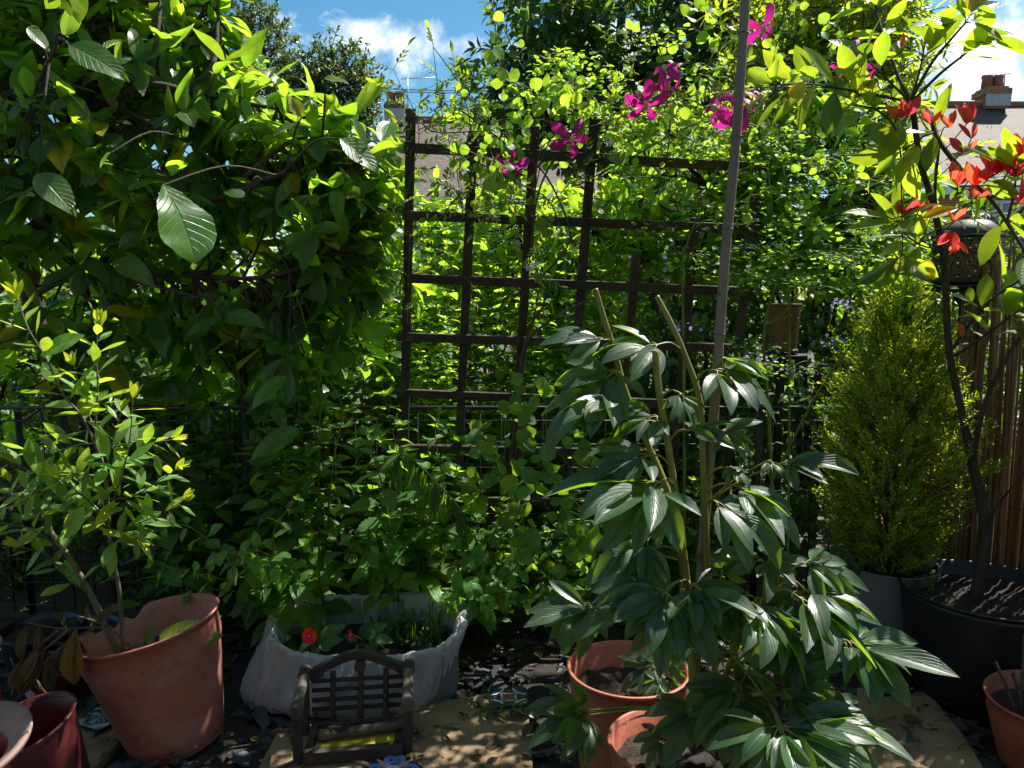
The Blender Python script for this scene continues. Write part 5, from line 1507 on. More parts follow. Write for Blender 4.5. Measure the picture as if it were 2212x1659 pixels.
# ------------------------------------------------------------------ sallow sapling in the leaning pot
rs = RS(110); sw_ = thing('sallow_sapling', 'sunlit sallow sapling with oblong leaves growing from the leaning terracotta pot', 'sapling', P(262, 1424, 2.06))
Tk = Tubes(); Lv = Leaves()
def stem(pts, r0, r1, k=6):
    q = smooth_path([P(*p) for p in pts], k); Tk.add(q, r0, r1, 7); return q
def leafy(q, n, L0, start=.1, taper=.55, ang=.95, droop=.12, tips=True):
    at, Ln = path_at(q); ph = rs.uniform(0, 6); n = int(n * 1.2); L0 = L0 * 1.5
    for i in range(n):
        f = start + (1 - start) * (i + .5) / n; p, t = at(f); ph += 2.4 + rs.normal(0, .2)
        s = L0 * (1 - taper * f) * rs.uniform(.75, 1.15); o = perp(t, ph)
        Tk.add([p, p + (o + t * .5) * .010], .0012, .001, 4)
        put(Lv, rs, T['willow'], p + (o + t * .5) * .008, t, o, ang * rs.uniform(.8, 1.2), s, droop, .55)
    if tips:
        p, t = at(1.0)
        for i in range(4):
            put(Lv, rs, T['willow'], p, t, perp(t, i * 1.57), .3, L0 * .4, 0, .4, rv=.93)
stem([(262, 1426, 2.06), (233, 1366, 2.05), (197, 1286, 2.04), (150, 1206, 2.03), (110, 1149, 2.03), (102, 1119, 2.03)], .0095, .0065)
m2 = stem([(268, 1426, 2.06), (262, 1330, 2.07), (257, 1273, 2.07), (240, 1180, 2.07), (236, 1139, 2.07), (230, 1053, 2.07), (215, 970, 2.07), (206, 920, 2.06)], .0065, .004)
for pts, r, n, L0 in (
    ([(206, 920, 2.06), (211, 836, 2.05), (208, 760, 2.05), (213, 706, 2.05)], .003, 13, .085),
    ([(222, 1000, 2.07), (180, 905, 2.02), (135, 850, 2.0), (100, 775, 1.98), (62, 712, 1.97), (38, 648, 1.97)], .0038, 16, .095),
    ([(234, 1110, 2.07), (262, 1030, 2.03), (280, 950, 2.0), (287, 862, 1.99)], .003, 13, .085),
    ([(225, 1030, 2.07), (150, 1022, 2.0), (70, 1018, 1.95), (-20, 975, 1.92)], .003, 18, .08),
    ([(236, 1140, 2.07), (150, 1090, 1.98), (80, 1060, 1.93), (10, 1075, 1.9)], .003, 18, .08),
    ([(236, 1130, 2.07), (190, 1080, 1.96), (165, 1060, 1.92), (130, 1035, 1.9)], .0026, 12, .075),
    ([(232, 1080, 2.07), (290, 1070, 2.02), (340, 1040, 2.0), (380, 1015, 1.98)], .0026, 13, .075),
    ([(238, 1160, 2.07), (300, 1130, 2.02), (350, 1110, 2.0), (398, 1080, 1.98)], .0026, 13, .075),
    ([(225, 1030, 2.07), (270, 1000, 2.1), (320, 960, 2.12), (372, 950, 2.14)], .0026, 12, .075),
    ([(215, 960, 2.06), (170, 960, 2.1), (100, 980, 2.14), (30, 960, 2.15)], .0026, 14, .075),
    ([(150, 1206, 2.03), (110, 1170, 1.96), (60, 1140, 1.92), (0, 1130, 1.9)], .0026, 13, .07),
    ([(197, 1286, 2.04), (150, 1250, 1.99), (100, 1200, 1.95), (40, 1180, 1.92)], .0022, 10, .07),
    ([(110, 1149, 2.03), (90, 1110, 2.0), (60, 1090, 1.98), (20, 1040, 1.96)], .0026, 13, .07),
    ([(240, 1180, 2.07), (250, 1170, 2.0), (270, 1150, 1.97), (300, 1165, 1.95)], .002, 9, .07),
    ([(225, 1030, 2.07), (240, 970, 2.0), (250, 930, 1.98), (262, 890, 1.97)], .002, 10, .07),
    ([(206, 930, 2.06), (190, 890, 2.1), (170, 830, 2.13), (160, 790, 2.14)], .002, 9, .08)):
    leafy(stem(pts, r, r * .45), n, L0)
el = leaf_tpl('elliptic', .46, nu=3, fold=.12, curl=.4, serr=.04, teeth=10)
hero(Lv, el, (182, 1092), (133, 1165), 1.9, -.02, (.3, -.75, .6), .55); hero(Lv, el, (88, 768), (168, 715), 1.97, 0, (-.2, -.8, .5), .5)
Tk.build('stems', M['palebark'], sw_); Lv.build('leaves', LM['willow'], sw_)

# withered branch with hanging brown leaves
rs = RS(111); t = thing('withered_branch', 'withered branch with crumpled brown leaves hanging beside the leaning pot', 'branch', P(300, 1380, 2.02))
Tk = Tubes(); Lv = Leaves()
for pts in ([(322, 1440, 2.03), (270, 1385, 1.98), (225, 1356, 1.94), (135, 1358, 1.92), (60, 1345, 1.90)], [(205, 1356, 1.94), (130, 1400, 1.9), (70, 1460, 1.86), (10, 1555, 1.84)], [(150, 1358, 1.92), (100, 1400, 1.89), (40, 1440, 1.86), (22, 1420, 1.86)], [(240, 1356, 1.95), (200, 1340, 1.92), (165, 1330, 1.91)], [(125, 1362, 1.91), (60, 1420, 1.88), (25, 1500, 1.85)]):
    Tk.add([P(*p) for p in pts], .0035, .0018, 6, k=6)
for (b, e, d, rv) in (((60, 1352), (62, 1430), 1.9, .4), ((85, 1352), (95, 1440), 1.9, .6), ((98, 1398), (50, 1500), 1.88, .3), ((90, 1400), (75, 1500), 1.88, .2), ((105, 1410), (112, 1495), 1.89, .5), ((85, 1400), (58, 1470), 1.86, .7), ((50, 1450), (40, 1500), 1.85, .35), ((70, 1440), (95, 1505), 1.87, .25), ((165, 1358), (160, 1480), 1.92, .95), ((150, 1362), (172, 1420), 1.93, .5), ((196, 1352), (228, 1312), 1.95, .97), ((200, 1345), (190, 1315), 1.96, .9), ((140, 1358), (128, 1330), 1.95, .5), ((100, 1360), (120, 1400), 1.92, .3), ((45, 1425), (30, 1485), 1.86, .4)):
    hero(Lv, pick(rs, T['wilt']), b, e, d, rs.normal(0, .02), (rs.normal(0, .5), -1, .2), rv)
    hero(Lv, pick(rs, T['wilt']), (b[0] + 4, b[1]), (e[0] + rs.normal(0, 14), e[1] - 8), d + .02, rs.normal(0, .02), (rs.normal(0, .5), -1, .2), rv * .8)
Tk.build('stems', M['twig'], t); Lv.build('leaves', M['deadleaf'], t)

# wilted nettle stem arching over the planter
rs = RS(112); t = thing('wilted_stem', 'wilted stem arching above the planter with limp hanging leaves', 'herb', G(850, 1400))
Tk = Tubes(); Lv = Leaves()
q = smooth_path([P(*p) for p in ((845, 1300, 2.6), (838, 1080, 2.5), (862, 985, 2.42), (900, 1000, 2.38), (950, 1050, 2.34), (990, 1095, 2.3), (1010, 1160, 2.28))], 8)
Tk.add(q, .0035, .0022, 6); at, Ln = path_at(q)
for i in range(26):
    f = .5 + .5 * i / 26; p, tt = at(f)
    d = nz(V3(rs.normal(0, .22), rs.normal(0, .22), -1)); Lv.add(pick(rs, T['wilt']), p, d, nz(V3(rs.normal(), rs.normal(), 0)), rs.uniform(.05, .11), rs.uniform(.2, .8))
Tk.build('stem', M['greenstem'], t); Lv.build('leaves', LM['bush'], t)

# ------------------------------------------------------------------ peony
def palmate(Lv, Tb, rs, root, node, tip, n=5, w=1.0, nrm=None, spread=1.15, rv=None, r=.0028):
    """a compound leaf: stalk root -> node, leaflets fanning round node -> tip"""
    root = np.asarray(root); node = np.asarray(node); tip = np.asarray(tip)
    ax = tip - node; Ln = float(np.linalg.norm(ax)); ax = ax / Ln
    nrm = nz(np.asarray(nrm if nrm is not None else (rs.normal(.1, .15), rs.normal(-.35, .15), .9)))
    nrm = nz(nrm - ax * float(np.dot(nrm, ax))); sd = cr(ax, nrm)
    mid = (root + node) / 2 + UPV * .012
    Tb.add([root, mid, node], r, r * .7, 6, k=4)
    # three sub-stalks, each ending in a few pointed leaflets
    m = 3 if n >= 4 else 2
    for g in range(3):
        ga = (g - 1) * spread * .95 + rs.normal(0, .08)
        gd = nz(ax * math.cos(ga) + sd * math.sin(ga) + nrm * rs.uniform(-.08, .15))
        gl = Ln * (.22 if g == 1 else .12)
        q = node + gd * gl
        Tb.add([node, (node + q) / 2 + nrm * .003, q], r * .7, r * .5, 5)
        gs = cr(gd, nrm)
        for i in range(m if g != 1 else 3):
            mm = m if g != 1 else 3
            u = (i - (mm - 1) / 2) / max((mm - 1) / 2, 1)
            a = u * rs.uniform(.42, .72)
            d = nz(gd * math.cos(a) + gs * math.sin(a) + nrm * rs.uniform(-.15, .28))
            s = Ln * (.86 if g == 1 else .80) * (1 - .22 * abs(u)) * rs.uniform(.82, 1.15) * w
            Lv.add(pick(rs, T['peony']), q, d, nz(nrm + gs * math.sin(a) * .5 + rs.normal(0, .18, 3)), s, rs.uniform(.1, .9) if rv is None else rv)
rs = RS(120)
pn = thing('peony', 'tall peony with glossy dark divided leaves tied to the bamboo cane', 'peony', P(1500, 1580, 1.62))
Tb = Tubes(); Ts = Tubes(); Lv = Leaves()
st1 = smooth_path([P(*p) for p in ((1500, 1590, 1.60), (1492, 1400, 1.60), (1478, 1250, 1.60), (1455, 1100, 1.62), (1400, 960, 1.66), (1352, 850, 1.68), (1330, 770, 1.69), (1305, 690, 1.70), (1285, 624, 1.70))], 8)
st2 = smooth_path([P(*p) for p in ((1510, 1595, 1.58), (1500, 1420, 1.57), (1484, 1260, 1.56), (1462, 1090, 1.57), (1440, 940, 1.58), (1424, 850, 1.58), (1415, 757, 1.58))], 8)
st3 = smooth_path([P(*p) for p in ((1535, 1600, 1.62), (1545, 1440, 1.62), (1530, 1260, 1.64), (1520, 1040, 1.66), (1512, 870, 1.68), (1480, 770, 1.70), (1450, 700, 1.71), (1418, 640, 1.72))], 8)
st4 = smooth_path([P(*p) for p in ((1530, 1610, 1.58), (1560, 1480, 1.54), (1600, 1380, 1.50), (1650, 1300, 1.48), (1690, 1260, 1.47))], 8)
st5 = smooth_path([P(*p) for p in ((1525, 1612, 1.58), (1570, 1540, 1.50), (1630, 1500, 1.44), (1690, 1500, 1.40))], 8)
for q, a, b in ((st1, .0085, .0068), (st2, .0085, .007), (st3, .008, .0064), (st4, .0065, .004), (st5, .006, .004)):
    s = Solid(); s.tube(q, a, b, 10); s.build('stem', M['peonystem'], pn)
def near(q, x, y):
    # the point of stem q that is seen closest to pixel (x, y)
    best = None
    for p in q:
        v = p - V3(0, 0, CAM_H); f = v[1] * CP - v[2] * SP; u = v[1] * SP + v[2] * CP
        px = 1106 + v[0] / f * FPX; py = 829.5 - u / f * FPX
        e = (px - x) ** 2 + (py - y) ** 2
        if best is None or e < best[0]: best = (e, p)
    return best[1]
# (stem, foot pixel on the stem, node pixel, node depth, tip pixel, tip depth, leaflets, spread)
PL = [
    (st1, (1325, 760), (1305, 735), 1.66, (1195, 722), 1.62, 3, .5), (st1, (1345, 840), (1330, 800), 1.64, (1250, 900), 1.58, 4, .9), (st1, (1352, 850), (1310, 845), 1.62, (1178, 895), 1.55, 5, .8), (st1, (1380, 920), (1350, 880), 1.62, (1210, 885), 1.56, 4, .6),
    (st3, (1470, 760), (1420, 745), 1.66, (1310, 760), 1.60, 4, .7), (st3, (1500, 820), (1545, 800), 1.64, (1690, 860), 1.58, 5, .9), (st3, (1500, 850), (1560, 775), 1.66, (1660, 800), 1.64, 3, .7), (st2, (1425, 860), (1470, 850), 1.56, (1485, 925), 1.52, 3, .8), (st1, (1400, 960), (1420, 900), 1.60, (1330, 940), 1.56, 4, .9),
    (st2, (1440, 950), (1490, 930), 1.55, (1590, 910), 1.54, 5, .9), (st3, (1515, 950), (1560, 930), 1.62, (1640, 975), 1.58, 4, .9), (st2, (1450, 1010), (1400, 985), 1.53, (1270, 1010), 1.50, 4, .7),
    (st2, (1455, 1050), (1428, 1042), 1.50, (1215, 1075), 1.44, 5, .5), (st2, (1455, 1050), (1425, 1052), 1.49, (1330, 1170), 1.42, 5, .9), (st3, (1520, 1040), (1575, 1010), 1.60, (1620, 1040), 1.57, 4, 1.0), (st3, (1520, 1060), (1590, 1050), 1.58, (1748, 1140), 1.50, 5, .7), (st2, (1465, 1110), (1540, 1080), 1.50, (1700, 1180), 1.44, 5, .6),
    (st3, (1525, 1080), (1690, 1000), 1.62, (1822, 1014), 1.56, 5, .6), (st3, (1525, 1100), (1660, 995), 1.62, (1690, 1030), 1.58, 3, .9),
    (st1, (1460, 1130), (1400, 1165), 1.56, (1290, 1250), 1.52, 5, .9), (st1, (1470, 1190), (1400, 1190), 1.54, (1345, 1300), 1.50, 4, .9),
    (st2, (1484, 1260), (1436, 1276), 1.46, (1280, 1350), 1.38, 5, .75), (st2, (1484, 1260), (1440, 1280), 1.45, (1425, 1440), 1.36, 5, .9), (st2, (1484, 1265), (1490, 1262), 1.46, (1620, 1330), 1.38, 5, .8), (st2, (1484, 1265), (1470, 1270), 1.47, (1540, 1420), 1.38, 4, .6),
    (st4, (1650, 1300), (1650, 1215), 1.54, (1560, 1200), 1.50, 5, 1.1), (st4, (1650, 1300), (1660, 1210), 1.54, (1760, 1215), 1.52, 5, 1.1), (st4, (1680, 1270), (1740, 1215), 1.50, (1870, 1245), 1.46, 5, .7), (st4, (1690, 1260), (1740, 1275), 1.46, (1900, 1330), 1.40, 6, .6), (st4, (1670, 1280), (1725, 1290), 1.45, (1880, 1420), 1.36, 5, .7), (st4, (1650, 1300), (1640, 1310), 1.45, (1770, 1450), 1.36, 5, .7), (st4, (1640, 1310), (1630, 1300), 1.46, (1630, 1420), 1.38, 5, 1.0), (st4, (1640, 1310), (1600, 1290), 1.47, (1490, 1300), 1.42, 5, .9),
    (st4, (1620, 1350), (1836, 1386), 1.46, (2020, 1455), 1.40, 5, .55), (st4, (1620, 1350), (1832, 1386), 1.46, (1950, 1460), 1.40, 4, .8), (st4, (1620, 1350), (1825, 1388), 1.46, (1760, 1420), 1.42, 5, 1.0), (st4, (1620, 1370), (1706, 1410), 1.44, (1640, 1440), 1.40, 5, 1.0), (st4, (1620, 1370), (1710, 1412), 1.43, (1770, 1440), 1.40, 4, .9),
    (st5, (1690, 1500), (1700, 1500), 1.40, (1890, 1570), 1.30, 6, .6), (st5, (1690, 1500), (1690, 1500), 1.40, (1800, 1440), 1.38, 5, .9), (st5, (1690, 1500), (1690, 1510), 1.39, (1640, 1450), 1.37, 4, .9), (st5, (1650, 1500), (1686, 1572), 1.30, (1870, 1680), 1.20, 6, .8), (st5, (1650, 1500), (1682, 1572), 1.30, (1610, 1660), 1.20, 5, .8), (st5, (1650, 1500), (1690, 1568), 1.32, (1900, 1600), 1.24, 5, .6), (st5, (1640, 1500), (1760, 1540), 1.36, (1940, 1640), 1.28, 5, .6),
    (st5, (1600, 1520), (1600, 1480), 1.46, (1510, 1540), 1.40, 5, .9), (st5, (1600, 1520), (1600, 1500), 1.44, (1560, 1620), 1.38, 5, .8), (st5, (1580, 1530), (1560, 1500), 1.46, (1490, 1590), 1.42, 5, .8), (st2, (1505, 1500), (1500, 1520), 1.50, (1440, 1620), 1.44, 5, .9), (st2, (1505, 1520), (1440, 1590), 1.48, (1395, 1660), 1.44, 5, .9),
    (st2, (1505, 1540), (1268, 1540), 1.62, (1150, 1580), 1.54, 5, .7), (st2, (1505, 1540), (1270, 1545), 1.61, (1215, 1640), 1.54, 5, .7), (st2, (1505, 1540), (1265, 1535), 1.62, (1240, 1490), 1.60, 3, .8),
    (st1, (1488, 1330), (1280, 1312), 1.78, (1140, 1345), 1.72, 5, .6), (st1, (1488, 1330), (1290, 1310), 1.78, (1250, 1360), 1.74, 4, .9), (st3, (1540, 1340), (1560, 1240), 1.66, (1600, 1180), 1.66, 5, 1.0), (st3, (1545, 1420), (1590, 1400), 1.58, (1640, 1340), 1.56, 4, .9),
]
for _k in range(15):
    # smaller leaves filling the lower half of the plant
    q = [st3, st4, st4, st5, st5, st2][rs.randint(6)]
    f = (rs.uniform(1480, 1700), rs.uniform(1250, 1560)); nx = rs.uniform(1500, 1830); ny = 1130 + (nx - 1500) * .25 + rs.uniform(0, 370); dn = rs.uniform(1.42, 1.62)
    PL.append((q, f, (nx, ny), dn, (nx + rs.uniform(-60, 130), ny + rs.uniform(30, 100)), dn - .04, rs.randint(4, 6), rs.uniform(.7, 1.1)))
for _k in range(2):
    q = [st1, st2, st3][rs.randint(3)]; fy = rs.uniform(820, 1250); fx = 1460 + rs.normal(0, 30); sx = rs.choice([-1, 1])
    nx = fx + sx * rs.uniform(20, 90); ny = fy - rs.uniform(0, 50); dn = rs.uniform(1.50, 1.78)
    PL.append((q, (fx, fy), (nx, ny), dn, (nx + sx * rs.uniform(60, 140), ny + rs.uniform(-20, 60)), dn - .02, 4, rs.uniform(.6, 1.0)))
for (q, f, nd, dn, tp_, dt, n, sp) in PL:
    palmate(Lv, Tb, rs, near(q, *f), P(nd[0], nd[1], dn), P(tp_[0], tp_[1], dt), n, 1.12, spread=sp)
Tb.build('leaf_stalks', M['peonystem'], pn); Lv.build('leaves', LM['peony'], pn)
# young peony in the rear pot
rs = RS(121); t = thing('young_peony', 'young peony with lobed leaves in the terracotta pot behind the tall peony', 'peony', (PP1[0], PP1[1], z1 * .78))
Tb = Tubes(); Lv = Leaves(); b = V3(PP1[0] + .045, PP1[1] - .01, z1 * .78)
for nd, tp_, d in (((1415, 1440), (1345, 1480), 1.86), ((1415, 1440), (1355, 1445), 1.88), ((1440, 1445), (1480, 1420), 1.86), ((1425, 1470), (1385, 1510), 1.82), ((1440, 1470), (1450, 1520), 1.82), ((1425, 1435), (1395, 1420), 1.9)):
    palmate(Lv, Tb, rs, b, P(nd[0], nd[1], d), P(tp_[0], tp_[1], d - .03), 4, 1.0, spread=.9, r=.0018)
Tb.build('stems', M['greenstem'], t); Lv.build('leaves', LM['peony'], t)

# ------------------------------------------------------------------ conical cypress
rs = RS(130); cy = thing('conical_cypress', 'bushy conical yellow green cypress in the smooth grey pot', 'conifer', (CONP[0], CONP[1], zc_ * .93))
Tk = Tubes(); Lv = Leaves()
ax0 = V3(CONP[0], CONP[1], zc_ * .92); ax1 = P(1948, 636, 2.62)
Tk.add([ax0, ax0 * .5 + ax1 * .5 + V3(.01, 0, 0), ax1 * .97 + ax0 * .03], .014, .003, 7, k=5)
Lb = Leaves()
frond = tplset('lance', .34, 4, 31, nv=3, nu=1, fold=(.1, .5), curl=(-.2, .5))
H_ = ax1[2] - ax0[2]
def rad_at(f):
    return np.interp(f, [0, .05, .15, .3, .5, .7, .85, .95, 1.0], [.13, .185, .235, .262, .245, .195, .145, .09, .035])
for i in range(1450):
    f = rs.uniform(0, 1) ** 1.15
    a = rs.uniform(0, 6.283); R0 = rad_at(f) * rs.uniform(.66, 1.16) * (1 + .13 * math.sin(a * 3 + f * 9) + .08 * math.sin(a * 7 - f * 21))
    ax = ax0 + (ax1 - ax0) * f
    out = V3(math.cos(a), math.sin(a), 0)
    lift = .45 + .6 * f
    root = ax + out * R0 * rs.uniform(.15, .5) - UPV * R0 * .15 * lift
    tip = ax + out * R0 + UPV * (R0 * .4 * lift + .03)
    q = smooth_path([root, (root + tip) / 2 - UPV * .01 + rs.normal(0, .008, 3), tip], 4)
    Tk.add(q, .0016, .0007, 3)
    at, Ln = path_at(q); n = max(6, int(Ln / .008)); pl_ = perp(nz(tip - root), rs.uniform(0, 6.3)); rv = rs.uniform(.2, .9)
    for j in range(n):
        g = .25 + .75 * (j + .5) / n; p, tt = at(g); sg = 1 if j % 2 else -1
        ln = .026 * (1.15 - .7 * g) * rs.uniform(.7, 1.3)
        d = nz(tt * .75 + pl_ * sg * .8 + rs.normal(0, .25, 3))
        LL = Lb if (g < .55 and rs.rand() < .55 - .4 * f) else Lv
        LL.add(pick(rs, frond), p, d, nz(out + rs.normal(0, .5, 3)), ln, rv)
        if rs.rand() < .6:
            Lv.add(pick(rs, frond), p + d * ln * .5, nz(d + tt * .8 + rs.normal(0, .3, 3)), nz(out + rs.normal(0, .5, 3)), ln * .6, rv)
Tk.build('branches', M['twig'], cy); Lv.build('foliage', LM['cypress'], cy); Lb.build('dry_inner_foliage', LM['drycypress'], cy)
# ivy trailing from the grey pot
rs = RS(131); t = thing('ivy', 'ivy trailing from the grey pot towards the black tub', 'ivy', P(1990, 1230, 2.5))
Tk = Tubes(); Lv = Leaves()
for pts in ([(1940, 1230, 2.5), (1995, 1215, 2.44), (2010, 1240, 2.4), (2005, 1290, 2.38), (2025, 1330, 2.34)], [(1860, 1225, 2.5), (1830, 1200, 2.44), (1800, 1170, 2.42), (1770, 1130, 2.44)], [(1870, 1230, 2.48), (1820, 1230, 2.4), (1780, 1210, 2.38), (1750, 1170, 2.4)], [(1975, 1240, 2.46), (1990, 1300, 2.42), (1985, 1350, 2.38), (2000, 1370, 2.36)], [(1900, 1235, 2.45), (1860, 1150, 2.42), (1830, 1130, 2.42)]):
    q = smooth_path([P(*p) for p in pts], 6); Tk.add(q, .0015, .001, 4); at, Ln = path_at(q)
    for i in range(12):
        p, tt = at((i + .5) / 12); put(Lv, rs, T['ivy'], p, tt, perp(tt, rs.uniform(0, 6.3)), 1.0, rs.uniform(.022, .042), .2, .4)
Tk.build('stems', M['vine'], t); Lv.build('leaves', LM['ivy'], t)

# ------------------------------------------------------------------ photinia in the black tub
rs = RS(140); ph_t = thing('photinia', 'leggy photinia with red young leaves growing from the big black tub', 'shrub', BPc + V3(.0, 0, .32))
Tk = Tubes(); Lv = Leaves(); Lr = Leaves()
def br(pts, r0, r1, k=7):
    q = smooth_path([P(*p) for p in pts], k); Tk.add(q, r0, r1, 8); return q
br([(2108, 1293, 2.42), (2128, 1156, 2.42), (2118, 1075, 2.42), (2101, 1000, 2.42), (2080, 900, 2.42)], .021, .0125)
tr_main = br([(2080, 900, 2.42), (2050, 753, 2.40), (2038, 553, 2.38), (2008, 417, 2.34), (1988, 350, 2.3), (1971, 233, 2.26), (1966, 218, 2.26)], .0122, .0075)
ends = []
for pts, r in (([(1966, 220, 2.26), (1941, 167, 2.3), (1921, 110, 2.34), (1895, 33, 2.4), (1888, -40, 2.42)], .006), ([(1966, 220, 2.26), (2010, 140, 2.2), (2050, 90, 2.16), (2085, 50, 2.12)], .005), ([(1968, 222, 2.26), (2030, 160, 2.22), (2080, 120, 2.2), (2116, 88, 2.18)], .005), ([(1966, 220, 2.26), (1985, 160, 2.26), (1998, 95, 2.26)], .004),
               ([(1966, 220, 2.26), (1930, 185, 2.22), (1871, 127, 2.18)], .004), ([(1966, 220, 2.26), (1890, 205, 2.2), (1808, 190, 2.16), (1760, 183, 2.14)], .005), ([(1808, 190, 2.16), (1760, 182, 2.16), (1681, 183, 2.16)], .004), ([(1966, 232, 2.26), (1888, 233, 2.22), (1850, 226, 2.2)], .004),
               ([(2035, 545, 2.38), (2020, 420, 2.3), (2028, 303, 2.24), (2005, 290, 2.2), (1960, 320, 2.18)], .005), ([(2012, 250, 2.25), (2028, 303, 2.2), (2088, 380, 2.12), (2140, 430, 2.08), (2175, 480, 2.05), (2215, 545, 2.02)], .008), ([(2140, 430, 2.08), (2160, 400, 2.06), (2185, 360, 2.04)], .004),
               ([(2052, 760, 2.40), (2095, 700, 2.3), (2150, 640, 2.24), (2215, 600, 2.2)], .005), ([(2050, 775, 2.4), (2120, 730, 2.28), (2215, 660, 2.2)], .005), ([(2101, 1000, 2.42), (2125, 880, 2.3), (2170, 780, 2.24), (2230, 690, 2.2)], .009), ([(2175, 480, 2.05), (2190, 420, 2.03), (2195, 370, 2.02)], .004),
               ([(2128, 1156, 2.42), (2150, 1100, 2.36), (2180, 1060, 2.3), (2225, 1010, 2.26)], .005), ([(1888, 233, 2.22), (1930, 270, 2.2), (1945, 330, 2.2), (1948, 440, 2.22), (1950, 548, 2.24)], .0032), ([(2038, 540, 2.38), (1990, 530, 2.3), (1950, 500, 2.28), (1940, 480, 2.26)], .003)):
    q = br(pts, r, r * .5); ends.append((q, r))
skip = {13, 15}
for i, (q, r) in enumerate(ends):
    if i in skip: continue
    at, Ln = path_at(q)
    for f in ((.55, .78, 1.0) if Ln > .25 else (.7, 1.0)):
        if i == 16 and f < 1: continue
        p, tt = at(f); ph = rs.uniform(0, 6.3); nn = rs.randint(5, 9) if f == 1.0 else rs.randint(2, 5)
        for j in range(nn):
            o = perp(tt, ph + j * 6.283 / nn)
            st_ = p + nz(o + tt) * .02; Tk.add([p, st_], .0014, .0012, 4)
            put(Lv, rs, T['phot'], st_, tt, o, rs.uniform(.7, 1.25), rs.uniform(.09, .14), .1, .5)
def redtuft(x, y, d, n, s, up=.9, dn=False):
    p = P(x, y, d)
    for j in range(n):
        o = perp(UPV, j * 6.283 / n + rs.normal(0, .3))
        dd = nz(o * rs.uniform(.3, .9) + UPV * (up if not dn else -up) + rs.normal(0, .15, 3))
        Lr.add(pick(rs, T['phot']), p, dd, nz(V3(rs.normal(.2, .4), -1, rs.normal(0, .4))), s * rs.uniform(.6, 1.0), rs.uniform(.2, .9))
    conn(Tk, Tred, p, .0018, .0014, rs)
Tred = Tubes(); Tred.co = list(Tk.co)
for a in ((1947, 255, 2.2, 4, .07), (1962, 250, 2.2, 3, .065), (2008, 268, 2.2, 3, .07), (1935, 262, 2.24, 3, .05), (2050, 275, 2.16, 4, .06), (2088, 268, 2.12, 5, .075), (2098, 300, 2.12, 4, .07), (2080, 330, 2.1, 3, .07), (2068, 400, 2.1, 4, .075), (2105, 400, 2.08, 5, .08), (2130, 390, 2.06, 4, .08), (2155, 375, 2.05, 6, .085), (2185, 380, 2.03, 6, .09), (2205, 345, 2.0, 5, .09), (2110, 430, 2.08, 3, .07), (1955, 465, 2.25, 4, .075), (1985, 455, 2.25, 3, .06), (2010, 470, 2.25, 2, .05), (2060, 480, 2.2, 3, .055), (1945, 105, 2.2, 2, .045), (2200, 440, 2.0, 4, .08)):
    redtuft(*a)
for a in ((2060, 500, 2.2, 5, .075), (2065, 520, 2.2, 3, .06), (2072, 695, 2.25, 2, .06)):
    redtuft(*a, dn=True)
for (b, e, d, rv) in (((1995, 60), (1970, 45), 2.2, .3), ((2062, 44), (1972, 45), 2.14, .4), ((2010, 100), (1998, 50), 2.2, .6), ((2070, 450), (1995, 465), 2.2, .97), ((2020, 600), (1950, 575), 2.24, .97), ((2018, 600), (2005, 560), 2.24, .98), ((1955, 130), (1925, 90), 2.2, .4), ((2085, 40), (2070, -10), 2.1, .5), ((2120, 88), (2195, 62), 2.16, .3), ((2090, 30), (2160, -5), 2.1, .4), ((2110, 90), (2160, 85), 2.14, .5)):
    hero(Lv, pick(rs, T['phot']), b, e, d, 0, (rs.normal(0, .3), -.8, .55), rv)
# unseen crown beyond the frame, added to shade the slab and tub
Tk.add([P(2175, 480, 2.05), V3(1.65, 2.2, 1.75), V3(2.2, 2.4, 2.0), V3(2.5, 2.4, 2.2)], .007, .004, 6, k=5)
Tmain = Tubes(); Tmain.co = list(Tk.co)
for _ in range(60):
    p, v = inell(rs, (2.27, 2.42, 1.98), (.42, .3, .36), .1)
    conn(Tk, Tmain, p, .006, .003, rs)
    twig(Lv, Tk, rs, p, nz(v + UPV * .3), .16, 3, T['phot'], .10, ang=1.0, droop=.1, r=.003, whorl=5)
Tk.build('branches', M['bark'], ph_t); Lv.build('leaves', LM['phot'], ph_t); Lr.build('red_leaves', LM['photred'], ph_t)

# ------------------------------------------------------------------ climbers
rs = RS(150)
def vine_walk(start, dirv, n, step, rs, up=.05, wig=.4, keep=None):
    p = np.asarray(start, float); d = nz(dirv); out = [p]
    for _ in range(n):
        d = nz(d + rs.normal(0, wig, 3) * (1, .4, 1) + UPV * up)
        p = p + d * step; out.append(p)
    return np.array(out)
cl = thing('clematis', 'purple flowered clematis scrambling over the top of the trellis', 'climber', TR(1090, 1290))
Tk = Tubes(); Lv = Leaves()
for pts in ([(1075, 1290), (1080, 1150), (1100, 1010), (1112, 900), (1128, 760), (1150, 690), (1175, 640), (1150, 540), (1160, 420), (1200, 330)], [(1085, 1290), (1090, 1150), (1108, 1000), (1120, 880), (1138, 740), (1185, 690), (1250, 650), (1330, 620)], [(1150, 690), (1170, 600), (1200, 560), (1230, 500), (1180, 380), (1120, 330), (1000, 240)]):
    Tk.add([TR(x, y, .03 + .012 * math.sin(y * .05)) for x, y in pts], .0085 if pts[0][0] < 1090 else .004, .003, 7, k=7)
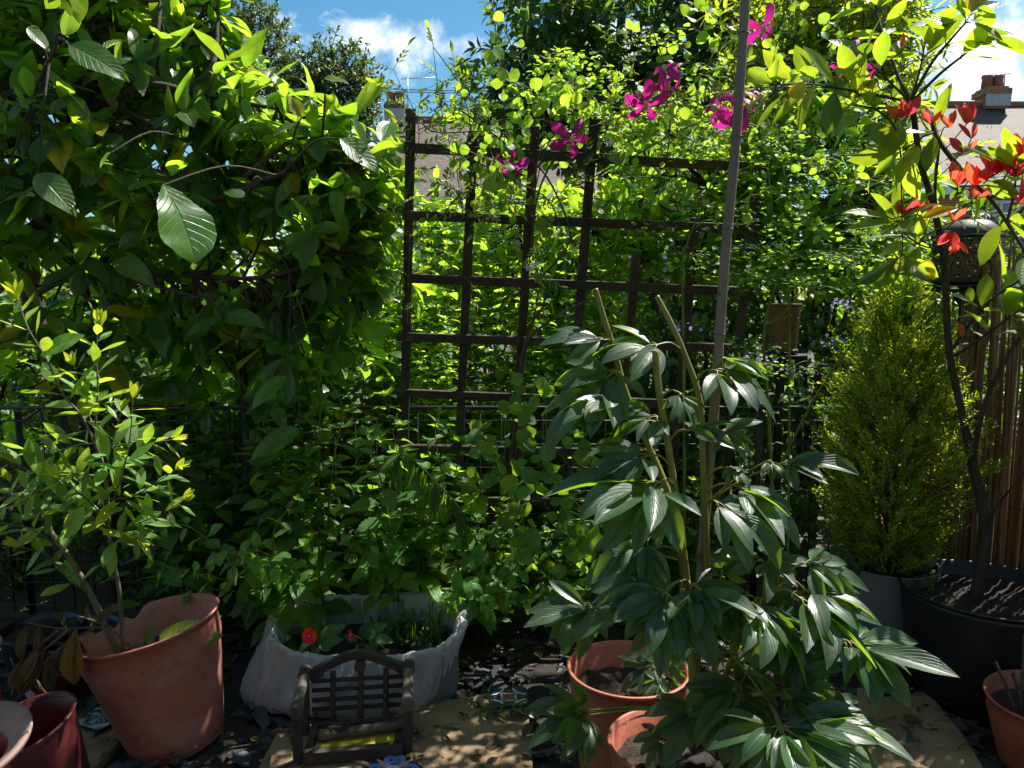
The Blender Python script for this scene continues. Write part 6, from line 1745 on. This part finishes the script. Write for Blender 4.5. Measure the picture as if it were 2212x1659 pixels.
def ternate(Lv, Tk, rs, p, d, s, tp, rr=.001):
    q = p + nz(d) * s * 1.3; Tk.add([p, (p + q) / 2 + rs.normal(0, .006, 3), q], rr, rr * .7, 4, k=2)
    o = perp(nz(d), rs.uniform(0, 6.3))
    for a in (-1.1, 0, 1.1):
        dd = nz(nz(d) * math.cos(a) + o * math.sin(a) + rs.normal(0, .15, 3)); c = q + dd * s * .35
        Tk.add([q, c], rr * .7, rr * .6, 4)
        Lv.add(pick(rs, tp), c, dd, nz(V3(rs.normal(0, .5), -1 + rs.normal(0, .5), rs.normal(.3, .5))), s * rs.uniform(.75, 1.15), rs.uniform(0, 1))
starts = []
for _ in range(40):
    x = rs.uniform(1000, 1720); y = rs.uniform(150, 430) if x > 1150 else rs.uniform(270, 430)
    starts.append((x, y, rs.uniform(2.5, 2.95)))
for (x, y, d) in starts:
    q = vine_walk(P(x, y, d), V3(rs.normal(.2, .6), rs.normal(0, .2), rs.normal(.05, .45)), 7, .065, rs)
    qq = smooth_path(q, 4); Tk.add(qq, .0016, .001, 4); at, Ln = path_at(qq)
    for i in range(rs.randint(8, 13)):
        p, tt = at(rs.uniform(.05, 1)); ternate(Lv, Tk, rs, p, perp(tt, rs.uniform(0, 6.3)) + UPV * .2, rs.uniform(.02, .038), T['round'])
for (x, y) in ((1110, 220), (1160, 235), (1180, 260), (1090, 265), (1140, 270), (1200, 280), (1230, 270), (1060, 95), (1085, 140), (1110, 160), (1520, 70), (1560, 95), (1490, 130), (1380, 110), (1230, 500), (1270, 320), (1290, 380)):
    ternate(Lv, Tk, rs, P(x, y, 2.55), V3(rs.normal(0, .5), -.3, .4), .044, T['round'])
# long bare runners
for pts in ([(885, 480, 2.66), (960, 560, 2.6), (1050, 650, 2.6), (1110, 760, 2.62)], [(900, 250, 2.66), (940, 285, 2.6), (1050, 282, 2.58), (1130, 280, 2.6), (1160, 300, 2.6)], [(1000, 335, 2.6), (1110, 390, 2.55), (1190, 440, 2.55), (1220, 560, 2.55), (1195, 600, 2.6)], [(1225, 300, 2.6), (1170, 320, 2.55), (1150, 440, 2.55), (1190, 300, 2.5), (1290, 270, 2.5), (1480, 210, 2.5), (1620, 190, 2.4), (1810, 190, 2.3)], [(1010, 440, 2.6), (1020, 330, 2.6), (1000, 200, 2.55), (935, 100, 2.5)], [(1250, 400, 2.6), (1400, 320, 2.55), (1500, 270, 2.5), (1700, 230, 2.45)], [(1062, 0, 2.7), (1075, 100, 2.65), (1090, 250, 2.6), (1085, 380, 2.6)], [(990, 420, 2.6), (930, 500, 2.62), (880, 560, 2.66)], [(1470, 460, 2.6), (1440, 380, 2.6), (1450, 200, 2.55), (1400, 40, 2.55)]):
    Tk.add([P(*p) for p in pts], .0026, .0016, 5, k=7)
Tk.build('stems', M['vine'], cl); Lv.build('leaves', LM['round'], cl)
def clem_flower(x, y, d, s, face, n=5, rv=.5):
    Lf_ = Leaves(); c = P(x, y, d); f = nz(np.array(face, float)); a0 = rs.uniform(0, 6.3); a = nz(cr(f, V3(.2, .3, 1))); b = cr(a, f)
    for i in range(n):
        an_ = a0 + i * 6.283 / n + rs.normal(0, .18); o = a * math.cos(an_) + b * math.sin(an_)
        Lf_.add(pick(rs, T['petal']), c + o * .004, nz(o + f * rs.uniform(-.1, .45)), f, s * rs.uniform(.85, 1.15), rs.uniform(.2, .8))
    o = Lf_.build('flower', LM['magenta'], cl)
    ce = Solid(); ce.ball(c + f * .007, .0085, 10, 7, (1, 1, 1.3)); ce.build('stamens', M['yellowgreen'], o)
M['yellowgreen'] = pmat('pale_stamens', (.55, .55, .28), (.4, .35, .15), rough=.6, scale=300, bump=.3)
for (x, y, d, s, face) in ((1648, 62, 2.3, .075, (.2, -.7, -.6)), (1437, 150, 2.45, .062, (-.5, -.6, .4)), (1440, 185, 2.46, .05, (.4, -.8, -.3)), (1465, 160, 2.48, .05, (.8, -.4, .2)), (1395, 228, 2.45, .075, (0, -.8, -.6)), (1382, 205, 2.47, .045, (-.4, -.6, .6)), (1235, 300, 2.5, .075, (.1, -.9, -.3)), (1103, 362, 2.55, .072, (-.2, -.6, -.7)), (1545, 235, 2.42, .065, (-.7, -.5, .3)), (1612, 232, 2.4, .07, (.3, -.8, .4)), (1590, 250, 2.41, .065, (0, -.7, -.6)), (1828, 140, 2.4, .05, (.3, -.4, -.8)), (1855, 105, 2.4, .045, (0, -.9, .2)), (1893, 142, 2.4, .045, (.5, -.7, -.3)), (1640, 212, 2.42, .045, (.5, -.6, .5))):
    clem_flower(x, y, d, s, face)

js = thing('jasmine', 'jasmine with pinnate leaves twining on the first trellis uprights', 'climber', TR(900, 1290))
Tk = Tubes(); Lv = Leaves(); rs = RS(151)
def pinnate(p, d, s, n=3):
    d = nz(d); q = p + d * s * 2.2 - UPV * s * .2; Tk.add([p, (p + q) / 2 + UPV * s * .12, q], .0010, .0007, 4, k=3)
    o = nz(cr(d, V3(rs.normal(0, .4), -1, rs.normal(.4, .3))))
    nrm = nz(V3(rs.normal(0, .4), -.8, rs.normal(.5, .4)))
    for i in range(n):
        c = p + (q - p) * (.3 + .6 * i / n)
        for sg in (-1, 1):
            Lv.add(pick(rs, T['pin']), c, nz(d * .8 + o * sg), nrm, s * rs.uniform(.55, .75), rs.uniform(0, 1))
    Lv.add(pick(rs, T['pin']), q, d, nrm, s * 1.05, rs.uniform(0, 1))
for pts in ([(880, 700, 2.70), (885, 480, 2.66), (880, 420, 2.62), (905, 300, 2.58), (890, 230, 2.5), (868, 190, 2.46), (850, 150, 2.45)], [(1000, 470, 2.62), (985, 360, 2.6), (960, 270, 2.58), (945, 180, 2.56), (935, 95, 2.54)], [(905, 280, 2.58), (990, 240, 2.55), (1010, 190, 2.54), (985, 170, 2.54)], [(1010, 400, 2.6), (1010, 300, 2.58), (1035, 230, 2.55), (1025, 170, 2.55)], [(1000, 470, 2.6), (1100, 440, 2.55), (1180, 470, 2.55), (1150, 560, 2.58)], [(1210, 420, 2.6), (1300, 300, 2.55), (1330, 200, 2.55), (1340, 100, 2.55)], [(1300, 300, 2.55), (1400, 240, 2.5), (1500, 220, 2.48), (1600, 180, 2.45)], [(1480, 330, 2.5), (1560, 230, 2.45), (1575, 160, 2.42)], [(1090, 590, 2.62), (1130, 575, 2.58), (1160, 590, 2.55), (1190, 640, 2.55)], [(1100, 470, 2.6), (1010, 455, 2.56), (960, 400, 2.56)]):
    q = smooth_path([P(*p) for p in pts], 6); Tk.add(q, .0018, .001, 5); at, Ln = path_at(q); n = int(Ln / .042)
    for i in range(n):
        p, tt = at((i + .8) / n if i < n - 1 else 1.0)
        for sg in (0, PI):
            if rs.rand() < .85: pinnate(p, perp(tt, (i % 2) * 1.2 + sg + rs.normal(0, .4)) + tt * .7, rs.uniform(.026, .044))
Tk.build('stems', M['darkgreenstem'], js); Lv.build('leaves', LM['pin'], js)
for (x, y, d, s) in ((1152, 575, 2.5, .018), (1160, 570, 2.5, .016), (1140, 578, 2.5, .014), (1320, 308, 2.45, .017)):
    Lf_ = Leaves(); c = P(x, y, d); f = nz(V3(rs.normal(0, .4), -1, rs.normal(.2, .3))); a = nz(cr(f, UPV)); b = cr(a, f)
    for i in range(5):
        o = a * math.cos(i * 1.2566) + b * math.sin(i * 1.2566); Lf_.add(pick(rs, T['pin']), c, nz(o + f * .3), f, s, .5)
    fo_ = Lf_.build('flower', LM['white'], js); tb_ = Tubes(); tb_.add([c, c - f * .02 - UPV * .004], .0014, .001, 5); tb_.build('flower_tube', LM['white'], fo_)

# meadow rue: round leaflets in airy tiers
mr = thing('meadow_rue', 'meadow rue with airy tiers of round leaflets beyond the bamboo cane', 'plant', V3(.85, 2.75, 0)); rs = RS(152)
Tk = Tubes(); Lv = Leaves()
for pts, r in (([(1680, 1290, 2.75), (1660, 900, 2.72), (1652, 700, 2.7), (1700, 560, 2.66), (1712, 500, 2.64), (1690, 360, 2.62), (1662, 213, 2.6)], .006), ([(1700, 1290, 2.78), (1705, 700, 2.72), (1690, 520, 2.7), (1672, 487, 2.68), (1655, 317, 2.66)], .0045), ([(1480, 1250, 2.7), (1475, 620, 2.66), (1478, 545, 2.64), (1552, 360, 2.6)], .005), ([(1640, 1100, 2.7), (1760, 860, 2.66), (1860, 720, 2.62), (1945, 640, 2.6)], .0045), ([(1652, 700, 2.7), (1690, 680, 2.68), (1790, 560, 2.64), (1880, 500, 2.62)], .0035)):
    q = smooth_path([P(*p) for p in pts], 7); Tk.add(q, r, r * .6, 7)
def tier(x, y, d, wpx, n):
    c = P(x, y, d); wd = wpx / FPX * d
    for _ in range(n):
        a = rs.uniform(0, 6.3); e = c + V3(math.cos(a) * wd, math.sin(a) * wd * .6, rs.normal(0, .02)) * rs.uniform(.4, 1)
        Tk.add([c, (c + e) / 2 + UPV * .02, e], .0012, .0008, 4, k=3)
        for _k in range(rs.randint(5, 9)):
            p = c + (e - c) * rs.uniform(.45, 1.05) + rs.normal(0, .018, 3)
            Lv.add(pick(rs, T['round']), p, nz(V3(rs.normal(), rs.normal(), rs.normal(0, .3))), nz(V3(rs.normal(0, .35), rs.normal(-.25, .35), 1)), rs.uniform(.014, .026), rs.uniform(0, 1))
for (x, y, d, wq, n) in ((1650, 330, 2.6, 80, 9), (1700, 300, 2.6, 80, 9), (1580, 380, 2.6, 90, 11), (1760, 350, 2.6, 110, 13), (1690, 420, 2.62, 120, 15), (1820, 400, 2.62, 110, 12), (1580, 470, 2.62, 90, 10), (1760, 480, 2.6, 130, 16), (1860, 500, 2.6, 100, 12), (1640, 540, 2.64, 130, 17), (1740, 560, 2.62, 150, 22), (1850, 570, 2.6, 120, 16), (1680, 610, 2.66, 140, 18), (1820, 630, 2.64, 110, 13), (1600, 590, 2.6, 100, 12), (1920, 600, 2.6, 90, 10), (1120, 190, 2.62, 70, 9), (1180, 130, 2.62, 60, 8), (1260, 230, 2.62, 80, 11), (1330, 170, 2.62, 80, 10), (1400, 260, 2.62, 90, 12), (1470, 210, 2.62, 70, 9), (1520, 150, 2.62, 80, 10), (1350, 300, 2.62, 90, 11), (1560, 280, 2.62, 80, 10), (1240, 140, 2.62, 60, 7), (1430, 90, 2.62, 70, 8), (1700, 800, 2.7, 130, 12), (1780, 870, 2.68, 120, 12), (1640, 760, 2.7, 80, 8), (1690, 180, 2.6, 50, 6), (1440, 420, 2.62, 90, 10), (1500, 330, 2.6, 90, 11), (1400, 500, 2.7, 90, 9), (1480, 560, 2.68, 70, 7)):
    tier(x, y, d, wq, n)
Tk.build('stems', M['greenstem'], mr); Lv.build('leaves', LM['round'], mr)

# second scrambling vine with drooping pointed yellow leaves in the red tipped shrub
hv = thing('honeysuckle', 'honeysuckle with soft yellow green leaves winding through the red tipped shrub', 'climber', P(1990, 1000, 2.6)); rs = RS(153)
Tk = Tubes(); Lv = Leaves()
for pts in ([(2040, 900, 2.5), (2050, 700, 2.45), (2020, 560, 2.42), (1960, 420, 2.4), (1900, 380, 2.4), (1830, 420, 2.42)], [(2020, 560, 2.42), (1960, 520, 2.4), (1920, 480, 2.38), (1880, 500, 2.4)], [(2050, 700, 2.45), (2010, 640, 2.4), (1960, 650, 2.38)], [(1960, 420, 2.4), (2030, 380, 2.35), (2080, 330, 2.3), (2140, 300, 2.3)], [(2020, 520, 2.42), (2080, 470, 2.36), (2160, 500, 2.3), (2220, 470, 2.28)], [(2060, 760, 2.45), (2110, 700, 2.4), (2090, 640, 2.36)]):
    q = smooth_path([P(*p) for p in pts], 6); Tk.add(q, .002, .0012, 5); at, Ln = path_at(q); n = int(Ln / .05)
    for i in range(n):
        p, tt = at((i + .5) / n)
        for sg in (0, PI): put(Lv, rs, T['phot'], p, tt, perp(tt, i * 1.57 + sg), 1.0, rs.uniform(.035, .06), .3, .5)
Tk.build('stems', M['vine'], hv); Lv.build('leaves', LM['pin'], hv)

# round leaved vine dangling low in front of the trellis
dv = thing('dangling_vine', 'vine of dull round leaves dangling low before the trellis', 'climber', TR(1140, 1290)); rs = RS(154)
Tk = Tubes(); Lv = Leaves()
for pts in ([(1115, 830, 2.6), (1090, 930, 2.52), (1100, 1050, 2.5), (1130, 1130, 2.5), (1140, 1250, 2.5)], [(1160, 800, 2.6), (1180, 900, 2.52), (1175, 1050, 2.5), (1190, 1200, 2.48)], [(1120, 1000, 2.54), (1060, 1010, 2.5), (1030, 1090, 2.5)], [(1180, 950, 2.52), (1230, 1010, 2.5), (1240, 1100, 2.5), (1225, 1190, 2.48)], [(1130, 1120, 2.5), (1090, 1160, 2.48), (1060, 1230, 2.46)], [(1190, 1130, 2.5), (1250, 1180, 2.48), (1280, 1260, 2.46)], [(1240, 1080, 2.52), (1290, 1150, 2.5), (1310, 1230, 2.48)]):
    q = smooth_path([P(*p) for p in pts], 6); Tk.add(q, .0016, .001, 5); at, Ln = path_at(q); n = int(Ln / .038)
    for i in range(n):
        p, tt = at((i + .5) / n); ternate(Lv, Tk, rs, p, perp(tt, rs.uniform(0, 6.3)), rs.uniform(.034, .062), T['round'])
Tk.build('stems', M['greenstem'], dv); Lv.build('leaves', LM['balm'], dv)

# catmint with lilac flowers
for i, (pts, lb) in enumerate(((((1700, 1150, 2.9), (1690, 930, 2.86), (1660, 800, 2.82), (1650, 775, 2.8)), 'catmint sprig with lilac flowers before the copper lantern'), (((1790, 1150, 2.9), (1800, 900, 2.86), (1810, 720, 2.82), (1800, 735, 2.8)), 'catmint sprig with lilac flowers beside the cypress'), (((1840, 1150, 2.9), (1850, 850, 2.86), (1830, 680, 2.82), (1820, 655, 2.8)), 'taller catmint sprig with lilac flowers above the cypress shoulder'), (((1560, 1150, 2.9), (1500, 900, 2.86), (1490, 730, 2.82), (1480, 705, 2.8)), 'catmint sprig with lilac flowers behind the peony stems'), (((1600, 1150, 2.9), (1610, 950, 2.86), (1600, 850, 2.82), (1590, 830, 2.8)), 'short catmint sprig with lilac flowers beside the bamboo cane'))):
    rs = RS(160 + i); q = smooth_path([P(*p) for p in pts], 6); t = thing('catmint', lb, 'herb', (q[0][0], q[0][1], 0), 'catmint sprigs in flower')
    q = np.vstack([[(q[0][0], q[0][1], 0)], q])
    Tk = Tubes(); Tk.add(q, .002, .0014, 5); Lv = Leaves(); Lf_ = Leaves(); at, Ln = path_at(q)
    for j in range(16):
        p, tt = at(.3 + .6 * j / 16); put(Lv, rs, T['balmlo'], p, tt, perp(tt, j * 2.4), 1.0, rs.uniform(.03, .05), .2, .5)
    e = q[-1]
    for j in range(34):
        p = e + V3(rs.normal(0, .028), rs.normal(0, .02), rs.normal(0, .009)); Lf_.add(pick(rs, T['roundpetal']), p, rvec(rs), rvec(rs), rs.uniform(.006, .013), rs.rand())
    Tk.build('stem', M['darkgreenstem'], t); Lv.build('leaves', LM['bush'], t); Lf_.build('blossom', LM['lilac'], t)

# ------------------------------------------------------------------ planter plants
def impatiens(label, c, lvs, fl, seed):
    rs = RS(seed); t = thing('impatiens', label, 'flower', c); Tk = Tubes(); Lv = Leaves()
    for (b, e, d, n, rv) in lvs:
        hero(Lv, leaf_tpl('ovate', .62, nv=8, nu=3, fold=.15, curl=rs.uniform(.2, .7), wave=.02), b, e, d, rs.normal(0, .015), n, rv); B = P(b[0], b[1], d); Tk.add([B, (B + c) / 2, c], .0018, .002, 5)
    for (x, y, d, s, face, n) in fl:
        Lf_ = Leaves(); cc_ = P(x, y, d); f = nz(V3(*face)); a = nz(cr(f, UPV)); b = cr(a, f)
        for i in range(n):
            an_ = i * 6.283 / n + .3; o = a * math.cos(an_) + b * math.sin(an_); Lf_.add(pick(rs, T['roundpetal']), cc_, nz(o + f * .12), f, s, rs.uniform(.4, .6))
        Tk.add([cc_, cc_ - f * .03 - UPV * .02, c], .0012, .0012, 4, k=3)
        fl_ = Lf_.build('flower', LM['red'], t)
        e_ = Solid(); e_.ball(cc_ + f * .003, .0026, 8, 5); e_.build('flower_eye', M['labelwhite'], fl_)
    Tk.build('stems', M['redstem'], t); Lv.build('leaves', LM['impat'], t)
nU = (0, -.6, .8)
impatiens('scarlet impatiens in full bloom in the bagged planter', V3(*P(715, 1400, 2.32)), [((690, 1385), (740, 1345), 2.33, nU, .6), ((700, 1380), (728, 1355), 2.34, nU, .5), ((695, 1392), (740, 1378), 2.3, nU, .55), ((690, 1395), (712, 1402), 2.28, nU, .5), ((670, 1390), (640, 1405), 2.32, nU, .2), ((680, 1395), (650, 1370), 2.36, nU, .3), ((672, 1400), (690, 1410), 2.27, (0, -.9, .4), .45), ((640, 1400), (595, 1392), 2.36, nU, .1), ((640, 1395), (610, 1372), 2.4, nU, .1), ((700, 1370), (690, 1345), 2.38, nU, .2)], [(669, 1374, 2.27, .026, (-.1, -.93, .35), 5)], 171)
impatiens('scarlet impatiens with a half opened flower beside the grassy tuft', V3(*P(785, 1395, 2.34)), [((790, 1378), (832, 1345), 2.36, nU, .5), ((770, 1385), (745, 1370), 2.36, nU, .4), ((810, 1380), (850, 1382), 2.3, nU, .65), ((800, 1395), (830, 1372), 2.3, nU, .9), ((790, 1395), (818, 1415), 2.26, (0, -.8, .6), .6), ((775, 1392), (765, 1405), 2.3, nU, .5), ((815, 1375), (845, 1355), 2.38, nU, .4), ((780, 1380), (800, 1340), 2.4, nU, .3)], [(759, 1370, 2.27, .020, (-.8, -.6, .1), 4)], 172)
rs = RS(173); c = P(885, 1385, 2.42); t = thing('chickweed_tuft', 'tuft of fine leaved weeds growing in the bagged planter', 'weed', c); Tk = Tubes(); Lv = Leaves()
for _ in range(70):
    b = c + V3(rs.uniform(-.11, .11), rs.uniform(-.07, .08), -.03); e = b + V3(rs.normal(0, .035), rs.normal(0, .03), rs.uniform(.04, .12)); q = smooth_path([b, (b + e) / 2 + rs.normal(0, .006, 3), e], 3); Tk.add(q, .0009, .0006, 4); at, Ln = path_at(q)
    for j in range(9):
        p, tt = at(.2 + .8 * j / 9); put(Lv, rs, T['lance'] if rs.rand() < .5 else T['small'], p, tt, perp(tt, j * 2.4), .9, rs.uniform(.012, .024), .05, .5)
for _ in range(26):
    b = c + V3(rs.uniform(-.05, .12), rs.uniform(-.04, .08), -.03); Lv.add(pick(rs, T['grass']), b, nz(V3(rs.normal(0, .35), rs.normal(0, .35), 1)), rvec(rs), rs.uniform(.09, .17), rs.rand())
Tk.build('stems', M['greenstem'], t); Lv.build('leaves', LM['impat'], t)

# ------------------------------------------------------------------ fallen leaves, twigs
rs = RS(180)
fl_specs = [((700, 1575), .046, 'yellow', .035), ((612, 1572), .046, 'yellow', .045), ((856, 1604), .048, 'yellow', .05), ((872, 1650), .048, 'yellow', .05), ((908, 1582), .048, 'yellow', .03), ((812, 1643), .048, 'dead', .03), ((1040, 1636), .048, 'dead', .04), ((998, 1570), .048, 'green', .065), ((740, 1573), .05, 'yellow', .02), ((640, 1600), .05, 'dead', .03), ((2045, 1610), .04, 'yellow', .03), ((1935, 1610), .04, 'yellow', .03), ((1975, 1570), .04, 'dead', .04), ((1000, 1542), .05, 'dead', .03), ((1040, 1520), .05, 'yellow', .028), ((560, 1640), .03, 'yellow', .03), ((900, 1640), .048, 'dead', .03), ((1085, 1600), .048, 'dead', .025)]
M['fallengreen'] = leafmat('fallen_green_leaf', (.10, .17, .09), (.2, .3, .1), trans=.15, rough=.6, bump=.2)
cnt = {}
for (px, z, kd, s) in fl_specs:
    Lf_ = Leaves(); p = G(px[0], px[1], z + .006); a = rs.uniform(0, 6.3)
    Lf_.add(pick(rs, T['magb'] if kd != 'green' else T['willow']), p, nz(V3(math.cos(a), math.sin(a) * .8, rs.uniform(0, .15))), nz(V3(rs.normal(0, .2), rs.normal(0, .2), 1)), s, rs.uniform(.2, .8))
    o = Lf_.build('fallen_leaf', {'yellow': M['yellowleaf'], 'dead': M['deadleaf'], 'green': M['fallengreen']}[kd])
    where = 'shaded slab beneath the scroll tile' if px[0] > 1900 else 'tan slab round the swing seat'
    tag(o, {'yellow': 'small yellowed leaf dropped on the ', 'dead': 'curled brown leaf dropped on the ', 'green': 'single dull green leaf lying on the '}[kd] + where, 'leaf', 'fallen leaves on the slabs')
# clipped sprig lying by the navy tile
t = thing('clipped_sprig', 'clipped evergreen sprig lying in front of the navy tile', 'sprig', G(1075, 1535, .05)); Tk = Tubes(); Lv = Leaves()
q = smooth_path([G(1035, 1538, .055), G(1075, 1536, .06), G(1120, 1530, .062), G(1150, 1526, .06)], 5); Tk.add(q, .002, .0014, 5); at, Ln = path_at(q)
for j in range(16):
    p, tt = at(j / 16); put(Lv, rs, T['phot'], p, tt, nz(V3(tt[1], -tt[0], 0)) * (1 if j % 2 else -1), 1.0, rs.uniform(.035, .055), -.02, .9)
Tk.build('stem', M['greenstem'], t); Lv.build('leaves', LM['ivy'], t)
Tq = Tubes()
for _ in range(120):
    x = rs.uniform(-1.6, 1.7); y = rs.uniform(1.75, 2.8); a = rs.uniform(0, 6.3); l = rs.uniform(.04, .2)
    z = .035 + rs.uniform(0, .02)
    p = V3(x, y, z); e = p + V3(math.cos(a) * l, math.sin(a) * l, rs.normal(0, .012)); Tq.add([p, (p + e) / 2 + rs.normal(0, .01, 3) * (1, 1, .3), e], rs.uniform(.0008, .0024), .0008, 5, k=4)
kind(Tq.build('twig_litter', M['twig']), 'stuff', 'fine dry twigs littering the slate between the pots')
Lq = Leaves()
for _ in range(420):
    p = V3(rs.uniform(-1.7, 1.8), rs.uniform(1.75, 2.9), .04 + rs.uniform(0, .02)); Lq.add(pick(rs, T['wilt'] + T['magb']), p, nz(V3(rs.normal(), rs.normal(), rs.normal(0, .25))), nz(V3(rs.normal(0, .4), rs.normal(0, .4), 1)), rs.uniform(.02, .06), rs.uniform(0, .8))
kind(Lq.build('leaf_litter', M['deadleaf']), 'stuff', 'dry brown leaf litter between the slate chips')

# ------------------------------------------------------------------ overhead tree; tips dip into view, unseen crown added to shade pots and slabs
ot = thing('added_overhanging_tree', 'tree with unseen crown added for shade, leafy branch tips dipping in along the top edge', 'tree', (3.3, 3.1, 0)); rs = RS(190)
Tk = Tubes(); Lv = Leaves()
Tk.add([(3.3, 3.1, 0), (3.25, 3.1, 1.4), (2.9, 3.2, 2.5), (2.0, 3.4, 2.98), (1.0, 3.4, 3.02), (.2, 3.3, 3.02), (-.5, 2.7, 3.0)], .05, .008, 8, k=6)
Tk.add([(2.0, 3.4, 2.98), (1.6, 3.6, 2.95), (1.25, 3.7, 2.95)], .012, .005, 6, k=4); Tk.add([(2.9, 3.2, 2.5), (2.7, 3.5, 2.85), (2.2, 3.7, 2.95)], .014, .005, 6, k=4); Tk.add([(1.0, 3.4, 3.02), (.7, 2.9, 2.9), (.62, 2.5, 2.55), (.60, 2.35, 2.42)], .008, .003, 5, k=4); Tk.add([(-.5, 2.7, 3.0), (-.9, 2.2, 2.7), (-1.0, 1.95, 2.35), (-1.0, 1.88, 2.12)], .007, .003, 5, k=4)
Tb = Tubes()
for _ in range(110):
    p = V3(rs.uniform(.0, 2.75), rs.uniform(3.1, 3.85), rs.uniform(2.78, 3.15))
    if p[0] > 2.05: p[1] = 3.05 + (p[1] - 3.1) * .3; conn(Tb, Tk, p, .004, .003, rs)
    twig(Lv, Tb, rs, p, nz(rvec(rs) + UPV * .1), .16, 4, T['phot'], .10, ang=1.0, droop=.15, r=.003, whorl=3)
for e in ((.60, 2.35, 2.42), (-1.0, 1.88, 2.12)):
    twig(Lv, Tb, rs, V3(*e), V3(0, -.2, -1), .12, 6, T['phot'], .10, ang=.8, droop=.5, r=.003, whorl=3)
Tk.build('trunk', M['bark'], ot); Tb.build('twigs', M['bark'], ot); Lv.build('leaves', LM['bush'], ot)
